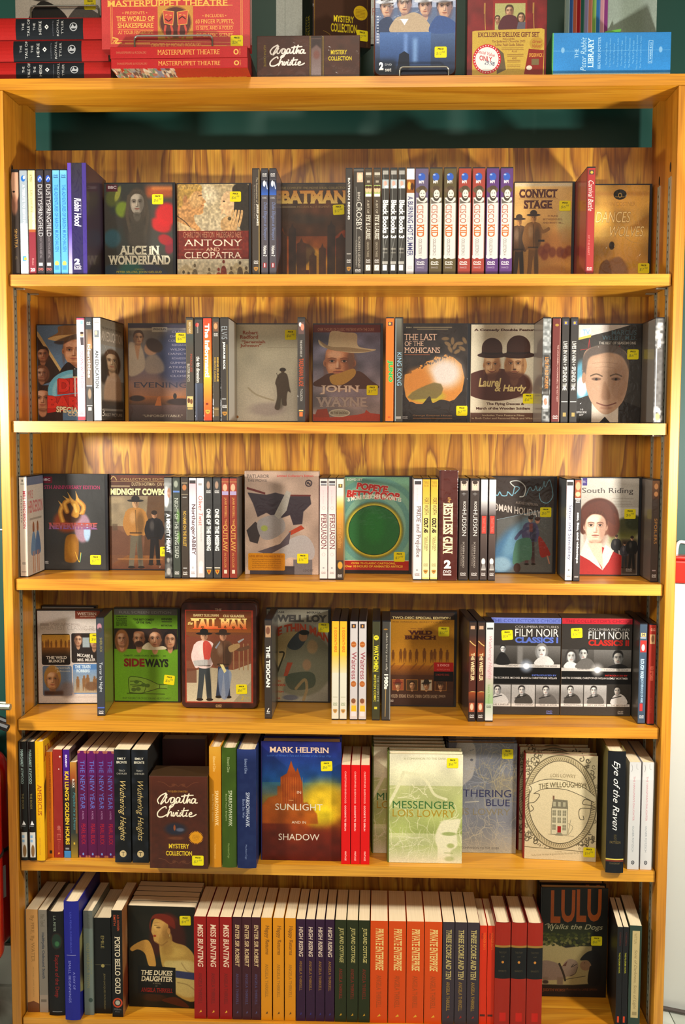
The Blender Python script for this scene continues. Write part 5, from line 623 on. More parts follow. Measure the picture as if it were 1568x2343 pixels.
def noir(n, k, dx=0):
    def f(c):
        b = '6470b4' if n == 1 else 'b8202c'; tc = '5468b8' if n == 1 else 'b0241c'; o = 0 if n == 1 else 560
        x0 = 68 if n == 1 else 625; x1 = 618 if n == 1 else 1187
        c.r(x0, 145, x1, 890, '302b27'); c.r(x0, 145, x1, 190, b); c.t("THE COLLECTOR'S CHOICE", x0+30, 158, x1-8, 182, '3c4484' if n == 1 else '7c1420')
        dxx = 0 if n == 1 else 568; dy = 0 if n == 1 else 16
        c.t('COLUMBIA PICTURES', 272+dxx, 208+dy, 595+dxx, 226+dy, 'b4aca4'); c.t('FILM NOIR', 272+dxx, 230+dy, 594+dxx, 290+dy, 'dcd4cc'); c.t('CLASSICS '+'I'*n, 272+dxx, 294+dy, 592+dxx, 340+dy, tc, b=.05)
        yb = 360 if n == 1 else 386; c.r(x0, yb, x1-8, yb+142, '4c4844'); xm = x0+260
        c.g(yb, yb+140, '54504c', '2c2824', x0, xm); c.g(yb, yb+140, '6c6864', '34302c', xm, x1-8); c.r(x0, yb+140, x1-8, yb+166, 'b8b0a8'); c.r(x0, yb+166, x1, 650, '0c0a0a')
        if n == 1:
            c.face(182, 385, 50, 'ccc', '222', dark='666'); c.p([(130, 500), (150, 430), (180, 410), (215, 440), (235, 500)], '1c1a1a', 1, sm=1); c.face(470, 400, 95, 'd8d4d0', '7c7874', -1, long=.2, dark='777'); c.p([(420, 500), (450, 450), (520, 440), (560, 500)], 'c4c0bc', 1, sm=1); c.r(290, 362, 330, 498, '8c8884', .7, 5)
        else:
            c.face(705, 440, 90, 'c8c4c0', '34302e', long=.3, dark='666'); c.p([(650, 525), (680, 480), (740, 490), (770, 525)], 'd0ccc8', 1, sm=1); c.face(800, 420, 85, 'b4b0ac', '222', -1, dark='555'); c.p([(740, 525), (790, 460), (860, 460), (890, 525)], '5c5854', 1, sm=1); c.face(1075, 450, 100, '9c9894', '1c1a1a', dark='444'); c.p([(1000, 525), (1040, 500), (1110, 495), (1150, 525)], '1c1a1a', 1, sm=1)
        c.e(x0+290, yb+155, 46, 46, 'a8b4c8' if n == 1 else 'b8b4b0', .6, .9); c.e(x0+290, yb+155, 22, 22, 'f4f4f8', .95, .8)
        c.t('THE BIG HEAT', x0+132, yb+145, x0+230, yb+158, '4c4844'); c.t('5 AGAINST THE HOUSE', x0+345, yb+148, x1-30, yb+160, '4c4844')
        c.t('INTRODUCED BY', 402+(dxx and 575), 578, 585+(dxx and 570), 590, tc, b=.03); c.t('MARTIN SCORSESE, MICHAEL MANN & CHRISTOPHER NOLAN' if n == 1 else 'MARTIN SCORSESE, CHRISTOPHER NOLAN & EMILY MORTIMER', x0+10, 598, x1-30, 616, 'c8c0b8', b=.02)
        w = (x1-8-x0)/3
        for i in range(3):
            a, b2 = x0+i*w+3, x0+(i+1)*w-4; q = (('8c8884', '9c9894', '6c6864'), ('7c7874', '8c8884', '2c2824'))[n-1][i]; c.r(a, 658, b2, 826, q); c.g(658, 720, 'a8a4a0', q, a, b2) if not (n == 2 and i == 2) else None
            m_ = (a+b2)/2; c.p([(m_-60, 800), (m_-40, 740), (m_, 720), (m_+50, 745), (m_+65, 800)], ('54504c', 'b8b4b0', '3c3834')[(i+n) % 3], 1, sm=1); c.face(m_-12, 700, 62, 'b8b4b0', '24201f', dark='555'); c.l([(m_-60, 760), (m_+20, 740)], 8, '1c1a1a', .8)
            c.r(a, 802, b2, 822, 'c4bcb4'); c.t(('THE LINEUP', 'MURDER BY CONTRACT', 'THE SNIPER')[i] if n == 1 else ('NIGHTFALL', 'CITY OF FEAR', 'THE BROTHERS')[i], a+30, 806, b2-12, 818, '4c4844')
        c.dvd(x1-105, 855, x1-60, 878, '6c74b8' if n == 1 else 'b8b0a8'); c.n(180, .06, seed=n)
    return f
F('noir1', (68, 147, 612, 888), '302b27', noir(1, 0), .7); F('noir2', (627, 147, 1184, 893), '302b27', noir(2, 0), .7)
def script_agatha(c, x, y, w, h, col, wd=9):
    """cursive signature lettering drawn as pen strokes in a 100 x 60 box"""
    A = [[(4, 26), (1, 18), (8, 8), (18, 2), (22, 1), (20, 6), (14, 16), (9, 25), (10, 27), (18, 18), (24, 10)], [(24, 4), (20, 16), (21, 24), (26, 22), (30, 15), (35, 11)], [(42, 12), (37, 11), (33, 18), (34, 24), (39, 22), (43, 13), (42, 24), (37, 33), (30, 35), (33, 30), (42, 26), (48, 20)], [(55, 12), (50, 11), (46, 18), (47, 24), (52, 22), (56, 13), (55, 22), (60, 22), (66, 12), (68, 5)], [(68, 4), (65, 16), (65, 24), (70, 22), (76, 6), (78, 2), (74, 14), (73, 24), (77, 16), (80, 15), (80, 23), (84, 22)], [(60, 8), (72, 6), (88, 5)], [(92, 14), (88, 13), (84, 18), (85, 24), (90, 22), (94, 14), (93, 23), (98, 23)],
         [(22, 37), (20, 33), (10, 38), (1, 48), (2, 57), (12, 58), (24, 52)], [(34, 32), (28, 44), (24, 57), (30, 47), (35, 46), (34, 55), (39, 54)], [(40, 47), (38, 55), (42, 55), (45, 48), (48, 47), (46, 50)], [(50, 47), (48, 54), (51, 56), (54, 53)], [(59, 47), (56, 49), (59, 52), (56, 56), (54, 55)], [(66, 36), (62, 50), (63, 56), (68, 54)], [(60, 43), (76, 41)], [(72, 47), (70, 55), (74, 55)], [(78, 52), (84, 50), (83, 46), (78, 50), (79, 56), (88, 55), (95, 51)], [(51, 42), (52, 42.5)], [(73, 42), (74, 42.5)]]
    for q in A: c.l([(x+a/100*w, y+b/60*h) for a, b in q], wd, col)
def flourish(c, x, y, w, h, col, s=1):
    c.l([(x, y+h*.1), (x+w*.15, y+h*.3), (x+w*.3, y+h*.9), (x+w*.42, y+h*.5), (x+w*.5, y+h*.8), (x+w*.58, y+h*.5), (x+w*.7, y+h*.9), (x+w*.85, y+h*.3), (x+w, y+h*.1)], 3, col, .8); c.e(x+w*.38, y+h*.6, w*.05, h*.25, col, .4, .3); c.e(x+w*.62, y+h*.6, w*.05, h*.25, col, .4, .3)
def mystery(c):
    c.r(35, 390, 485, 1095, '40190c'); c.n(25, .1, seed=2); c.g(390, 500, '4c2012', '40190c'); c.r(52, 400, 54, 1080, '5c3018'); c.r(466, 400, 468, 1080, '5c3018'); flourish(c, 105, 425, 310, 50, '6c3c20')
    c.t('THE QUEEN OF MYSTERY', 178, 497, 332, 514, '9c7020', b=.02); script_agatha(c, 98, 515, 310, 190, 'e4d8bc', 9); c.e(235, 790, 80, 46, '181c2c', .9, .7); c.e(228, 780, 8, 22, 'a04c1c', .8, .6); c.e(270, 795, 30, 14, '6c7484', .6, .8); c.e(240, 860, 60, 12, '6c3c1c', .6, .7)
    for k in range(28):
        t = k*math.pi/14; c.l([(390, 852), (390+53*math.cos(t), 852+49*math.sin(t))], 5, 'c07c0c', sm=0)
    c.e(390, 852, 47, 43, 'c8860c', 1, .05)
    for i in range(5): c.t('Includes The Mysterious Affair 13'[i*4:i*4+18], 360+abs(i-2)*4, 832+i*9, 420-abs(i-2)*4, 838+i*9, '6c3c0c', ang=.1)
    c.t('MYSTERY', 184, 903, 340, 940, 'd0b024', b=.03); c.t('COLLECTION', 162, 957, 360, 993, 'd0b024', b=.03); flourish(c, 105, 1010, 310, 50, '6c4024')
F('mystery', (37, 388, 480, 1092), '40190c', mystery, .8)
def sunlight(c):
    c.g(120, 470, '1c1c64', '144a7c'); c.g(440, 700, '2c5c70', 'a05c14'); c.g(690, 1050, '9c4410', '4c0f0a'); c.e(1380, 600, 190, 170, 'd0a81c', .95, .9); c.e(1350, 700, 110, 80, 'd8b81c', .9, .9); c.e(960, 600, 130, 60, '7c6c24', .6, .9); c.e(900, 900, 220, 260, '4c140c', .7, .9); c.e(1400, 950, 200, 180, '54140c', .7, .9)
    c.p([(1035, 620), (1035, 400), (1085, 370), (1105, 310), (1118, 270), (1132, 315), (1155, 360), (1168, 325), (1185, 380), (1205, 440), (1215, 620)], '8c3a10', 1, b=2); c.p([(875, 640), (940, 560), (1010, 540), (1010, 470), (1040, 470), (1060, 640), (1240, 590), (1320, 680), (1330, 760), (875, 760)], '94440f', .9, b=5)
    for x in range(1045, 1210, 18): c.l([(x, 400), (x, 640)], 3, 'b86c20', .6)
    c.g(640, 780, '94440f', '84300c') if 0 else None; c.n(50, .14, seed=4); c.t('MARK HELPRIN', 955, 168, 1410, 210, 'dcb898', b=.02, sf=1); c.t('author of Winter’s Tale and A Soldier of the Great War', 930, 224, 1432, 242, '3c64a8', it=.2)
    c.t('IN', 1165, 505, 1197, 527, 'd8ccb8'); c.t('SUNLIGHT', 995, 605, 1365, 655, 'd8ccb8'); c.t('AND IN', 1123, 739, 1235, 759, 'd8ccb8'); c.t('SHADOW', 1020, 838, 1340, 888, 'd8ccb8'); c.l([(1100, 578), (1135, 578)], 3, 'd8a868')
F('sunlight', (875, 125, 1507, 1045), '1c1c64', sunlight, .7)
def branches(c, n, x0, y0, x1, y1, col, seed, a=.8, w0=7):
    r = random.Random(seed)
    for i in range(n):
        x, y = r.uniform(x0, x1), r.uniform(y0, y1); d = r.uniform(0, 6.28); pts = [(x, y)]
        for k in range(6): d += r.uniform(-.6, .6); x += math.cos(d)*r.uniform(15, 45); y += math.sin(d)*r.uniform(15, 45); pts.append((x, y))
        c.l(pts, r.uniform(2, w0), col, a*r.uniform(.4, 1), b=1.5)
def messenger(c):
    c.g(235, 1145, 'dcd2b4', 'a8ac6c'); c.g(500, 900, 'b4b478', '949c54'); c.n(120, .1, seed=4); c.e(1000, 260, 160, 60, 'dcd0b0', .8, .8); c.g(1000, 1145, 'a4a868', 'd4ccae')
    c.l([(600, 390), (560, 500), (500, 620), (470, 680)], 26, 'd4cca4', .9, b=3); c.l([(600, 390), (720, 410), (800, 470), (860, 570), (960, 610)], 22, 'd4cca4', .8, b=4); branches(c, 70, 470, 420, 1080, 1120, 'd8d0a8', 5)
    branches(c, 40, 470, 900, 860, 1130, 'd8d0b0', 8, .8, 4)
    c.p([(870, 930), (920, 800), (1000, 780), (1080, 780), (1050, 900), (1055, 1000), (1000, 1050), (1000, 1145), (900, 1145), (890, 1020)], 'd8ceac', .95, sm=1, b=4); c.e(985, 900, 60, 16, '84904c', .8, .6); c.e(1000, 1000, 30, 20, '949c54', .8, .7); c.l([(950, 1060), (1020, 1062)], 5, '84904c', .8); c.e(990, 1110, 40, 20, '84904c', .5, .8)
    c.t('A COMPANION TO THE GIVER', 603, 266, 955, 282, '8c885c', ang=.01); c.t('MESSENGER', 513, 628, 1035, 692, '34602c'); c.t('LOIS LOWRY', 512, 700, 1035, 762, '9c7c1c')
F('messenger', (466, 235, 1095, 1148), 'c8bc8c', messenger, .7)
def gathering(c):
    c.g(150, 1060, '6c6c74', '7c7c80'); c.g(850, 1060, '7c7c80', 'a49c88'); c.n(120, .1, seed=4); c.p([(1000, 150), (1140, 150), (1170, 260), (1150, 400), (1110, 460), (1000, 500)], 'a09890', .95, sm=1, b=4); c.e(1132, 290, 14, 10, '54545c', 1, .3); c.l([(1115, 215), (1150, 205)], 6, '6c6c70')
    branches(c, 90, 1180, 190, 1530, 640, 'ac9c74', 12, .8, 5); branches(c, 40, 1050, 150, 1530, 500, '9c9ca0', 13, .7, 5); branches(c, 80, 1050, 780, 1530, 1040, 'b0a48c', 14, .8, 6); c.e(1430, 500, 110, 90, 'a08c64', .35, .9)
    c.t('GATHERING', 915, 535, 1492, 595, '2c2c4c'); c.t('BLUE', 1270, 615, 1482, 670, '2c2c4c'); c.t('LOIS LOWRY', 930, 690, 1485, 745, '7c7058'); c.l([(1080, 640), (1200, 632)], 8, 'b4ac98', .8); c.t('A COMPANION TO THE GIVER', 1020, 1010, 1392, 1028, '5c5854')
F('gathering', (905, 150, 1540, 1058), '6c6c74', gathering)
def willoughby(c):
    c.r(250, 258, 880, 1140, 'bfae8a'); r = random.Random(3)
    for k in range(330):
        x, y = r.uniform(255, 875), r.uniform(265, 1050); d = ((x-565)/310)**2+((y-655)/385)**2
        if d > 1.02:
            R = r.uniform(12, 30); t0 = r.uniform(0, 6); c.l([(x+R*(1-i/9)*math.cos(t0+i*.8), y+R*(1-i/9)*math.sin(t0+i*.8)) for i in range(8)], r.uniform(4, 9), '4c4230', .85)
    c.e(565, 655, 318, 395, '5c5038', 1, .02); c.e(565, 655, 308, 386, 'b4a27c', 1, .02)
    for k in range(110): t = k*2*math.pi/110; c.l([(565+300*math.cos(t), 655+378*math.sin(t)), (565+272*math.cos(t+.05), 655+350*math.sin(t+.05))], 5, '54482f', .8, sm=0)
    c.e(565, 655, 270, 348, '4c4230', 1, .01); c.e(565, 655, 264, 342, 'c3b18c', 1, .01)
    c.t('LOIS LOWRY', 482, 420, 696, 450, '7c6c4c', arc=.1, sf=.8); c.p([(300, 520), (430, 470), (600, 470), (760, 520), (860, 590), (850, 640), (740, 590), (600, 545), (430, 548), (340, 590)], 'c8b894', 1, sm=1); c.l([(300, 520), (430, 470), (600, 470), (760, 520), (860, 590)], 5, '4c4230'); c.l([(340, 590), (430, 548), (600, 545), (740, 590), (850, 640)], 5, '4c4230')
    c.l([(340, 590), (390, 600), (350, 660), (290, 680), (310, 740), (340, 720), (320, 690)], 6, '4c4230'); c.l([(300, 520), (320, 560), (270, 640)], 5, '4c4230'); c.l([(850, 640), (780, 620), (760, 660), (830, 670), (870, 690)], 6, '4c4230'); c.l([(865, 700), (740, 700), (735, 780), (770, 790), (765, 760)], 6, '4c4230')
    c.t('THE WILLOUGHBYS', 380, 500, 790, 545, '5c5034', arc=.35, ang=.05, sf=.8, b=.01)
    c.p([(495, 705), (505, 630), (630, 635), (636, 710)], '6c6450', 1); c.r(503, 602, 518, 635, '6c4c38'); c.r(495, 705, 632, 925, 'b8ac8c'); c.l([(495, 705), (495, 925), (632, 925), (632, 705), (495, 705)], 4, '5c5440', sm=0)
    for i in range(3):
        for j in range(3):
            if i == 1 and j == 2: continue
            x, y = 503+i*44, 722+j*60; c.r(x, y, x+30, y+46, '7c745c'); c.r(x+14, y, x+16, y+46, 'b8ac8c'); c.r(x, y+22, x+30, y+24, 'b8ac8c')
    for i in range(3): c.r(508+i*42, 652, 530+i*42, 690, '9c9478')
    c.r(548, 855, 578, 908, '8c1814'); c.p([(530, 935), (545, 910), (582, 910), (596, 935)], '7c745c'); c.l([(470, 925), (690, 935)], 3, '6c6450', sm=0); c.l([(640, 830), (680, 860), (640, 920), (660, 800)], 4, '7c745c')
    c.r(250, 1050, 880, 1140, 'bfae8a'); c.t('A NOVEL', 530, 1066, 592, 1076, '7c7050', ang=.05); c.t('Nefariously Written & Ignominiously Illustrated by the Author', 330, 1080, 800, 1098, '7c7050', ang=.1); c.l([(255, 1040), (870, 1062)], 5, '5c5038', sm=0)
F('willoughby', (250, 258, 880, 1140), 'bfae8a', willoughby, .7)
def duke(c):
    c.r(160, 300, 845, 1330, '14120a'); c.n(140, .4, '241c10', 3); c.e(560, 560, 150, 190, '4c1408', 1, .3); c.e(450, 640, 70, 160, '3c1208', .9, .6); c.e(660, 640, 90, 200, '381208', .9, .6)
    c.p([(480, 660), (560, 620), (640, 660), (760, 700), (845, 840), (845, 1230), (640, 1180), (560, 1000), (500, 880)], 'a8843c', 1, sm=1, b=3); c.p([(520, 880), (650, 840), (845, 870), (845, 1180), (640, 1160)], 'b8a05c', 1, sm=1, b=8); c.e(640, 760, 100, 50, 'c09c4c', .7, .8)
    c.p([(400, 560), (405, 500), (430, 430), (500, 410), (560, 440), (570, 540), (560, 620), (500, 680), (430, 655), (415, 600)], 'b08440', 1, sm=1, b=2); c.p([(490, 560), (590, 560), (600, 680), (480, 700)], '9c7434', .9, sm=1, b=4); c.e(450, 500, 34, 40, 'c89c54', .8, .8); c.l([(430, 490), (480, 490)], 8, '34200c', .8); c.l([(425, 470), (480, 462)], 5, '4c2410', .7); c.e(432, 598, 15, 11, '84240f', .9, .4); c.e(500, 520, 50, 90, 'bc8c48', .8, .8); c.e(545, 560, 40, 80, '7c5424', .5, .9); c.p([(408, 500), (398, 555), (412, 572), (425, 560)], 'b48848', .9, sm=1, b=2); c.e(470, 512, 22, 9, '4c3414', .7, .6); c.l([(440, 655), (500, 690), (560, 650)], 10, '6c4418', .5, b=6); c.e(560, 740, 60, 50, '8c6428', .5, .9); c.e(700, 900, 110, 60, 'c8b070', .6, .9); c.l([(520, 900), (600, 960), (640, 1040)], 8, '7c5c2c', .5, b=5); c.l([(700, 860), (760, 940), (845, 960)], 10, '7c6434', .5, b=6); c.l([(660, 1060), (760, 1080), (845, 1140)], 10, '6c542c', .5, b=6); c.e(575, 545, 16, 30, 'b07c3c', .9, .3); c.l([(583, 580), (583, 600)], 5, 'c8b070')
    c.p([(180, 730), (240, 680), (330, 640), (380, 660), (420, 760), (440, 900), (370, 900), (330, 780), (260, 740), (200, 760)], 'ac7c34', 1, sm=1, b=2); c.p([(420, 390), (520, 375), (620, 420), (640, 520), (570, 480), (480, 430), (400, 440), (390, 560), (380, 480)], '641a0a', 1, sm=1, b=3)
    c.p([(640, 940), (845, 960), (845, 1030), (640, 1010)], '1c2450', .9, b=3); c.e(420, 1220, 120, 40, '34180a', .9, .5); c.p([(500, 1240), (640, 1210), (770, 1290), (740, 1310), (560, 1270)], '4c1c0c', .9, sm=1)
    c.p([(258, 900), (640, 912), (640, 1195), (258, 1180)], '0c0a08'); c.t('THE DUKES', 290, 945, 610, 995, 'd0c09c', it=.15, b=.03, sf=.8); c.t('DAUGHTER', 292, 1005, 608, 1058, 'd0c09c', it=.15, b=.03, sf=.8); c.t('A NOVEL', 408, 1070, 492, 1086, '8c8064'); c.t('BY', 438, 1098, 458, 1110, '8c8064'); c.t('ANGELA THIRKELL', 288, 1125, 610, 1168, '84140c', it=.15, b=.02, sf=.8)
F('duke', (163, 300, 842, 1318), '14120a', duke, .68)
def lulu(c):
    c.r(150, 120, 830, 1195, '15120d'); c.r(150, 480, 680, 640, '1e220a', 1, 20)
    for k in range(140): r = random.Random(k); c.e(r.uniform(190, 660), r.uniform(560, 700), 14, 10, ('2c300c', '3c4010', '1c200a')[k % 3], .9, .4)
    c.p([(185, 650), (300, 660), (420, 710), (560, 690), (680, 690), (670, 1060), (500, 1075), (170, 1075)], '8c7c50', 1, b=3)
    for k in range(100): r = random.Random(k+50); c.e(r.uniform(190, 660), r.uniform(600, 690), 16, 12, ('20240c', '34380f', '585428')[k % 3], .9, .4)
    for x, w, s in ((265, 98, 'L'), (368, 138, 'U'), (520, 98, 'L'), (625, 140, 'U')): c.t(s, x, 150-(x-265)*.05, x+w, 468-(x-265)*.05, 'b0520c', b=.03)
    c.t('Walks the Dogs', 235, 478, 785, 545, '9c9470', it=.3, b=.01); c.l([(210, 490), (250, 478), (275, 545), (300, 500)], 6, '9c9470')
    c.e(280, 940, 110, 90, '6c5848', 1, .2); c.p([(175, 860), (260, 840), (380, 890), (440, 880), (430, 1000), (300, 1030), (175, 1010)], '6f5a4a', 1, sm=1, b=2); c.p([(400, 870), (460, 820), (530, 840), (545, 900), (500, 980), (430, 990), (400, 940)], '74604e', 1, sm=1, b=2); c.p([(390, 890), (430, 850), (440, 840), (425, 890)], '4c2c20', 1); c.l([(360, 870), (400, 960), (420, 1030)], 20, '241c14'); c.l([(500, 870), (480, 900), (530, 870)], 7, '342820'); c.l([(540, 900), (520, 960), (470, 985)], 6, '3c3024'); c.r(340, 1000, 400, 1075, '64503e', 1, 4); c.r(200, 1000, 250, 1072, '64503e', 1, 4); c.e(225, 1050, 30, 16, '2c2018', .9, .4)
    c.l([(430, 1020), (620, 985)], 5, '2c241c', sm=0); c.e(620, 880, 55, 50, '7c5c40', 1, .1); c.p([(565, 825), (640, 745), (740, 740), (780, 860), (760, 1060), (650, 1060), (660, 900), (680, 880), (640, 830)], '0c0a0a', 1, sm=1, b=2); c.l([(610, 850), (612, 858)], 5, '2c1c14')
    c.r(150, 1085, 830, 1195, '1a100b'); c.t('JUDITH VIORST', 200, 1115, 430, 1150, '6c3414', b=.02, sf=.6); c.t('illustrated by LANE SMITH', 436, 1108, 740, 1136, '64320f', sf=.6)
F('lulu', (155, 122, 828, 1192), '15120d', lulu, .68)
def daybegin(c):
    c.r(0, 0, 150, 230, '1a1c74'); c.p([(0, 75), (30, 60), (150, 60), (150, 140), (40, 190), (0, 175)], '8c8454', 1); c.e(60, 130, 60, 40, '241c1c', .9, .5); c.p([(20, 170), (60, 130), (90, 180)], '8c5434', .9)
F('daybegin', (0, 0, 150, 230), '1a1c74', daybegin, 2)
def belloF(c):
    c.r(0, 0, 130, 205, '8c5830'); c.n(30, .4, 'b08050', 2); c.p([(40, 90), (130, 60), (130, 205), (20, 205)], '34140c', .9, b=6); c.e(30, 150, 30, 30, '6c2c14', .9, .6); c.e(70, 60, 40, 30, 'a88868', .6, .8)
F('belloF', (0, 0, 130, 205), '8c5830', belloF, 2)
def ravenb(c):
    c.r(0, 0, 150, 230, '6c6034'); c.n(24, .3, '8c7c44', 3); c.r(0, 160, 150, 230, 'a89c7c'); c.l([(70, 0), (65, 60), (72, 160)], 10, '3c3420', .8); c.l([(68, 60), (30, 20)], 5, '3c3420', .7); c.r(90, 175, 135, 205, 'd0ccc0')
F('ravenb', (0, 0, 150, 230), '6c6034', ravenb, 2)
def americus(c):
    c.r(0, 0, 150, 230, 'c89414'); c.t('AMERICUS', 6, 12, 144, 40, '8c3c14', sf=1, b=.02); c.p([(0, 90), (16, 70), (14, 130), (4, 160)], '34240c', .9)
F('americus', (0, 0, 150, 230), 'c89414', americus, 2)
def masterpuppet(c):
    c.r(230, -420, 575, 105, 'b33a38'); g = 'd8aa50'
    for k in (0, 8): c.l([(252+k*.4, -400), (252+k*.4, 92-k), (557-k*.4, 100-k), (557-k*.4, -400)], 1.2, g, .8, sm=0)
    c.t('MASTERPUPPET THEATRE', 245, -8, 523, 7, g, sf=1, b=.02); c.r(268, 5, 535, 6.2, g); c.t('• PRESENTS •', 279, 18, 337, 25, g); c.t('THE WORLD OF', 265, 29, 353, 40, g, b=.02, sf=1); c.t('SHAKESPEARE', 268, 45, 351, 56, g, b=.02, sf=1); c.t('AT YOUR FINGERTIPS!', 269, 62, 350, 70, g, sf=1); c.r(268, 42, 352, 42.8, g); c.r(268, 59, 352, 59.8, g)
    c.t('• INCLUDES •', 465, 26, 520, 33, g); c.t('60 FINGER PUPPETS,', 449, 38, 537, 49, g, sf=1); c.t('12 SETS, AND A FOLIO', 450, 54, 535, 63, g, sf=1); c.t('OF CLASSIC SCENES', 450, 70, 535, 78, g, sf=1); c.r(450, 51, 537, 51.8, g); c.r(450, 66, 537, 66.8, g)
    c.r(361, 5, 443, 84, 'b8843c'); c.e(402, 44, 38, 38, '8c5c34', 1, .02); c.e(402, 44, 35, 35, '54302c', 1, .02)
    for x, sgn in ((386, 1), (418, -1)):
        c.p([(x-13, 16), (x+13, 19), (x+10, 50), (x-10, 46)] if sgn > 0 else [(x-12, 20), (x+14, 16), (x+11, 48), (x-10, 50)], 'b84a3c', 1); c.l([(x-13, 16), (x+13, 19), (x+10, 50), (x-10, 46), (x-13, 16)] if sgn > 0 else [(x-12, 20), (x+14, 16), (x+11, 48), (x-10, 50), (x-12, 20)], 1.2, g, sm=0)
        c.l([(x-7, 27), (x-3, 26)], 1.5, g); c.l([(x+3, 27), (x+7, 28)], 1.5, g); c.l([(x-7, 36), (x, 36+5*sgn), (x+7, 36)], 2.4, '3c1c1c'); c.l([(x-7, 52), (x-9, 68), (x-5, 80)], 5, 'b84a3c'); c.l([(x+6, 52), (x+9, 66), (x+6, 80)], 5, 'b84a3c')
    c.l([(256, 78), (268, 82), (262, 90), (276, 90)], 3, g); c.l([(256, 90), (266, 80)], 2, g); c.r(284, 90, 343, 93, g, .7); c.r(462, 98, 520, 101, g, .7); c.t('CREATED BY MICHAEL ROGALSKI', 345, 92, 460, 101, g)
F('masterpuppet', (230, -130, 575, 105), 'b33a38', masterpuppet, 2.6)
def mysttop(c):
    c.r(405, -405, 768, 228, '3a2216'); c.r(414, -200, 417, 222, '7c5c20'); c.r(742, -200, 745, 222, '7c5c20', .7); c.e(702, 10, 44, 46, 'c8a414', 1, .03)
    for i in range(6): c.r(672, -10+i*9, 730, -7+i*9, '7c5c10', .7)
    c.t('MYSTERY', 535, 42, 662, 85, 'c8b41c', b=.03, ang=.06); c.t('COLLECTION', 517, 93, 680, 148, 'c8b41c', b=.03, ang=.06); flourish(c, 470, 145, 250, 80, '9c7c2c')
F('mysttop', (405, -405, 768, 228), '3a2216', mysttop, .8)
def mystside(c):
    c.r(88, 238, 748, 522, '3e2015'); c.n(40, .12, seed=2); c.t('AGATHA CHRISTIE', 127, 300, 142, 450, '8c7c14', rot=90); script_agatha(c, 168, 300, 235, 150, 'd8d0c8', 9)
    c.r(420, 240, 520, 518, '2c1c18'); c.g(255, 515, '5c4440', '7c6c6c', 436, 500); c.e(470, 370, 20, 30, '6c4038', .8, .8); c.p([(436, 260), (500, 260), (500, 330), (470, 300), (436, 330)], '241818', .8, b=4)
    for x in (423, 430, 505, 514): c.r(x, 240, x+2.5, 518, '8c6c18')
    c.t('MYSTERY', 563, 338, 668, 370, 'c0ac1c', b=.03); c.t('COLLECTION', 547, 382, 698, 412, 'c0ac1c', b=.03)
F('mystside', (84, 236, 750, 524), '3e2015', mystside, .8)
def tincops(c):
    c.r(862, -212, 1408, 480, '5c6c8c'); c.g(-160, 60, '8c98b4', '9ca8c4'); c.g(200, 480, '4c6490', '1c2438'); c.e(930, 230, 90, 60, '8c90a8', .6, .8)
    for x, y, h, hat in ((945, 60, 110, 'c8ccd8'), (1063, 40, 120, '4c5468'), (1200, 55, 110, 'c8ccd8'), (1330, 60, 130, 'b8bccc')): c.face(x, y, h, 'c49c84', '34303c', 1, dark='64505c', hat=hat)
    c.p([(880, 215), (900, 140), (970, 120), (1010, 215)], '34405c', 1, sm=1); c.p([(975, 215), (1000, 130), (1060, 110), (1130, 90), (1200, 130), (1235, 215)], 'b09c84', 1, sm=1); c.p([(1230, 215), (1270, 120), (1340, 120), (1405, 160), (1405, 215)], '3c5488', 1, sm=1); c.p([(1035, 130), (1063, 170), (1090, 130)], 'd8dce8')
    c.g(212, 420, '4c6ca4', '28406c', 900, 1240); c.r(1060, 220, 1085, 420, '6c8cc4', .8, 6); c.r(1120, 250, 1150, 400, '84a8d8', .7, 8); c.p([(1020, 420), (1030, 350), (1063, 330), (1095, 350), (1100, 440), (1000, 480)], '141c2c', 1); c.r(870, 380, 1010, 480, '141c28', .8, 14)
    for i in range(10): c.r(878, 110+i*18, 892, 118+i*18, 'd8dce8', .7)
    c.t('2', 895, 398, 925, 448, 'e8ecf0', b=.06); c.t('DVD', 935, 408, 980, 420, 'ddd'); c.t('set', 935, 436, 978, 458, 'ddd', b=.03)
F('tincops', (862, -212, 1408, 482), '5c6c8c', tincops, .7)
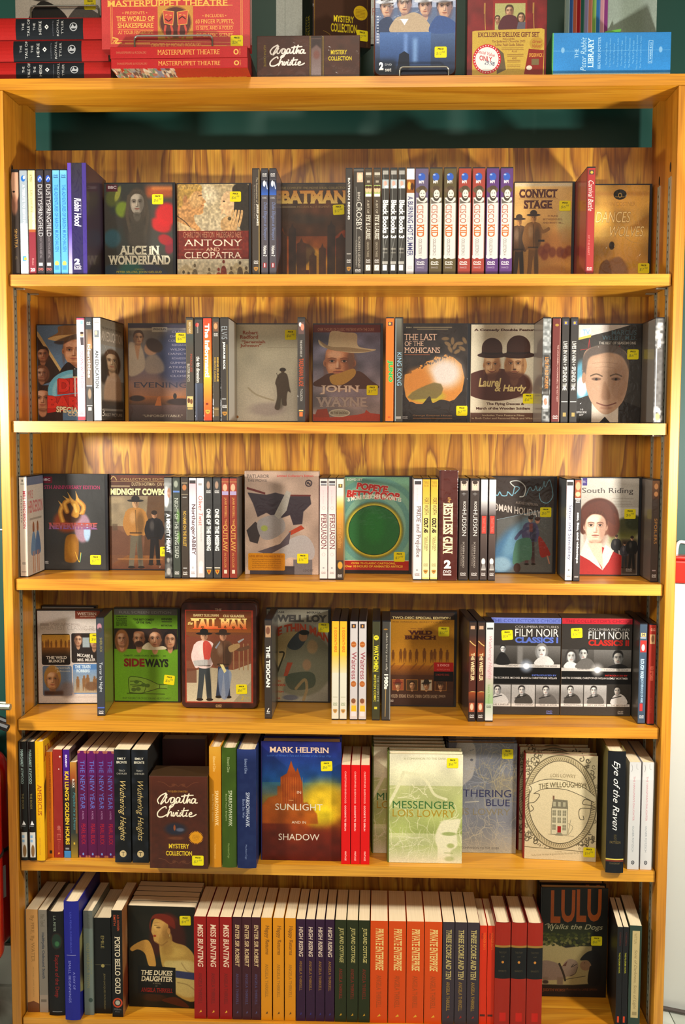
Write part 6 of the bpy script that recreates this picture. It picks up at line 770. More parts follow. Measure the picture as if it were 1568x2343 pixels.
def giftset(c):
    c.r(95, -181, 635, 520, '6c1a1c'); c.n(40, .16, seed=2); c.r(268, 0, 500, 210, '84201c'); c.r(282, 22, 488, 200, 'a09c64'); c.face(380, 75, 70, 'a87c60', '3c2c20'); c.p([(310, 200), (330, 120), (380, 100), (430, 120), (440, 200)], '4c2028', 1, sm=1); c.face(460, 120, 55, 'a87c60', '34281c', long=.4); c.face(300, 130, 46, '9c7458', '34281c'); c.p([(430, 200), (440, 150), (490, 150), (488, 200)], '54505c', 1)
    for x in (215, 545): c.l([(x, 20), (x, 120), (x+4, 200)], 4, 'b09040'); c.l([(x-6, 20), (x-6, 90)], 3, 'b09040')
    c.p([(130, 210), (150, 205), (600, 192), (620, 200), (620, 505), (605, 518), (145, 510), (132, 505)], 'b8983c', 1); c.t('EXCLUSIVE DELUXE GIFT SET', 170, 218, 585, 250, '5c2418', b=.02, sf=1); c.t('INCLUDES:', 338, 256, 420, 268, '5c2418'); c.t('The Spiderwick Chronicles DVD', 265, 272, 490, 292, '5c2418', it=.2, sf=.6); c.t('2-Disc Field Guide Edition', 285, 294, 478, 310, '5c2418', sf=.6)
    for i, y in enumerate((320, 332, 365, 377, 405, 416, 436, 448, 464)): c.r(370-(i < 2)*40, y, 480-(i > 3)*20, y+5, '7c5420', .7)
    c.t('PLUS', 402, 342, 436, 354, '5c2418'); c.t('AND', 402, 388, 436, 400, '5c2418'); c.e(568, 295, 48, 44, 'a8842c', 1, .03); c.t('Great', 540, 270, 602, 292, '8c2418', it=.3); c.t('Value!', 540, 300, 602, 322, '8c2418', it=.3)
    c.p([(515, 330), (618, 340), (612, 508), (485, 502)], '7c1c14'); c.t('SPIDERWICK', 518, 360, 610, 386, 'c8983c', b=.02); c.r(535, 398, 585, 440, '6c5c3c'); c.e(520, 458, 20, 16, 'c8c0b0')
    c.p([(300, 320), (345, 360), (362, 470), (300, 500)], '5c4c34'); c.e(232, 398, 96, 100, 'b81c28', 1, .02); c.e(232, 398, 79, 82, 'dcd8d4', 1, .02)
    for k in range(30): t = k*math.pi/15; c.e(232+87*math.cos(t), 398+91*math.sin(t), 4, 4, 'e8d8d4')
    c.t('Special Value', 155, 345, 285, 375, 'b02c34', it=.3, ang=-.25); c.t('ONLY', 182, 378, 268, 412, 'b02c34', b=.02, ang=-.15); c.t('29.98', 215, 412, 285, 440, '2c3454', it=.2, ang=-.2)
F('giftset', (95, -181, 635, 520), '6c1a1c', giftset, .8)
def rabbitbox(c):
    c.r(668, 222, 1475, 520, '2f80c4'); c.n(200, .06, seed=2); w = 'a8cce4'
    c.t('THE', 822, 335, 846, 400, w, rot=-90, sf=.8); c.t('Peter Rabbit', 862, 255, 900, 488, w, rot=-90, it=.3); c.t('LIBRARY', 912, 262, 950, 462, 'c0dcec', rot=-90, sf=1, b=.02); c.t('BEATRIX POTTER', 980, 255, 998, 472, w, rot=-90, sf=.6)
    for i, (a, b_) in enumerate(((290, 448), (262, 462), (300, 445), (262, 462), (278, 455), (248, 472), (262, 468), (278, 440), (245, 482), (250, 474))): c.t('The Tale of '+('Peter Rabbit', 'Squirrel Nutkin', 'Benjamin', 'Jemima Puddle', 'Mrs Tiggy', 'Mr Jeremy Fisher', 'Mrs Tittlemouse', 'Tom Kitten', 'the Flopsy Bunnies', 'Johnny Town')[i], 1032+i*26, a, 1044+i*26, b_, '7cb4dc', rot=-90)
    c.l([(1325, 283), (1352, 283), (1347, 438), (1322, 438), (1325, 283)], 3, w, sm=0); c.t('F. WARNE & Co', 1330, 292, 1344, 430, w, rot=-90, b=.02); c.e(740, 345, 12, 20, '8cb8dc', .8, .5); c.e(1405, 345, 12, 20, '8cb8dc', .8, .5); c.l([(670, 350), (900, 352), (1200, 350), (1470, 348)], 2, '8cc0e0', .6); c.r(668, 505, 1475, 522, '9cc4d8'); c.r(668, 222, 676, 520, '5ca45c')
F('rabbitbox', (668, 224, 1475, 522), '2f80c4', rabbitbox, .8)
def rabbitspines(c):
    q = ('a8c0c0', '3c6cb4', 'd06c50', 'b01c28', '28685c', '9c94c4', 'd88c74', '84b058', '3474b4', 'cc94a4', '8c3c84')
    for i, k in enumerate(q): x = 826+i*20; c.r(x, -160, x+20, 225, k); c.r(x+18.5, -160, x+20, 225, 'd8dcd8', .7); c.r(x+6, 150, x+13, 200, 'd8d8d8', .5); c.e(x+10, 50, 5, 12, 'ccc4a8', .8, .4)
F('rabbitspines', (826, -160, 1046, 225), 'a8c0c0', rabbitspines, .8)
def rabbitfront(c):
    c.r(1046, -160, 1408, 222, '8e9a90'); c.n(80, .06, seed=2); c.e(1225, 130, 90, 100, '7c8878', .5, .8)
    for k in range(22): t = math.pi*(.15+.7*k/21); c.e(1255+52*math.cos(t), -10+52*math.sin(t), 9, 4, '6c9464', .9, .3, k*25)
F('rabbitfront', (1046, -160, 1408, 222), '8e9a90', rabbitfront, .7)
def kidsart(c):
    c.r(0, 0, 330, 46, '9a1a18'); r = random.Random(2)
    for k in range(420): c.e(r.uniform(0, 150), r.uniform(0, 46), r.uniform(2, 6), r.uniform(2, 5), ('8c8474', '6c7484', 'b89c7c', '4c3c3c', '9c5c4c', '5c7c5c', 'c8b8a0')[k % 7], 1, .3)
    c.t('MASTERPUPPET', 170, 14, 320, 26, 'b87c3c', it=.2)
F('kidsart', (0, 0, 330, 46), '9a1a18', kidsart, 1.6)
F('heike', (-40, 0, 253, 50), '9e1714', lambda c: (c.r(36, 0, 192, 50, '10151b'), c.t('THE', 51, 12, 56, 29, 'd8d8d4', rot=-90), c.t('TALE OF', 63, 2, 69, 42, 'd8d8d4', rot=-90), c.t('THE', 77, 12, 82, 29, 'd8d8d4', rot=-90), c.t('HEIKE', 90, 7, 96, 38, 'd8d8d4', rot=-90), c.p([(103, 22), (108, 16), (113, 22), (108, 28)], 'dcdcd8'), c.r(106.5, 20.5, 109.5, 23.5, '10151b'), c.t('translated by', 121, 6, 124, 42, '7c8088', rot=-90), c.t('ROYALL', 131, 3, 136, 42, 'c4c4c0', rot=-90), c.t('TYLER', 142, 6, 147, 38, 'c4c4c0', rot=-90), c.e(170, 22, 9, 10, 'a8acb0', 1, .05), c.e(170, 22, 7, 8, '10151b', 1, .05), c.p([(164, 24), (168, 15), (172, 22), (177, 18), (177, 26), (163, 26)], 'a8acb0'), c.r(-40, 0, 253, 2, '7a1210')), 2.6)
F('puppet', (0, 0, 318, 28), 'a11a1c', lambda c: (c.t('MASTERPUPPET THEATRE', 111, 8, 254, 20, 'd0a04c', sf=.8), c.t('SHAKESPEARE & ROGALSKI', 14, 11, 84, 17, 'a8704c'), c.e(292, 14, 6, 7, 'd0a04c'), c.e(292, 14, 3, 4, 'a11a1c'), c.t('QUIRK', 299, 6, 302, 22, 'd0a04c', rot=90)), 2.6)
# ------------------------------------------------------------------ mesh helpers
def box(bm, x0, x1, y0, y1, z0, z1, mi=0):
    vs_ = [bm.verts.new(p) for p in ((x0, y0, z0), (x1, y0, z0), (x1, y1, z0), (x0, y1, z0), (x0, y0, z1), (x1, y0, z1), (x1, y1, z1), (x0, y1, z1))]
    for f in ((0, 3, 2, 1), (4, 5, 6, 7), (0, 1, 5, 4), (1, 2, 6, 5), (2, 3, 7, 6), (3, 0, 4, 7)):
        fc = bm.faces.new([vs_[i] for i in f]); fc.material_index = mi
    return vs_
def prism(bm, pts, z0, z1, ax='z', mi=0):
    """extrude a closed outline; ax is the extrusion axis"""
    def mk(p, h): return {'z': (p[0], p[1], h), 'x': (h, p[0], p[1]), 'y': (p[0], h, p[1])}[ax]
    a = [bm.verts.new(mk(p, z0)) for p in pts]; b = [bm.verts.new(mk(p, z1)) for p in pts]; n = len(pts)
    fs = [bm.faces.new(a), bm.faces.new(b)]+[bm.faces.new((a[i], a[(i+1) % n], b[(i+1) % n], b[i])) for i in range(n)]
    for f in fs: f.material_index = mi
    bmesh.ops.recalc_face_normals(bm, faces=fs); return fs
def tube(bm, pts, r, n=8, mi=0):
    P = [Vector(p) for p in pts]; rings = []
    up = Vector((0.13, 0.2, 1)).normalized()
    for i, p in enumerate(P):
        d = (P[min(i+1, len(P)-1)]-P[max(i-1, 0)]).normalized(); a = d.cross(up); a = a.normalized() if a.length > 1e-4 else Vector((1, 0, 0)); b = d.cross(a).normalized()
        R = r[i] if isinstance(r, (list, tuple)) else r
        rings.append([bm.verts.new(p+R*(math.cos(2*math.pi*k/n)*a+math.sin(2*math.pi*k/n)*b)) for k in range(n)])
    for q, s in zip(rings[:-1], rings[1:]):
        for k in range(n): bm.faces.new((q[k], q[(k+1) % n], s[(k+1) % n], s[k])).material_index = mi
    bm.faces.new(rings[0]).material_index = mi; bm.faces.new(rings[-1]).material_index = mi
    bmesh.ops.recalc_face_normals(bm, faces=bm.faces[:])
def lathe(bm, prof, n=32, mi=0):
    rings = [[bm.verts.new((r*math.cos(2*math.pi*k/n), r*math.sin(2*math.pi*k/n), z)) for k in range(n)] for r, z in prof]
    for q, s in zip(rings[:-1], rings[1:]):
        for k in range(n): f = bm.faces.new((q[k], q[(k+1) % n], s[(k+1) % n], s[k])); f.material_index = mi; f.smooth = True
    bm.faces.new(rings[0]).material_index = mi; bm.faces.new(rings[-1]).material_index = mi
    bmesh.ops.recalc_face_normals(bm, faces=bm.faces[:])
def mesh(name, bm, mats, bev=0, seg=2, uvf=None):
    if bev: bmesh.ops.bevel(bm, geom=[e for e in bm.edges if e.calc_face_angle(0) > .5], offset=bev, segments=seg, affect='EDGES', profile=.5)
    if uvf:
        bm.normal_update(); uv = bm.loops.layers.uv.new('UVMap')
        for f in bm.faces:
            for l in f.loops: l[uv].uv = uvf(f, l.vert.co)
    me = bpy.data.meshes.new(name); bm.to_mesh(me); bm.free()
    for m_ in (mats if isinstance(mats, (list, tuple)) else [mats]): me.materials.append(m_)
    return me
def ob(name, me, parent=None, loc=(0, 0, 0), rz=0, label=None, cat=None, group=None, kind=None):
    o = bpy.data.objects.new(name, me); C.objects.link(o); o.location = loc; o.rotation_euler = (0, 0, rz)
    if parent: o.parent = parent
    if label: o['label'] = label
    if cat: o['category'] = cat
    if group: o['group'] = group
    if kind: o['kind'] = kind
    return o
_pm = {}
def spine_mat(nm, kind):
    k = ('s', nm, kind)
    if k not in _pm:
        wd, h, bg, fn = SP[nm]; c = Cv(0, 0, wd, h, bg, f=2.5); fn(c); _pm[k] = dressed('spine_print', c, kind); _pm[('avg', nm)] = tuple(c.a.mean((0, 1)))
    return _pm[k]
CRK = {'mohicans': .5, 'dances': .5, 'welby': .45, 'wayne': .12, 'jeremiah': .15, 'roman': .2, 'schoolf': .4, 'mystside': .16, 'rabbitbox': .08, 'convict': .15}
def dressed(name, c, kind):
    return printmat(name, c, *((0.28, .5, .12) if kind in ('dvd', 'tin') else (0.35, .4, .2) if kind == 'box' else (0.08, .42, 0)))
def front_mat(nm, kind):
    k = ('f', nm, kind)
    if k not in _pm:
        bx, bg, fn, f = FR[nm]; c = Cv(*bx, bg, f=f); fn(c); c.n(5/f*.6, .05, seed=11); _pm[k] = printmat('cover_print', c, *(((.3, .5, CRK.get(nm, .06)) if kind in ('dvd', 'tin') else (.3, .42, CRK.get(nm, .05)) if kind == 'box' else (.06, .45, 0)))); _pm[('favg', nm)] = hexc(bg)
    return _pm[k]
def price_mat(p):
    k = ('p', p)
    if k not in _pm:
        c = Cv(0, 0, 104, 92, 'dccb10', f=1.0); c.t('PRICE', 28, 12, 76, 26, '2c2c10', b=.04); c.t('$'+p.split('.')[0], 14, 44, 58, 72, '7c7c30', it=.2); c.t(p.split('.')[1], 62, 36, 88, 52, '7c7c30', it=.2); _pm[k] = printmat('price_label', c, 0, .5)
    return _pm[k]
_st = {}
def sticker_mesh(p):
    if p not in _st:
        bm = bmesh.new(); w_, h_, r = .0215, .0190, .0022; pts = []
        for cx, cz, q in ((w_/2-r, -h_/2+r, -90), (w_/2-r, h_/2-r, 0), (-w_/2+r, h_/2-r, 90), (-w_/2+r, -h_/2+r, 180)):
            for k in range(4): t = math.radians(q+k*30); pts.append((cx+r*math.cos(t), cz+r*math.sin(t)))
        prism(bm, pts, 0, .00035, 'x')
        _st[p] = mesh('price_sticker', bm, price_mat(p), uvf=lambda f, c: (c.y/w_+.5, c.z/h_+.5))
    return _st[p]
NAME = {'dvd': 'dvd_case', 'pb': 'paperback_book', 'hc': 'hardcover_book', 'box': 'boxed_set', 'tin': 'disc_tin'}
CAT = {'dvd': 'DVD case', 'pb': 'paperback book', 'hc': 'hardcover book', 'box': 'boxed set', 'tin': 'disc tin'}
def plain(c, kind):
    c = tuple(round(float(v), 2) for v in hexc(c)); return mat('plain_%02x%02x%02x_%s' % (*[int(v*255) for v in c], kind), c, .42, coat=.4 if kind in ('dvd', 'tin', 'box') else .05)
def uvs(x0, x1, y0, y1, z0, z1):
    def f(fc, c):
        v = (c.z-z0)/(z1-z0)
        return ((c.x-x0)/(x1-x0), v) if fc.material_index == 0 else ((c.y-y0)/(y1-y0), v)
    return f
def bynormal(bm, spb=-.3):
    bm.normal_update()
    for f in bm.faces:
        n = f.normal; f.material_index = 0 if n.y < spb else 1 if n.x > .6 else 2
_mc = {}
def parts_of(kind, sp, fr, T, D, H, edge):
    key = (kind, sp, fr)
    if key in _mc: return _mc[key]
    m0 = spine_mat(sp, kind) if sp else None; m1 = front_mat(fr, kind) if fr else None
    e = edge or (_pm[('avg', sp)] if sp else _pm.get(('favg', fr), (.1, .1, .1)))
    pl = plain(e, kind); mats = [m0 or pl, m1 or pl, pl]; P = []
    if kind == 'dvd':
        bm = bmesh.new(); box(bm, -T/2, T/2, 0, D, 0, H); P.append(('case_shell', mesh('case_shell', bm, BLACK, .0012, 2)))
        e_ = .00025; bm = bmesh.new(); box(bm, -T/2-e_, T/2+e_, -e_, D-.0045, .0022, H-.0022)
        bmesh.ops.bevel(bm, geom=[q for q in bm.edges if abs(q.verts[0].co.z-q.verts[1].co.z) > .01], offset=.0011, segments=2, affect='EDGES', profile=.5); bynormal(bm)
        P.append(('printed_sleeve', mesh('printed_sleeve', bm, mats, uvf=uvs(-T/2, T/2, 0, D-.0045, .0022, H-.0022))))
    elif kind == 'pb':
        t = .0005; bm = bmesh.new(); box(bm, -T/2, T/2, 0, t, 0, H); box(bm, -T/2, -T/2+t, t, D, 0, H); box(bm, T/2-t, T/2, t, D, 0, H); bynormal(bm, -.6)
        P.append(('cover', mesh('cover', bm, mats, uvf=uvs(-T/2, T/2, 0, D, 0, H))))
        bm = bmesh.new(); box(bm, -T/2+t, T/2-t, t, D-.0006, .0003, H-.0004); P.append(('page_block', mesh('page_block', bm, PAGE)))
    elif kind == 'hc':
        b, sw = .0022, min(.004, T*.2); bm = bmesh.new(); n = 8; out = [(-T/2+T*i/n, sw*.9-sw*math.sin(math.pi*(.12+.76*i/n))) for i in range(n+1)]
        prism(bm, out+[(x, y+.0014) for x, y in reversed(out)], 0, H, 'z')
        box(bm, -T/2, -T/2+b, sw, D, 0, H); box(bm, T/2-b, T/2, sw, D, 0, H); bynormal(bm, -.3)
        for f in bm.faces:
            if all(v.co.y < sw*.9+.002 for v in f.verts) and abs(f.normal.z) < .5 and f.normal.y < .1: f.material_index = 0
        P.append(('cover', mesh('cover', bm, mats, uvf=uvs(-T/2, T/2, 0, D, 0, H))))
        bm = bmesh.new(); box(bm, -T/2+b, T/2-b, sw+.0012, D-.004, .003, H-.0035); P.append(('page_block', mesh('page_block', bm, PAGE)))
    elif kind == 'box':
        bm = bmesh.new(); box(bm, -T/2, T/2, 0, D, 0, H); bmesh.ops.bevel(bm, geom=bm.edges[:], offset=.0008, segments=2, affect='EDGES', profile=.5); bynormal(bm)
        P.append(('printed_carton', mesh('printed_carton', bm, mats, uvf=uvs(-T/2, T/2, 0, D, 0, H))))
    elif kind == 'tin':
        r = .011; pts = []
        for cy, cz, q in ((D-r, r, -90), (D-r, H-r, 0), (r, H-r, 90), (r, r, 180)):
            for k in range(6): t = math.radians(q+k*18); pts.append((cy+r*math.cos(t), cz+r*math.sin(t)))
        bm = bmesh.new(); prism(bm, pts, -T/2, T/2-.0016, 'x'); P.append(('tin_body', mesh('tin_body', bm, pl, .0006, 1)))
        ins = [(D/2+(y-D/2)*.99, H/2+(z-H/2)*.993) for y, z in pts]; bm = bmesh.new(); prism(bm, ins, T/2-.0016, T/2, 'x'); bm.normal_update()
        for f in bm.faces: f.material_index = 1 if f.normal.x > .6 else 2
        P.append(('printed_lid', mesh('printed_lid', bm, [pl, m1, pl], .0009, 2, uvf=lambda f, c: (c.y/D, c.z/H))))
        bm = bmesh.new(); prism(bm, [(D/2+(y-D/2)*1.008, H/2+(z-H/2)*1.006) for y, z in pts], -.0012, .0012, 'x'); P.append(('rolled_seam', mesh('rolled_seam', bm, mat('tin_edge', '5c3424', .3, metal=.6))))
    _mc[key] = (P, (T, D, H)); return _mc[key]
ZO = .05
LIFT = .0004
ZS = {0: 1.7585+ZO, 1: 1.41509+ZO, 2: 1.14947+ZO, 3: .85698+ZO, 4: .59074+ZO, 5: .31913+ZO, 6: .01086+ZO}
ORD = ('first', 'second', 'third', 'fourth', 'fifth', 'sixth', 'seventh')
def put(kind, row, x0, x1, yt, label, sp=None, fr=None, Y=.02, face=0, yaw=0, group=None, T=None, D=None, H=None, st=None, edge=None, name=None, cat=None, back=0, blab=None, base=None, lean=0, gap=.0004):
    b = ZS[row]+LIFT if base is None else base
    A, B = W(x0, yt+25, Y), W(x1, yt+25, Y); h = H or float(W((x0+x1)/2, yt, Y)[2]-b)
    if kind == 'dvd' and H is None: h = .190 if abs(h-.190) < .008 else h
    if face: T = T or .0150; D = D or float(B[0]-A[0])
    else: T = T or float(B[0]-A[0])-gap; D = D or (.135 if kind == 'dvd' else .130)
    P, (T, D, h) = parts_of(kind, sp, fr, T, D, h, edge)
    rz = math.radians((-90 if face else 0)+yaw)
    loc = (float(A[0]), Y+T/2, b) if face else (float((A[0]+B[0])/2), Y, b)
    root = None
    for i in range(back+1):
        l2 = (loc[0]+(random.uniform(-.0015, .0015) if i else 0), loc[1]+i*(T+.0004), loc[2])
        r = ob(name or NAME[kind], None, None, l2, rz, label if i == 0 else (blab or '%s').replace('%s', ORD[i-1]) if blab else label+', %s copy behind' % ORD[i-1], cat or CAT[kind], group)
        if lean: r.rotation_euler = (0, math.radians(lean), rz)
        for nm, me in P: ob(nm, me, r)
        if i == 0: root = r
    if st:
        p = W(st[0], st[1], Y); yl = float(p[0]-loc[0])/math.cos(math.radians(yaw)); s = ob('price_sticker', sticker_mesh(st[2]), root, (T/2+(.0004 if kind == 'dvd' else .0001), yl, float(p[2]-b)))
        if len(st) > 3: s.rotation_euler = (math.radians(st[3]), 0, 0)
    return root
def run(kind, row, xs, yt, label, sp, **k):
    """identical neighbours; label carries %s for the ordinal"""
    for i, (a, b_) in enumerate(xs): put(kind, row, a, b_, yt, label.replace('%s', ORD[i]), sp, **k)

# ------------------------------------------------------------------ room
WALLY = .24
GREEN = mat('green_wall_paint', '08443a', .55, noise=3, namt=.04, bump=.1, bscale=180)
bm = bmesh.new(); box(bm, -1.8, 1.9, WALLY, WALLY+.1, 0, 2.9); ob('wall_back', mesh('wall_back', bm, GREEN), kind='structure')
def marble():
    M = mat('marble', 'c9d0c4', .3); nt = M.node_tree; b = nt.nodes['Principled BSDF']
    tc = nt.nodes.new('ShaderNodeTexCoord'); n = nt.nodes.new('ShaderNodeTexNoise'); n.inputs['Scale'].default_value = 5; n.inputs['Detail'].default_value = 7; n.inputs['Distortion'].default_value = 1.2
    r = nt.nodes.new('ShaderNodeValToRGB'); r.color_ramp.elements[0].position = .35; r.color_ramp.elements[0].color = (*lin('9ea698'), 1); r.color_ramp.elements[1].position = .55; r.color_ramp.elements[1].color = (*lin('d2d8cc'), 1)
    nt.links.new(tc.outputs['Object'], n.inputs[0]); nt.links.new(n.outputs[0], r.inputs[0]); nt.links.new(r.outputs[0], b.inputs['Base Color']); return M
MARB = marble()
bm = bmesh.new(); box(bm, -2.5, 2.5, -3.2, WALLY+.1, -.06, -.004); fl = ob('floor', mesh('floor', bm, mat('tile_joint', '8a8e84', .8)), kind='structure')
bm = bmesh.new(); box(bm, 0, .398, 0, .398, -.004, 0); tm = mesh('tile', bm, MARB, .001, 1)
for i in range(-5, 5):
    for j in range(0, 8): ob('tile', tm, fl, (-.12+i*.4, .22-.4*j, 0))
bm = bmesh.new()
for i in range(9): box(bm, -1.8+i*.4, -1.8+i*.4+.398, WALLY-.012, WALLY, 0, .085)
ob('baseboard_back', mesh('baseboard_back', bm, MARB, .0015, 1), kind='structure')

# ------------------------------------------------------------------ bookcase
case = ob('bookcase', None, None, (0, 0, 0), 0, 'tall open oak bookcase with six shelves filled with cased discs and books', 'bookcase')
XI, XO, YF, YB = .5985, .6165, -.010, .168
TOP = ZS[0]
def panel(name, bm, m_, bev=.0015, **k): return ob(name, mesh(name, bm, m_, bev, 2), case, **k)
for s in (-1, 1):
    bm = bmesh.new(); prism(bm, [(YF, 0), (YB+.008, 0), (YB+.008, TOP-.0065), (.0824, TOP-.0065), (.0824, TOP-.0197), (YF, TOP-.0197)], *sorted((s*XI, s*XO)), 'x'); panel('side_panel', bm, WD_SIDE)
bm = bmesh.new(); box(bm, -XO, XO, YF, .082, TOP-.0195, TOP); panel('top_rail', bm, WD_SHELF)
bm = bmesh.new(); box(bm, -XO, XO, .0824, YB+.008, TOP-.006, TOP-.0005); panel('top_board', bm, WD_SHELF, 0)
pb_ = W(780, 341, YB); bm = bmesh.new(); box(bm, -XI, XI, YB, YB+.006, .03, float(pb_[2])); panel('back_panel', bm, WD_BACK, 0)
bm = bmesh.new(); box(bm, -XI, XI, YF+.012, YF+.03, 0, ZS[6]-.02); panel('kick_board', bm, WD_SHELF)
for k in range(1, 7):
    bm = bmesh.new(); box(bm, -.5962, .5962, 0 if k < 6 else YF+.004, YB-.001, ZS[k]-.0205, ZS[k]); o = panel('shelf', bm, WD_SHELF, .0030)
STEEL = mat('zinc_steel', 'a9aa9a', .35, metal=.8); DARK = mat('slot_black', '0c0b0a', .8)
zt = float(W(1520, 405, .03)[2])
for s in (-1, 1):
    for yy in (.032, .109):
        bm = bmesh.new(); a, b_ = (s*XI, s*(XI-.0016)); x0, x1 = min(a, b_), max(a, b_)
        box(bm, x0, x1, yy-.0075, yy-.0035, .04, zt); box(bm, x0, x1, yy+.0035, yy+.0075, .04, zt); x2 = s*(XI-.0006); box(bm, min(a, x2), max(a, x2), yy-.0035, yy+.0035, .04, zt)
        tr = panel('metal_standard', bm, STEEL, 0)
        bm = bmesh.new(); n = int((zt-.05)/.0127); xa, xb = s*(XI-.0006), s*(XI-.0009)
        for i in range(n): z = .046+i*.0127; box(bm, min(xa, xb), max(xa, xb), yy-.0022, yy+.0022, z, z+.004)
        q = ob('slot_row', mesh('slot_row', bm, DARK), tr, kind='stuff')
        for k in range(1, 6):
            bm = bmesh.new(); z = ZS[k]-.0205; xs = sorted((s*(XI-.0016), s*(XI-.004))); box(bm, xs[0], xs[1], yy-.003, yy+.003, z-.014, z-.001); xs = sorted((s*(XI-.0016), s*(XI-.020))); box(bm, xs[0], xs[1], yy-.003, yy+.003, z-.003, z-.0005)
            panel('shelf_clip', bm, STEEL, 0)
    for yy, zz in ((.032, zt+.018), (.109, zt+.010)):
        bm = bmesh.new(); prism(bm, [(yy+.0045*math.cos(t*math.pi/6), zz+.009*math.sin(t*math.pi/6)) for t in range(12)], *sorted((s*XI, s*(XI-.0003))), 'x'); panel('track_hole', bm, DARK, 0)

# ------------------------------------------------------------------ shelf 1
Yd = .012; O1 = 'on the top shelf'
put('dvd', 1, 25, 42, 392, 'dark DVD case with a man’s face on its spine, left end, uppermost shelf', 'singer', Y=Yd)
put('dvd', 1, 44, 62, 392, 'grey and white DVD case with a blue swirl on its spine, uppermost shelf', 'tribute', Y=Yd)
put('dvd', 1, 63.5, 80, 392, 'DVD case with a cream and maroon spine on the uppermost shelf', 'opera', Y=Yd)
run('dvd', 1, ((82.5, 99), (101.5, 118)), 392, '%s of two dark brown DVD spines with a blue oval, uppermost shelf', 'dusty', Y=Yd, group='dark brown concert DVDs with blue ovals')
run('dvd', 1, ((119.5, 136), (137.5, 153)), 391, '%s of two sky blue DVD spines beside the purple boxed set', 'azure', Y=Yd, group='sky blue DVDs')
put('box', 1, 154, 197, 372, 'tall purple boxed set with white script lettering on its spine, uppermost shelf', 'forest', Y=.010, D=.142, edge='3a2f3c', gap=0)
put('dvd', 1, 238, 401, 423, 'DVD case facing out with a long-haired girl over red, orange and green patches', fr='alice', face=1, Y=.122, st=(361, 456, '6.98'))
put('dvd', 1, 404, 575, 422, 'DVD case facing out with a fair man and a woman above a dark red band', fr='antony', face=1, Y=.128, st=(539, 450, '6.98'), edge='5c2414')
put('dvd', 1, 577, 594, 387, 'brown DVD spine with small cream lettering, left of two blue-windowed spines', 'outlaw_rider', Y=Yd)
run('dvd', 1, ((597.6, 614), (616, 633)), 386, '%s of two grey DVD spines with a blue picture near the top', 'jazz', Y=Yd, D=.117, group='grey jazz DVDs')
put('dvd', 1, 636, 800, 415, 'DVD case facing out with a glowing orange night city and big yellow title', fr='nightcity', face=1, Y=.130, st=(775, 480, '12.98', 3))
put('dvd', 1, 791, 807, 386, 'dark brown DVD spine with widely spaced pale capitals, right of the orange city cover', 'bats', Y=Yd, D=.117)
put('dvd', 1, 809, 833, 384, 'wide dark DVD spine with thin grey lettering in crinkled wrap', 'crosby', Y=Yd)
put('dvd', 1, 835, 852, 386, 'olive brown DVD spine with two faces, beside the wide dark spine', 'comedy', Y=Yd, group='olive brown comedy DVDs')
put('dvd', 1, 855, 872, 386, 'olive brown DVD spine with two faces, beside the three black spines', 'comedy', Y=Yd, group='olive brown comedy DVDs')
run('dvd', 1, ((874, 891), (893, 910), (911.5, 928.5)), 385, '%s of three black DVD spines with bold white rotated lettering', 'books', Y=Yd, group='black comedy DVDs with bold white lettering')
put('dvd', 1, 931, 949, 383, 'pale grey DVD spine with navy capitals, left of the seven wide picture spines', 'summer', Y=Yd)
CO = 'wide picture DVD spine with '
CC = 'seven wide western DVDs'
for (a, b_), nm, q in zip(((951, 981), (984, 1013), (1016.5, 1045.5), (1050, 1079), (1082, 1111), (1114, 1143), (1146, 1175)), ('cisco1', 'cisco2', 'cisco2', 'cisco3', 'cisco3', 'cisco4', 'cisco4'), ('slate blue ends', 'olive ends, the left of two', 'olive ends, the right of two', 'brick red ends, the left of two', 'brick red ends, the right of two', 'violet ends, the left of two', 'violet ends, the right of two')):
    put('dvd', 1, a, b_, 384, CO+q, nm, Y=Yd, group=CC)
put('dvd', 1, 1177, 1316, 419, 'DVD case facing out with two gunmen on tan and a dark slab-lettered title', fr='convict', face=1, Y=.128, st=(1293, 471, '6.98'), edge='2a1c22')
put('dvd', 1, 1343.5, 1363, 387, 'single red DVD spine between the two tan western covers, uppermost shelf', 'carnival', Y=Yd)
put('dvd', 1, 1355, 1493, 419, 'golden DVD case facing out with an oval emblem, beside the right side panel', fr='dances', face=1, Y=.150, T=.0145, st=(1473, 614, '7.98'))
# ------------------------------------------------------------------ shelf 2
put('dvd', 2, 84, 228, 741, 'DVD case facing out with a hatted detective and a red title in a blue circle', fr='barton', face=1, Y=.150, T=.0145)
put('dvd', 2, 175, 192.5, 728, 'white and pink DVD spine with red lettering, second shelf', 'downlove', Y=.008, yaw=-2, D=.134)
put('dvd', 2, 195, 210.5, 728, 'black and amber DVD spine between two white ones, second shelf', 'identities', Y=.008, yaw=-3, D=.134)
put('dvd', 2, 212.5, 230, 728, 'white DVD case with dark spine lettering, its picture cover seen at a slant', 'school', 'schoolf', Y=.008, yaw=-5, D=.134, edge='d0ccc8')
put('dvd', 2, 293, 440, 744, 'DVD case facing out with an embracing couple above a sunset sea', fr='evening', face=1, Y=.128, st=(415, 773, '6.98'))
put('dvd', 2, 425, 443, 727, 'brown DVD spine with a red and white title, first in the group of five', 'buster', Y=Yd)
put('dvd', 2, 445, 464, 727, 'black DVD spine with small red dot on top and white lower-case title', 'dimension', Y=Yd)
put('dvd', 2, 465, 484, 727, 'orange and yellow DVD spine with a large white title', 'informer', Y=Yd)
put('dvd', 2, 486, 502, 727, 'dark DVD spine with two columns of gold capitals', 'irene', Y=Yd)
put('dvd', 2, 504, 523, 726, 'black DVD spine with grey and bold white lettering, left of the pale snow cover', 'jailhouse', Y=Yd, D=.115, edge='b8b4ac')
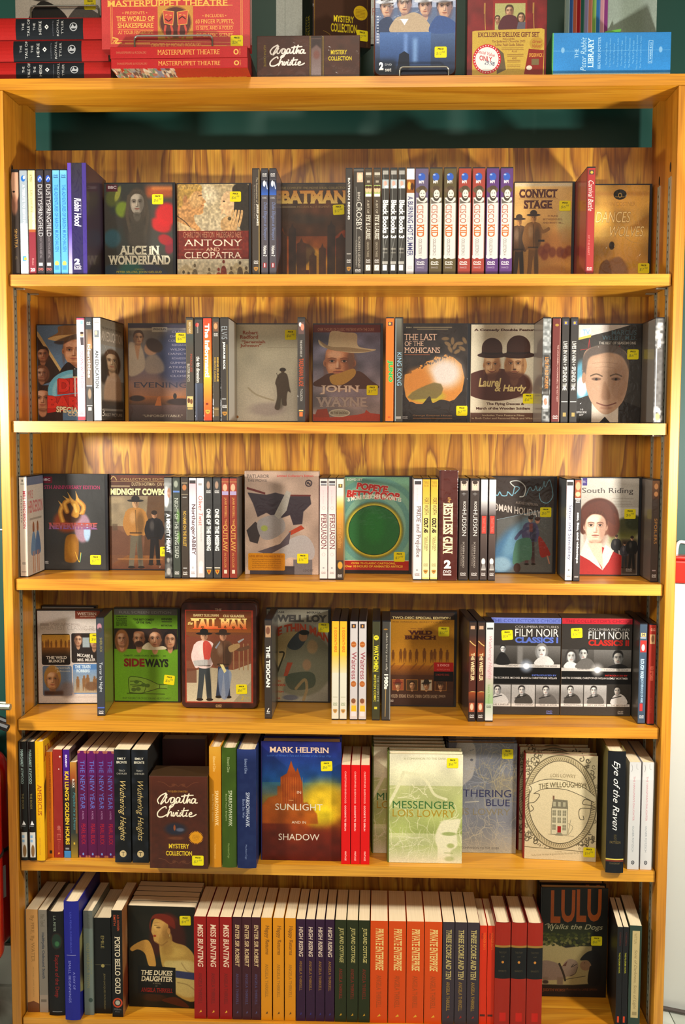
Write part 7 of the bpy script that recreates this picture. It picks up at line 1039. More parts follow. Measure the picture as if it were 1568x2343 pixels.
put('dvd', 2, 532, 697, 738, 'pale grey-beige DVD case facing out with a lone hatted man walking in snow', fr='jeremiah', face=1, Y=.128, st=(665, 766, '6.98'))
put('dvd', 2, 681, 698.5, 725, 'black DVD spine with red lettering in the middle, between snow cover and cowboy cover', 'hothouse', Y=Yd, D=.115)
put('dvd', 2, 716, 877, 739, 'DVD case facing out with a weathered man in a pale cowboy hat', fr='wayne', face=1, Y=.130, st=(852, 893, '7.98'))
put('dvd', 2, 883.5, 902, 727, 'orange DVD spine with green lettering', 'juno', Y=Yd)
put('dvd', 2, 904, 923, 727, 'dark DVD spine with pale blue lettering, next to the orange spine', 'kong', Y=Yd)
put('dvd', 2, 921, 1077, 740, 'DVD case facing out with a glowing sunset gap in dark foliage and cream title', fr='mohicans', face=1, Y=.128, st=(1057, 940, '7.98'))
put('dvd', 2, 1078, 1241, 742, 'cream DVD case facing out with two smiling men in bowler hats', fr='comedyduo', face=1, Y=.128, st=(1209.6, 912, '6.98'))
put('dvd', 2, 1243, 1262, 728, 'grey crinkle-wrapped DVD spine with orange lettering, right of the bowler hats cover', 'wrapnoir', Y=Yd, D=.115)
put('dvd', 2, 1265, 1284, 729, 'dark red-brown DVD spine with small white lettering, second shelf', 'riders', Y=Yd)
run('dvd', 2, ((1286.5, 1303.5), (1306.5, 1324)), 729, '%s of two black DVD spines with tall narrow cream lettering', 'splendid', Y=Yd, group='black DVDs with narrow cream lettering')
put('dvd', 2, 1322, 1476, 744, 'DVD case facing out with a grey-haired doctor’s face and a red heartbeat line', fr='welby', face=1, Y=.130, st=(1448.6, 811, '6.98'))
put('dvd', 2, 1500, 1522, 729, 'silvery crinkle-wrapped DVD case standing by the right side panel, second shelf', 'crinkled', Y=Yd, D=.116, edge='7c7a76', yaw=-2)
# ------------------------------------------------------------------ shelf 3
put('dvd', 3, 43, 61, 1090, 'cream DVD case with red lettering against the left side panel, third shelf', 'henderson', 'hendf', Y=.020, D=.103, yaw=0, edge='b4aa9c')
put('dvd', 3, 88, 246, 1084, 'black DVD case facing out with a golden flaming hand and a globe', fr='neverwhere', face=1, Y=.125, st=(219, 1281, '7.98'))
put('dvd', 3, 249, 402, 1082, 'brown DVD case facing out with two men walking, one in a cowboy hat', fr='cowboy', face=1, Y=.133, st=(379, 1262, '6.98'))
put('dvd', 3, 375.5, 393, 1089, 'grey and black DVD spine with bold white title beside the two walking men cover', 'heart', Y=.022, D=.109)
put('dvd', 3, 395, 412, 1089, 'greenish black DVD spine with spaced serif lettering', 'livingdead', Y=.022)
put('dvd', 3, 414, 431, 1089, 'dark brown DVD spine with a gold title, third shelf', 'bullet', Y=.022)
put('dvd', 3, 432.5, 449, 1089, 'pinkish white DVD spine with dark red serif lettering', 'abbey', Y=.022)
put('dvd', 3, 450, 467, 1089, 'pale grey DVD spine with a red title', 'twist', Y=.022)
run('dvd', 3, ((468.5, 486), (488, 505)), 1088, '%s of two black DVD spines with heavy white letters and a small crest', 'missing', Y=.022, group='black DVDs with a small crest')
run('dvd', 3, ((507, 524), (525.5, 542)), 1088, '%s of two rust red DVD spines with gold lettering', 'outlaw', Y=.022, group='rust red DVDs', edge='4c443c')
put('box', 3, 560, 730, 1078, 'tan boxed set facing out with grey machine armour shapes and an orange label', fr='mech', face=1, Y=.088, T=.034, st=(693, 1278, '16.98'), edge='b8aca4')
run('dvd', 3, ((732, 750), (751.5, 769)), 1087, '%s of two pale pink DVD spines with dark red lettering', 'persuasion', Y=.024, group='pale pink DVDs')
put('dvd', 3, 770.5, 787, 1088, 'yellow to brown DVD spine left of the green cover', 'pirates', Y=.024, D=.087)
put('dvd', 3, 785, 943, 1087, 'green DVD case facing out with a yellow ring and a red title', fr='cartoons', face=1, Y=.113, T=.024, st=(914, 1274, '7.98'))
put('dvd', 3, 947, 966.5, 1091, 'whitish DVD spine with brown serif title, right of the green cover', 'prejudice', Y=.026)
run('dvd', 3, ((967.5, 984.5), (986, 1003.5)), 1090, '%s of two yellow western DVD spines beside the maroon boxed set', 'fortworth', Y=.026, group='yellow western DVDs')
put('box', 3, 1005, 1049, 1076, 'wide maroon boxed set with large cream title and numeral on its spine', 'restless', Y=.024, D=.137, edge='5c3c30')
run('dvd', 3, ((1051.5, 1073), (1076, 1099)), 1091, '%s of two dark brown DVD spines with a man’s portrait at the top', 'hudson', Y=.028, group='dark brown portrait DVDs')
run('dvd', 3, ((1101, 1117), (1119, 1137)), 1092, '%s of two DVD spines white above, black below, with a red block', 'whiteblack', Y=.028, D=.101, group='white and black DVDs with a red block')
put('dvd', 3, 1120, 1275, 1092, 'DVD case facing out with a couple riding a green scooter under blue handwriting', fr='roman', face=1, Y=.131, st=(1249, 1172, '6.98'))
put('dvd', 3, 1297, 1313, 1095, 'white DVD spine with dark blue serif lettering near the red-jacketed woman cover', 'sense', Y=.030, D=.10, yaw=-1, edge='4c545a')
put('dvd', 3, 1315.5, 1331, 1095, 'black DVD spine with bold white lower-case lettering, left of the red-jacketed woman', 'tapes', Y=.030)
put('dvd', 3, 1329, 1469, 1094, 'DVD case facing out with a brown-haired woman in a red jacket', fr='riding', face=1, Y=.112, st=(1442, 1176, '6.98'))
put('dvd', 3, 1493.5, 1510.5, 1096, 'dark brown DVD case with gold spine letters by the right side panel, third shelf', 'spoilers', Y=.030, yaw=-.5, D=.125, edge='5a5048')
# ------------------------------------------------------------------ shelf 4
put('dvd', 4, 84, 232, 1403, 'white DVD case facing out with four western pictures, by the left side panel', fr='filmset', face=1, Y=.112, yaw=4, H=.189, st=(215, 1462, '6.98'), edge='6c2c24')
put('dvd', 4, 96, 240, 1392, 'pale DVD case hidden behind the white four-picture western cover', fr=None, face=1, Y=.150, T=.014, edge='8c8478', H=.191, D=.11)
put('dvd', 4, 220, 238, 1411, 'thin dark slate DVD case with cream title standing apart on the fourth shelf', 'terror', Y=.032, yaw=5, D=.104, edge='6c7434')
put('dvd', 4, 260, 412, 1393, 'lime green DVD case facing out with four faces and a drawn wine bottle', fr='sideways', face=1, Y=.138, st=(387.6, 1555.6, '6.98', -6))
put('tin', 4, 414, 588, 1378, 'dark red disc tin facing out with two gunslingers, front one of two', fr='tallman', face=1, Y=.094, T=.024, st=(553, 1577, '6.98', 2), edge='34160f', base=ZS[4]+.0012, back=1, blab='dark red disc tin almost hidden behind the gunslingers tin')
put('dvd', 4, 605.5, 622, 1417, 'thin black DVD spine with bold white title standing alone right of the tin', 'texican', Y=.027, D=.123, edge='4c4a44')
put('dvd', 4, 610, 757, 1394, 'faded grey-green DVD case facing out with a crouching couple and orange arched title', fr='thinman', face=1, Y=.152, T=.0145, st=(741, 1436, '7.98'))
run('dvd', 4, ((759.5, 776), (777.5, 794.5)), 1421, '%s of two DVD spines yellow fading to cream', 'godfathers', Y=.025, group='yellow to cream DVDs', edge='6c6450')
run('dvd', 4, ((801.5, 819), (821.5, 839)), 1422, '%s of two lilac-grey DVD spines with round pie emblems', 'waitress', Y=.025, group='lilac-grey DVDs with pie emblems')
put('dvd', 4, 852.5, 870.5, 1420, 'black DVD spine with big yellow lettering and yellow disc', 'watch', Y=.025)
put('dvd', 4, 875, 894.5, 1421, 'black DVD spine with small script and bold white numerals, left of the ochre cover', 'eighties', Y=.025, D=.104, edge='a89c84')
put('dvd', 4, 893, 1046, 1399, 'ochre DVD case facing out with a row of walking silhouettes and four small portraits', fr='bunch', face=1, Y=.131, T=.018, st=(1016, 1445, '12.98'))
run('dvd', 4, ((1074, 1091), (1093.5, 1111)), 1422, '%s of two dark red-brown DVD spines with gold lights and a bearded man', 'wrestler', Y=.027, yaw=4, group='dark red-brown DVDs with gold lights', edge='34241c')
put('dvd', 4, 1112.5, 1131, 1425, 'pale green and pink DVD spine with script title, left of the blue-topped noir box', 'heights', Y=.027, D=.050, yaw=2)
put('box', 4, 1117, 1284.5, 1414, 'black boxed set with a blue top band and black-and-white film stills', fr='noir1', face=1, Y=.079, T=.055, H=.1885, st=(1161, 1453, '24.98', 4), edge='4c3a2c')
put('box', 4, 1286, 1448, 1415, 'black boxed set with a red top band and black-and-white film stills', fr='noir2', face=1, Y=.079, T=.055, H=.1885, st=(1320, 1448.5, '24.98', 3), edge='4c3a2c')
put('dvd', 4, 1464.5, 1482, 1420, 'shiny blue-grey DVD case with a red picture, right end of fourth shelf', 'history', Y=.025, yaw=-1, edge='34302c')
put('dvd', 4, 1486.5, 1502.5, 1426, 'red DVD spine at the right end of the fourth shelf', 'blood', Y=.020, yaw=0, D=.125)
# ------------------------------------------------------------------ shelf 5
run('hc', 5, ((41.5, 60), (61.5, 78)), 1697, '%s of two thin glossy black hardcovers with a house picture at the foot', 'poems', Y=-.003, group='thin black poetry hardcovers', D=.152)
put('hc', 5, 79.5, 98.5, 1697, 'bright yellow hardcover with red spine title, fifth shelf', 'america', 'americus', Y=-.003, D=.152, edge='d8a010')
put('pb', 5, 105, 120, 1720, 'orange thin paperback beside the yellow hardcover', 'rambles', Y=.013)
put('pb', 5, 120.5, 142, 1715, 'worn dark red paperback, fifth shelf', 'redworn', Y=.013)
put('pb', 5, 143.5, 159, 1715, 'black and purple paperback with bold yellow title', 'kailung', Y=.013)
put('pb', 5, 160, 175.5, 1744, 'short teal and orange paperback left of the purple paperbacks', 'block', Y=.013, D=.11)
run('pb', 5, ((177, 198), (199, 219.5), (220.5, 240.5), (241.5, 259.5)), 1718, '%s of four purple paperbacks with blue and red spine lettering', 'newyear', Y=.016, group='four purple paperbacks')
run('pb', 5, ((260.5, 298), (299.5, 339.5)), 1715, '%s of two thick black paperbacks with gold script spines', 'heightsbook', Y=-.004, D=.14, group='thick black paperbacks with gold script')
put('box', 5, 341, 475, 1777, 'brown boxed set facing out with white signature lettering and a gold seal', fr='mystery', face=1, Y=-.028, T=.062, H=.176, st=(453, 1969, '7.98'), edge='3a2a18')
put('pb', 5, 372, 470, 1728, 'dark red book lying in shadow behind the brown boxed set', face=1, Y=.112, T=.03, H=.205, edge='3c0f0a')
put('hc', 5, 478, 505.5, 1709, 'mustard yellow hardcover, first of the matching yellow, green and navy trio', 'hawk3', Y=-.019, D=.15, group='matching hardcover trio')
put('hc', 5, 507, 541, 1711, 'dark green hardcover in the middle of the matching trio', 'hawk4', Y=-.019, D=.15, group='matching hardcover trio')
put('hc', 5, 542, 586, 1715, 'navy blue hardcover, thickest of the matching trio', 'hawk6', Y=-.021, D=.15, group='matching hardcover trio')
put('hc', 5, 595, 781, 1697, 'hardcover facing out with an orange tower against blue and yellow sky', fr='sunlight', face=1, Y=.020, T=.036, st=(747.6, 1753, '6.98', 3), edge='241c54', back=1, blab='hardcover standing behind the orange tower cover, only its top showing')
run('pb', 5, ((781.5, 802.5), (804, 824.5), (826, 846.5)), 1750, '%s of three bright red paperbacks', 'berlin', Y=.007, D=.12, group='three bright red paperbacks')
put('hc', 5, 851, 1020, 1709, 'green branch-patterned hardcover behind the front pale green one, mostly hidden', fr='messenger', face=1, Y=.063, T=.021, H=.210, edge='5c6c2c', back=3, blab='green branch-patterned hardcover, %s from the front in the hidden rear stack')
put('hc', 5, 887, 1060, 1722, 'pale green hardcover facing out with bare branches and a boy’s face, frontmost', fr='messenger', face=1, Y=.019, T=.021, H=.210, st=(1036, 1746, '6.98'), edge='5c6c2c', back=1, blab='pale green hardcover standing directly behind the frontmost branch cover')
put('hc', 5, 1022, 1184, 1700, 'grey-blue hardcover facing out with tangled threads and half a pale face', fr='gathering', face=1, Y=.073, T=.022, st=(1162, 1725, '6.98'), edge='24283c', back=2, blab='grey-blue hardcover, %s from the front in the stack behind the tangled threads cover')
put('hc', 5, 1186, 1350, 1697, 'cream ornamental hardcover with scrollwork, behind the yawed front copy', fr='willoughby', face=1, Y=.090, T=.022, edge='7c1414', H=.205)
put('hc', 5, 1200, 1370, 1733, 'cream hardcover facing out with scrollwork frame and a tall house, front copy', fr='willoughby', face=1, Y=.050, yaw=-5, T=.022, edge='7c1414', st=(1347, 1945, '14.98'))
put('hc', 5, 1392, 1433, 1719, 'thick black hardcover with white handwritten spine title', 'raven', Y=-.012, yaw=-3, D=.150, edge='6c6034')
run('pb', 5, ((1441, 1467.5), (1470, 1498)), 1744, '%s of two white paperbacks at the right end of the fifth shelf', 'hangman', Y=.006, D=.14, yaw=-2, group='white paperbacks at the right end')
# ------------------------------------------------------------------ shelf 6
put('pb', 6, 59.5, 86.5, 2081, 'cream paperback with a brown foot to its spine, left end of the bottom shelf', 'fire', Y=.013)
put('pb', 6, 87.5, 107.5, 2082, 'grey paperback with dark lettering next to the cream one', 'hallie', Y=.013)
put('hc', 6, 108.5, 145, 2086, 'black hardcover with a green oval and red title', 'rapture', Y=.003, D=.14)
put('hc', 6, 145, 180, 2063, 'tall royal blue hardcover sticking out, bottom shelf', 'beginnings', 'daybegin', Y=-.012, D=.155, edge='191c7c', yaw=0)
put('pb', 6, 190.5, 212, 2084, 'grey-green paperback right of the tall blue hardcover', 'harbour', Y=.008)
put('pb', 6, 214, 253.5, 2100, 'short thick black paperback with gold lettering', 'emile', Y=.014)
put('pb', 6, 254.5, 279.5, 2083, 'black paperback with bold cream title and red round emblem', 'bello', 'belloF', Y=.003, D=.128, edge='34140c')
put('pb', 6, 293.5, 447.5, 2073, 'dark paperback facing out with a painting of a red-haired woman', fr='duke', face=1, Y=.042, T=.0225, yaw=-1.5, st=(425, 2105, '4.98', 2), edge='14120a', back=4, blab='dark paperback, %s of the copies stacked behind the red-haired woman')
def thr(sp, xs, lab, grp, yt): run('pb', 6, xs, yt, lab, sp, Y=.004, D=.136, group=grp, edge=None)
thr('bunting', ((443.5, 471.5), (473, 501), (502, 531)), '%s of three deep red paperbacks with white title, bottom shelf', 'deep red paperbacks', 2097)
thr('robert', ((532, 553), (554, 574.5), (575.5, 596.5)), '%s of three maroon-brown paperbacks with gold title', 'maroon-brown paperbacks', 2098)
thr('returns', ((597.5, 622.5), (624.5, 650), (651.5, 677)), '%s of three amber yellow paperbacks, bottom shelf', 'amber yellow paperbacks', 2100)
thr('rising', ((678, 699), (700, 721.5), (722.5, 743.5), (744.5, 766)), '%s of four dark purple paperbacks, bottom shelf', 'dark purple paperbacks', 2103)
thr('cottage', ((767, 793), (794, 819.5), (820.5, 847)), '%s of three dark olive paperbacks with red author line', 'dark olive paperbacks', 2105)
thr('private', ((848, 888), (889.5, 930), (931, 971), (972, 1012.5)), '%s of four thick bright orange paperbacks', 'thick bright orange paperbacks', 2107)
thr('threescore', ((1013.5, 1041), (1042, 1069.5), (1070.5, 1098)), '%s of three charcoal paperbacks with gold lettering', 'charcoal paperbacks', 2110)
run('pb', 6, ((1098.5, 1115.5), (1116.5, 1133)), 2118, '%s of two slim orange-red paperbacks, bottom shelf', 'slimred', Y=.006, D=.12, group='slim orange-red paperbacks')
run('hc', 6, ((1134, 1169.5), (1171, 1207), (1208, 1243.5)), 2111, '%s of three red cloth hardcovers with a black spine block', 'clothred', Y=-.002, D=.128, group='red cloth hardcovers with black blocks', edge='5c0f10')
put('hc', 6, 1236, 1392, 2029, 'black book facing out with tall orange letters and a dog walking', fr='lulu', face=1, Y=.114, T=.022, H=.224, st=(1365.5, 2153, '6.98'), edge='15120d', back=1, blab='dark red book just showing above the orange-lettered dog cover')
run('pb', 6, ((1413, 1426), (1427, 1439)), 2121, '%s of two slim black paperbacks with yellow and red spine lettering', 'slimblack', Y=.003, D=.13, yaw=-5, group='slim black paperbacks')
put('pb', 6, 1441.5, 1469, 2118, 'dark green paperback with a cream spine strip, right end of the bottom shelf', 'darkness', Y=.003, yaw=-5, D=.135)
# ------------------------------------------------------------------ things standing on top of the bookcase
ZT = ZS[0]+.0003
def wx(px, py, Y): p = W(px, py, Y); return float(p[0]), float(p[2])
def carton(label, x0, x1, yt, fr, Y, D, name='boxed_set', cat='boxed set', base=None, edge='3a2a20', kind='box', bottom=None, st=None, ht=None, rz=0):
    b = ZT if base is None else base; X0, z1 = wx(x0, yt, Y); X1, _ = wx(x1, yt, Y); H = ht or z1-b; w_ = X1-X0
    r = ob(name, None, None, (X0, Y, b), math.radians(rz), label, cat)
    bm = bmesh.new(); box(bm, 0, w_, 0, D, 0, H); bmesh.ops.bevel(bm, geom=bm.edges[:], offset=.0008, segments=2, affect='EDGES', profile=.5); bm.normal_update()
    for f in bm.faces: f.material_index = 0 if f.normal.y < -.6 else 2 if f.normal.z < -.6 and bottom else 1
    ms = [front_mat(fr, kind), plain(edge, kind)]+([front_mat(bottom, kind)] if bottom else [])
    ob('printed_carton', mesh('printed_carton', bm, ms, uvf=lambda f, c: (c.x/w_, c.z/H) if f.material_index == 0 else (c.x/w_, 1-c.y/D)), r)
    if st:
        px, pz = wx(st[0], st[1], Y); s = ob('price_sticker', sticker_mesh(st[2]), r, (px-X0, -.0001, pz-b)); s.rotation_euler = (0, 0, math.radians(-90))
    return r, X0, X1, b+H
def flatbook(label, x0, x1, yt, fr, Y, D, base, edge):
    X0, z1 = wx(x0, yt, Y); X1, _ = wx(x1, yt, Y); H = z1-base; w_ = X1-X0; r = ob('hardcover_book', None, None, (X0, Y, base), 0, label, 'hardcover book', 'stacked red and black hardcovers')
    pl = plain(edge, 'pb'); bm = bmesh.new(); n = 6; b = .002
    out = [(.003-.003*math.sin(math.pi*i/n), H*i/n) for i in range(n+1)]
    prism(bm, out+[(.0045, H), (.0045, 0)], 0, w_, 'x'); box(bm, 0, w_, .004, D, 0, b); box(bm, 0, w_, .004, D, H-b, H); bm.normal_update()
    for f in bm.faces: f.material_index = 0 if (f.normal.y < -.2 and abs(f.normal.x) < .5) else 1
    ob('cover', mesh('cover', bm, [front_mat(fr, 'pb'), pl], uvf=lambda f, c: (c.x/w_, c.z/H)), r)
    bm = bmesh.new(); box(bm, .003, w_-.003, .005, D-.004, b, H-b); ob('page_block', mesh('page_block', bm, PAGE), r); return z1
z = ZT
z = flatbook('red and black hardcover lying flat, bottom of its stack on the bookcase top', -40, 253, 142, 'heike', .0, .155, z, '8c1512')
z = flatbook('red and black hardcover lying flat, middle of its stack on the bookcase top', -46, 247, 92, 'heike', .002, .155, z+.0003, '8c1512')
z = flatbook('red and black hardcover lying flat, uppermost of its stack on the bookcase top', -40, 250, 41, 'heike', .0, .155, z+.0003, '8c1512')
ZH = z+.0003
def artbook(c):
    c.r(0, 0, 200, 200, 'c4beb4'); c.p([(30, 200), (60, 150), (110, 170), (120, 200)], '24201e', 1, sm=1); c.p([(120, 200), (150, 160), (200, 180), (200, 200)], '54504c', 1, sm=1); c.e(60, 120, 40, 30, '34302c', .9, .1); c.r(0, 186, 200, 200, '9c8c88')
F('artbook', (0, 0, 200, 200), 'c4beb4', artbook, 1.6)
A = wx(29, 36, .055)
ob1 = carton('white illustrated boxed set standing on the stack of red and black hardcovers', 31, 228, -170, 'artbook', .055, .030, base=ZH+.0038, edge='16161a', st=(206, 10, '14.98'))
def easel(label, x0, x1, y0, Y, base, depth, hgt):
    """bent wire display stand: front lip loop, two runners and a back loop"""
    X0, z1 = wx(x0, y0, Y); X1, _ = wx(x1, y0, Y); r = .0016; w_ = X1-X0; h = max(z1-base-r, .008); q = .006
    o = ob('wire_stand', None, None, (X0, Y, base), 0, label, 'display stand'); bm = bmesh.new()
    arc = lambda cx, cz, a0, a1: [(cx+q*math.cos(math.radians(a0+(a1-a0)*k/4)), 0, cz+q*math.sin(math.radians(a0+(a1-a0)*k/4))) for k in range(5)]
    front = [(0, 0, r)]+arc(q, h-q, 180, 90)+arc(w_-q, h-q, 90, 0)+[(w_, 0, r)]
    tube(bm, front, r, 8); ob('front_lip', mesh('front_lip', bm, mat('stand_wire', 'a8a69a', .3, metal=.85)), o)
    for x in (0, w_):
        bm = bmesh.new(); tube(bm, [(x, 0, r), (x, depth*.5, r), (x, depth, r)], r, 8); ob('runner', mesh('runner', bm, mat('stand_wire', 'a8a69a', .3, metal=.85)), o)
    bm = bmesh.new(); tube(bm, [(0, depth, r), (0, depth+.012, hgt-q), (q, depth+.012, hgt), (w_-q, depth+.012, hgt), (w_, depth+.012, hgt-q), (w_, depth, r)], r, 8); ob('back_rest', mesh('back_rest', bm, mat('stand_wire', 'a8a69a', .3, metal=.85)), o)
    return o
easel('bent wire stand holding the white boxed set on the hardcover stack', 70, 226, 12, .050, ZH, .045, .10)
# puppet boxes: two lying flat, one standing on them
_, _, _, z1 = carton('red boxed set with gold title lying flat, lower of two on the bookcase top', 254, 567, 134.5, 'puppet', -.058, .15, bottom='kidsart', edge='8c1a18', base=ZT)
_, _, _, z2 = carton('red boxed set with gold title lying flat, upper of two on the bookcase top', 252, 566, 107.5, 'puppet', -.058, .15, edge='8c1a18', base=z1+.0003)
carton('large red boxed set with gold theatre masks standing on the two flat red boxes', 230, 572, -120, 'masterpuppet', -.036, .030, base=z2+.0036, st=(542, 94, '24.98'), edge='8c2422')
easel('bent wire stand under the large red theatre mask boxed set', 308, 486, 80, -.042, z2+.0002, .040, .12)
_, _, _, z3 = carton('brown boxed set lying flat in crinkled wrap with white signature lettering', 588, 824, 82, 'mystside', -.006, .115, base=ZT, edge='34241a')
S('mystspine', 60, '241712', lambda c: (c.v('MYSTERY', 155, 207, '9c8c1c', 32, 42, b=.02), c.v('COLLECTION', 150, 212, '9c8c1c', 18, 28, b=.02)), 218)
A = W(690, 50, .012)
r = put('box', 0, 686, 812, 0, 'brown boxed set standing at an angle on the flat signature box', 'mystspine', 'mysttop', face=1, Y=.012, T=.062, D=.112, H=.176, yaw=22, base=z3+.0002, edge='34241a')
r.location.x = float(W(699, 60, -.0)[0])+.0; r.location.y = .052
s_ = ob('price_sticker', sticker_mesh('7.98'), r, (.0311, .095, .021))
r = put('tin', 0, 857, 1045, 0, 'slate blue disc tin facing out with four men in pale hats', fr='tincops', face=1, Y=.004, T=.024, H=.192, base=ZT+.0046, edge='4c2418', st=(1008.7, 119.5, '12.98'))
easel('bent wire stand under the slate blue disc tin on the bookcase top', 915, 1027, 151, -.004, ZT, .036, .12)
carton('red gift boxed set with a gold label and round red and white price seal', 1071, 1254, -61, 'giftset', .002, .05, edge='4c1416', base=ZT)
_, _, _, z4 = carton('sky blue boxed set lying on its side, right end of the bookcase top', 1265, 1537, 75, 'rabbitbox', -.002, .125, edge='3c8c50', base=ZT)
th = -60; T_, D_ = .120, .113; cx = float(W(1392, 60, .006)[0]); r = ob('boxed_set', None, None, (cx-T_/2*.5, .006+T_/2*.866, z4+.0003), math.radians(th), 'pale grey slipcase of small coloured books standing on the sky blue box', 'boxed set')
bm = bmesh.new(); box(bm, -T_/2, T_/2, .003, D_, 0, .0015); box(bm, -T_/2, T_/2, .003, D_, .1685, .17); box(bm, -T_/2, -T_/2+.0015, 0, D_, .0015, .1685); box(bm, T_/2-.0015, T_/2, 0, D_, .0015, .1685); bm.normal_update()
for f in bm.faces: f.material_index = 1 if f.normal.x > .6 else 0
ob('slipcase', mesh('slipcase', bm, [plain('9aa8a0', 'box'), front_mat('rabbitfront', 'box')], uvf=lambda f, c: (c.y/D_, c.z/.17)), r)
for i, q in enumerate(('9cb4b4', '3c6cb4', 'd06c50', 'b01c28', '28685c', '9c94c4', 'd88c74', '84b058', '3474b4', 'cc94a4', '8c3c84')):
    bm = bmesh.new(); w_ = (T_-.004)/11; x0 = -T_/2+.002+i*w_; box(bm, x0, x0+w_-.0005, .001, D_-.003, .002, .165)
    bmesh.ops.bevel(bm, geom=bm.edges[:], offset=.0008, segments=1, affect='EDGES'); ob('small_book', mesh('small_book', bm, plain(q, 'pb')), r)
bm = bmesh.new(); prism(bm, [(-.004, -.004), (.02, .012), (-.03, .02)], 0, .004); ob('green_flap', mesh('green_flap', bm, plain('5ca43c', 'pb')), r, (T_/2, 0, .0002), math.radians(0), 'green folded card flap')
# notice on the wall behind
Y_ = WALLY-.004; X0, Z0 = wx(632, 103, Y_); X1, _ = wx(856, 103, Y_)
def notice(c): c.r(2, 2, 222, 298, 'c4ccc8'); c.r(20, 0, 21, 300, '8c9894'); c.r(0, 286, 224, 287, '8c9894'); c.t('ED F', 194, 220, 226, 236, 'b0706c'); c.r(0, 0, 224, 2, '9aa4a0')
F('notice', (0, 0, 224, 300), 'bcc6c2', notice, 1.6)
r = ob('notice', None, None, (X0, Y_, Z0), 0, 'white paper notice with faint red lettering on the green wall behind the brown boxes', 'notice')
bm = bmesh.new(); w_ = X1-X0; h_ = w_*300/224; box(bm, 0, w_, 0, .0035, 0, h_); bynormal(bm); bmk = mesh('paper_sheet', bm, [front_mat('notice', 'pb'), plain('bcc6c2', 'pb'), plain('bcc6c2', 'pb')], uvf=lambda f, c: (c.x/w_, c.z/h_)); ob('paper_sheet', bmk, r)

# ------------------------------------------------------------------ fire extinguishers, bin, cables beside the bookcase
RED = mat('extinguisher_red', 'b01410', .22, coat=.6); RUB = mat('black_rubber', '0e0e10', .5); LBL = mat('label_white', 'c4c8c4', .5)
def extinguisher(x, y, z0, hgt, R, label, lab_side=1):
    r = ob('fire_extinguisher', None, None, (x, y, z0), 0, label, 'fire extinguisher')
    bm = bmesh.new(); prof = [(.001, .004)]+[(R*math.sin(t), R*.45*(1-math.cos(t))) for t in [i*math.pi/16 for i in range(1, 9)]]+[(R, hgt*.78)]+[(R*math.cos(t), hgt*.78+R*.8*math.sin(t)) for t in [i*math.pi/16 for i in range(1, 8)]]+[(.016, hgt*.78+R*.82), (.016, hgt*.78+R*.95)]
    lathe(bm, prof, 40); ob('tank', mesh('tank', bm, RED), r); zt_ = hgt*.78+R*.95
    bm = bmesh.new(); lathe(bm, [(.018, zt_), (.022, zt_+.004), (.022, zt_+.03), (.012, zt_+.034), (.012, zt_+.045)], 20); ob('valve', mesh('valve', bm, STEEL), r)
    bm = bmesh.new(); tube(bm, [(-.01, 0, zt_+.04), (.05, -.01, zt_+.05), (.095, -.015, zt_+.035)], .007, 8); ob('carry_handle', mesh('carry_handle', bm, RUB), r)
    bm = bmesh.new(); tube(bm, [(-.01, 0, zt_+.05), (.05, -.01, zt_+.075), (.10, -.015, zt_+.075)], .006, 8); ob('squeeze_lever', mesh('squeeze_lever', bm, STEEL), r)
    bm = bmesh.new(); tube(bm, smooth([(.02, -.01, zt_+.02), (.06, -.03, zt_+.02), (R*.75, -R*.85, zt_-.07), (R*.62, -R*.95, hgt*.45), (R*.5, -R*1.02, hgt*.22), (R*.35, -R*1.05, hgt*.10)], 6, False), .011, 10); ob('hose', mesh('hose', bm, RUB), r)
    bm = bmesh.new(); lathe(bm, [(R+.0005, hgt*.46), (R+.0025, hgt*.462), (R+.0025, hgt*.472), (R+.0005, hgt*.474)], 40); ob('strap', mesh('strap', bm, RUB), r)
    bm = bmesh.new(); n = 10; P_ = [((R+.0008)*math.cos(a), (R+.0008)*math.sin(a)) for a in [math.radians(-75+60*i/n) for i in range(n+1)]]; prism(bm, P_+[(p*.985, q*.985) for p, q in reversed(P_)], hgt*.26, hgt*.40); ob('paper_label', mesh('paper_label', bm, LBL), r)
    return r
p = W(26, 2000, .15); z_b = float(W(10, 2172, .15)[2]); z_t = float(W(0, 1660, .15)[2])
e1 = extinguisher(float(p[0])-.082, .15, z_b, z_t-z_b, .080, 'red fire extinguisher with black hose beside the left side panel, higher one')
bm = bmesh.new(); box(bm, -.02, .02, .078, WALLY-.15, .30, .33); ob('wall_bracket', mesh('wall_bracket', bm, RUB), e1)
p = W(17, 2150, -.03); z_b2 = float(W(0, 2217, -.03)[2])
e2 = extinguisher(float(p[0])-.080, -.03, .002, .30+z_b2, .070, 'red fire extinguisher lower and nearer, only its rounded foot in view at left')
e2.location.z = z_b2; bm = bmesh.new(); lathe(bm, [(.05, -z_b2), (.05, -z_b2+.003), (.012, -z_b2+.006), (.012, .006)], 24); ob('floor_stand', mesh('floor_stand', bm, RUB), e2)
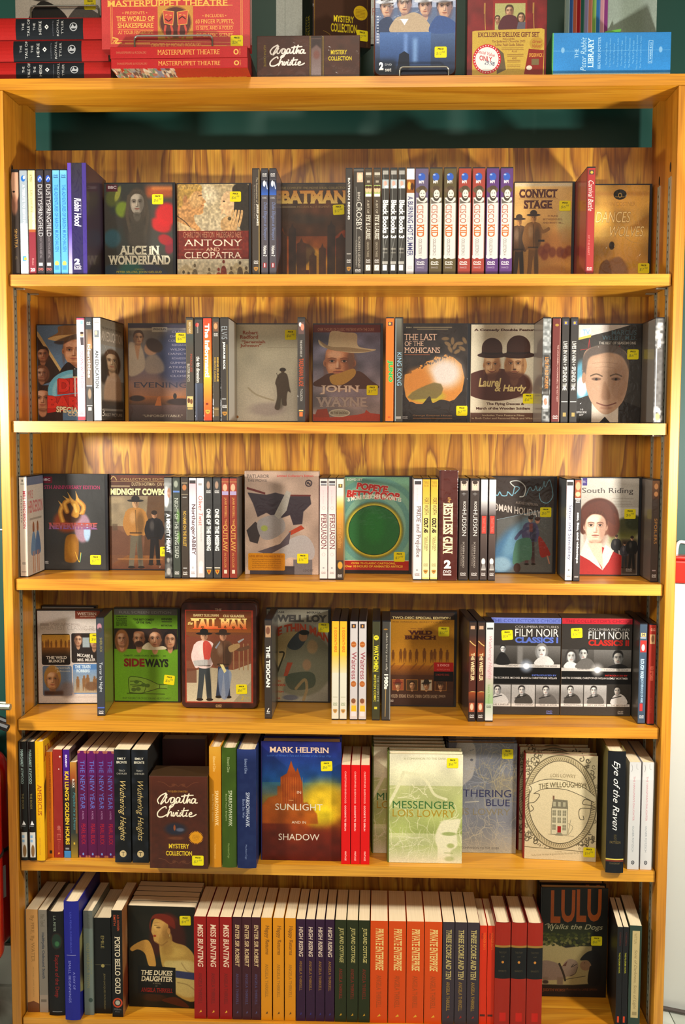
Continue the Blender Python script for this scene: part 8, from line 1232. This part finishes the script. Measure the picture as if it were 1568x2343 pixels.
WHITE = mat('white_plastic', 'd4d8d2', .35, coat=.3); LID = mat('red_plastic', 'c8281c', .35, coat=.3)
def outline(g=0, y0=None):
    P_ = [(.632, .234), (.632, .216), (.640, .204), (.660, .195), (.74, .170), (.86, .148), (1.0, .140), (1.14, .148), (1.22, .18), (1.24, .216), (1.24, .234)]
    return [(x-g if x < .9 else x+g, max(y-g, .1) if y < .23 else y) for x, y in P_]
bn = ob('waste_bin', None, None, (0, 0, 0), 0, 'large white bin with a red lid on the marble floor right of the bookcase', 'bin')
zl = float(W(1556, 1336, .19)[2]); zl2 = float(W(1556, 1274, .19)[2])
bm = bmesh.new(); prism(bm, outline(), .0, zl); ob('bin_body', mesh('bin_body', bm, WHITE, .004, 2), bn)
bm = bmesh.new(); prism(bm, outline(.0), zl+.001, zl2-.008); prism(bm, outline(-.008), zl2-.008, zl2); ob('bin_lid', mesh('bin_lid', bm, LID, .004, 2), bn)
bm = bmesh.new(); tube(bm, smooth([(.632, .190, .006), (.66, .183, .006), (.74, .155, .006), (.86, .133, .006), (1.0, .125, .006), (1.3, .12, .006)], 5, False), .0045, 8)
ob('cable', mesh('cable', bm, mat('cable_brown', '4c4440', .6)), None, (0, 0, 0), 0, 'thin brown cable along the foot of the white bin', 'cable')
q = W(1549, 1240, WALLY-.006); bm = bmesh.new(); tube(bm, smooth([(0, 0, -.03), (.001, 0, -.012), (.006, 0, 0), (.03, 0, .001), (.06, 0, .03), (.07, -.0005, .08), (.072, -.0005, .40)], 5, False), .0035, 8)
ob('cable', mesh('cable', bm, mat('cable_white', 'd8dcd8', .4)), None, tuple(float(v) for v in q), 0, 'white cable running across the green wall right of the bookcase', 'cable')
q = W(0, 1212, WALLY-.003); bm = bmesh.new(); tube(bm, [(-.6, 0, .0), (0, 0, .0), (.05, 0, 0)], .0018, 8)
ob('cable', mesh('cable', bm, mat('cable_white', 'd8dcd8', .4)), None, tuple(float(v) for v in q), 0, 'thin white cable on the green wall left of the bookcase', 'cable')
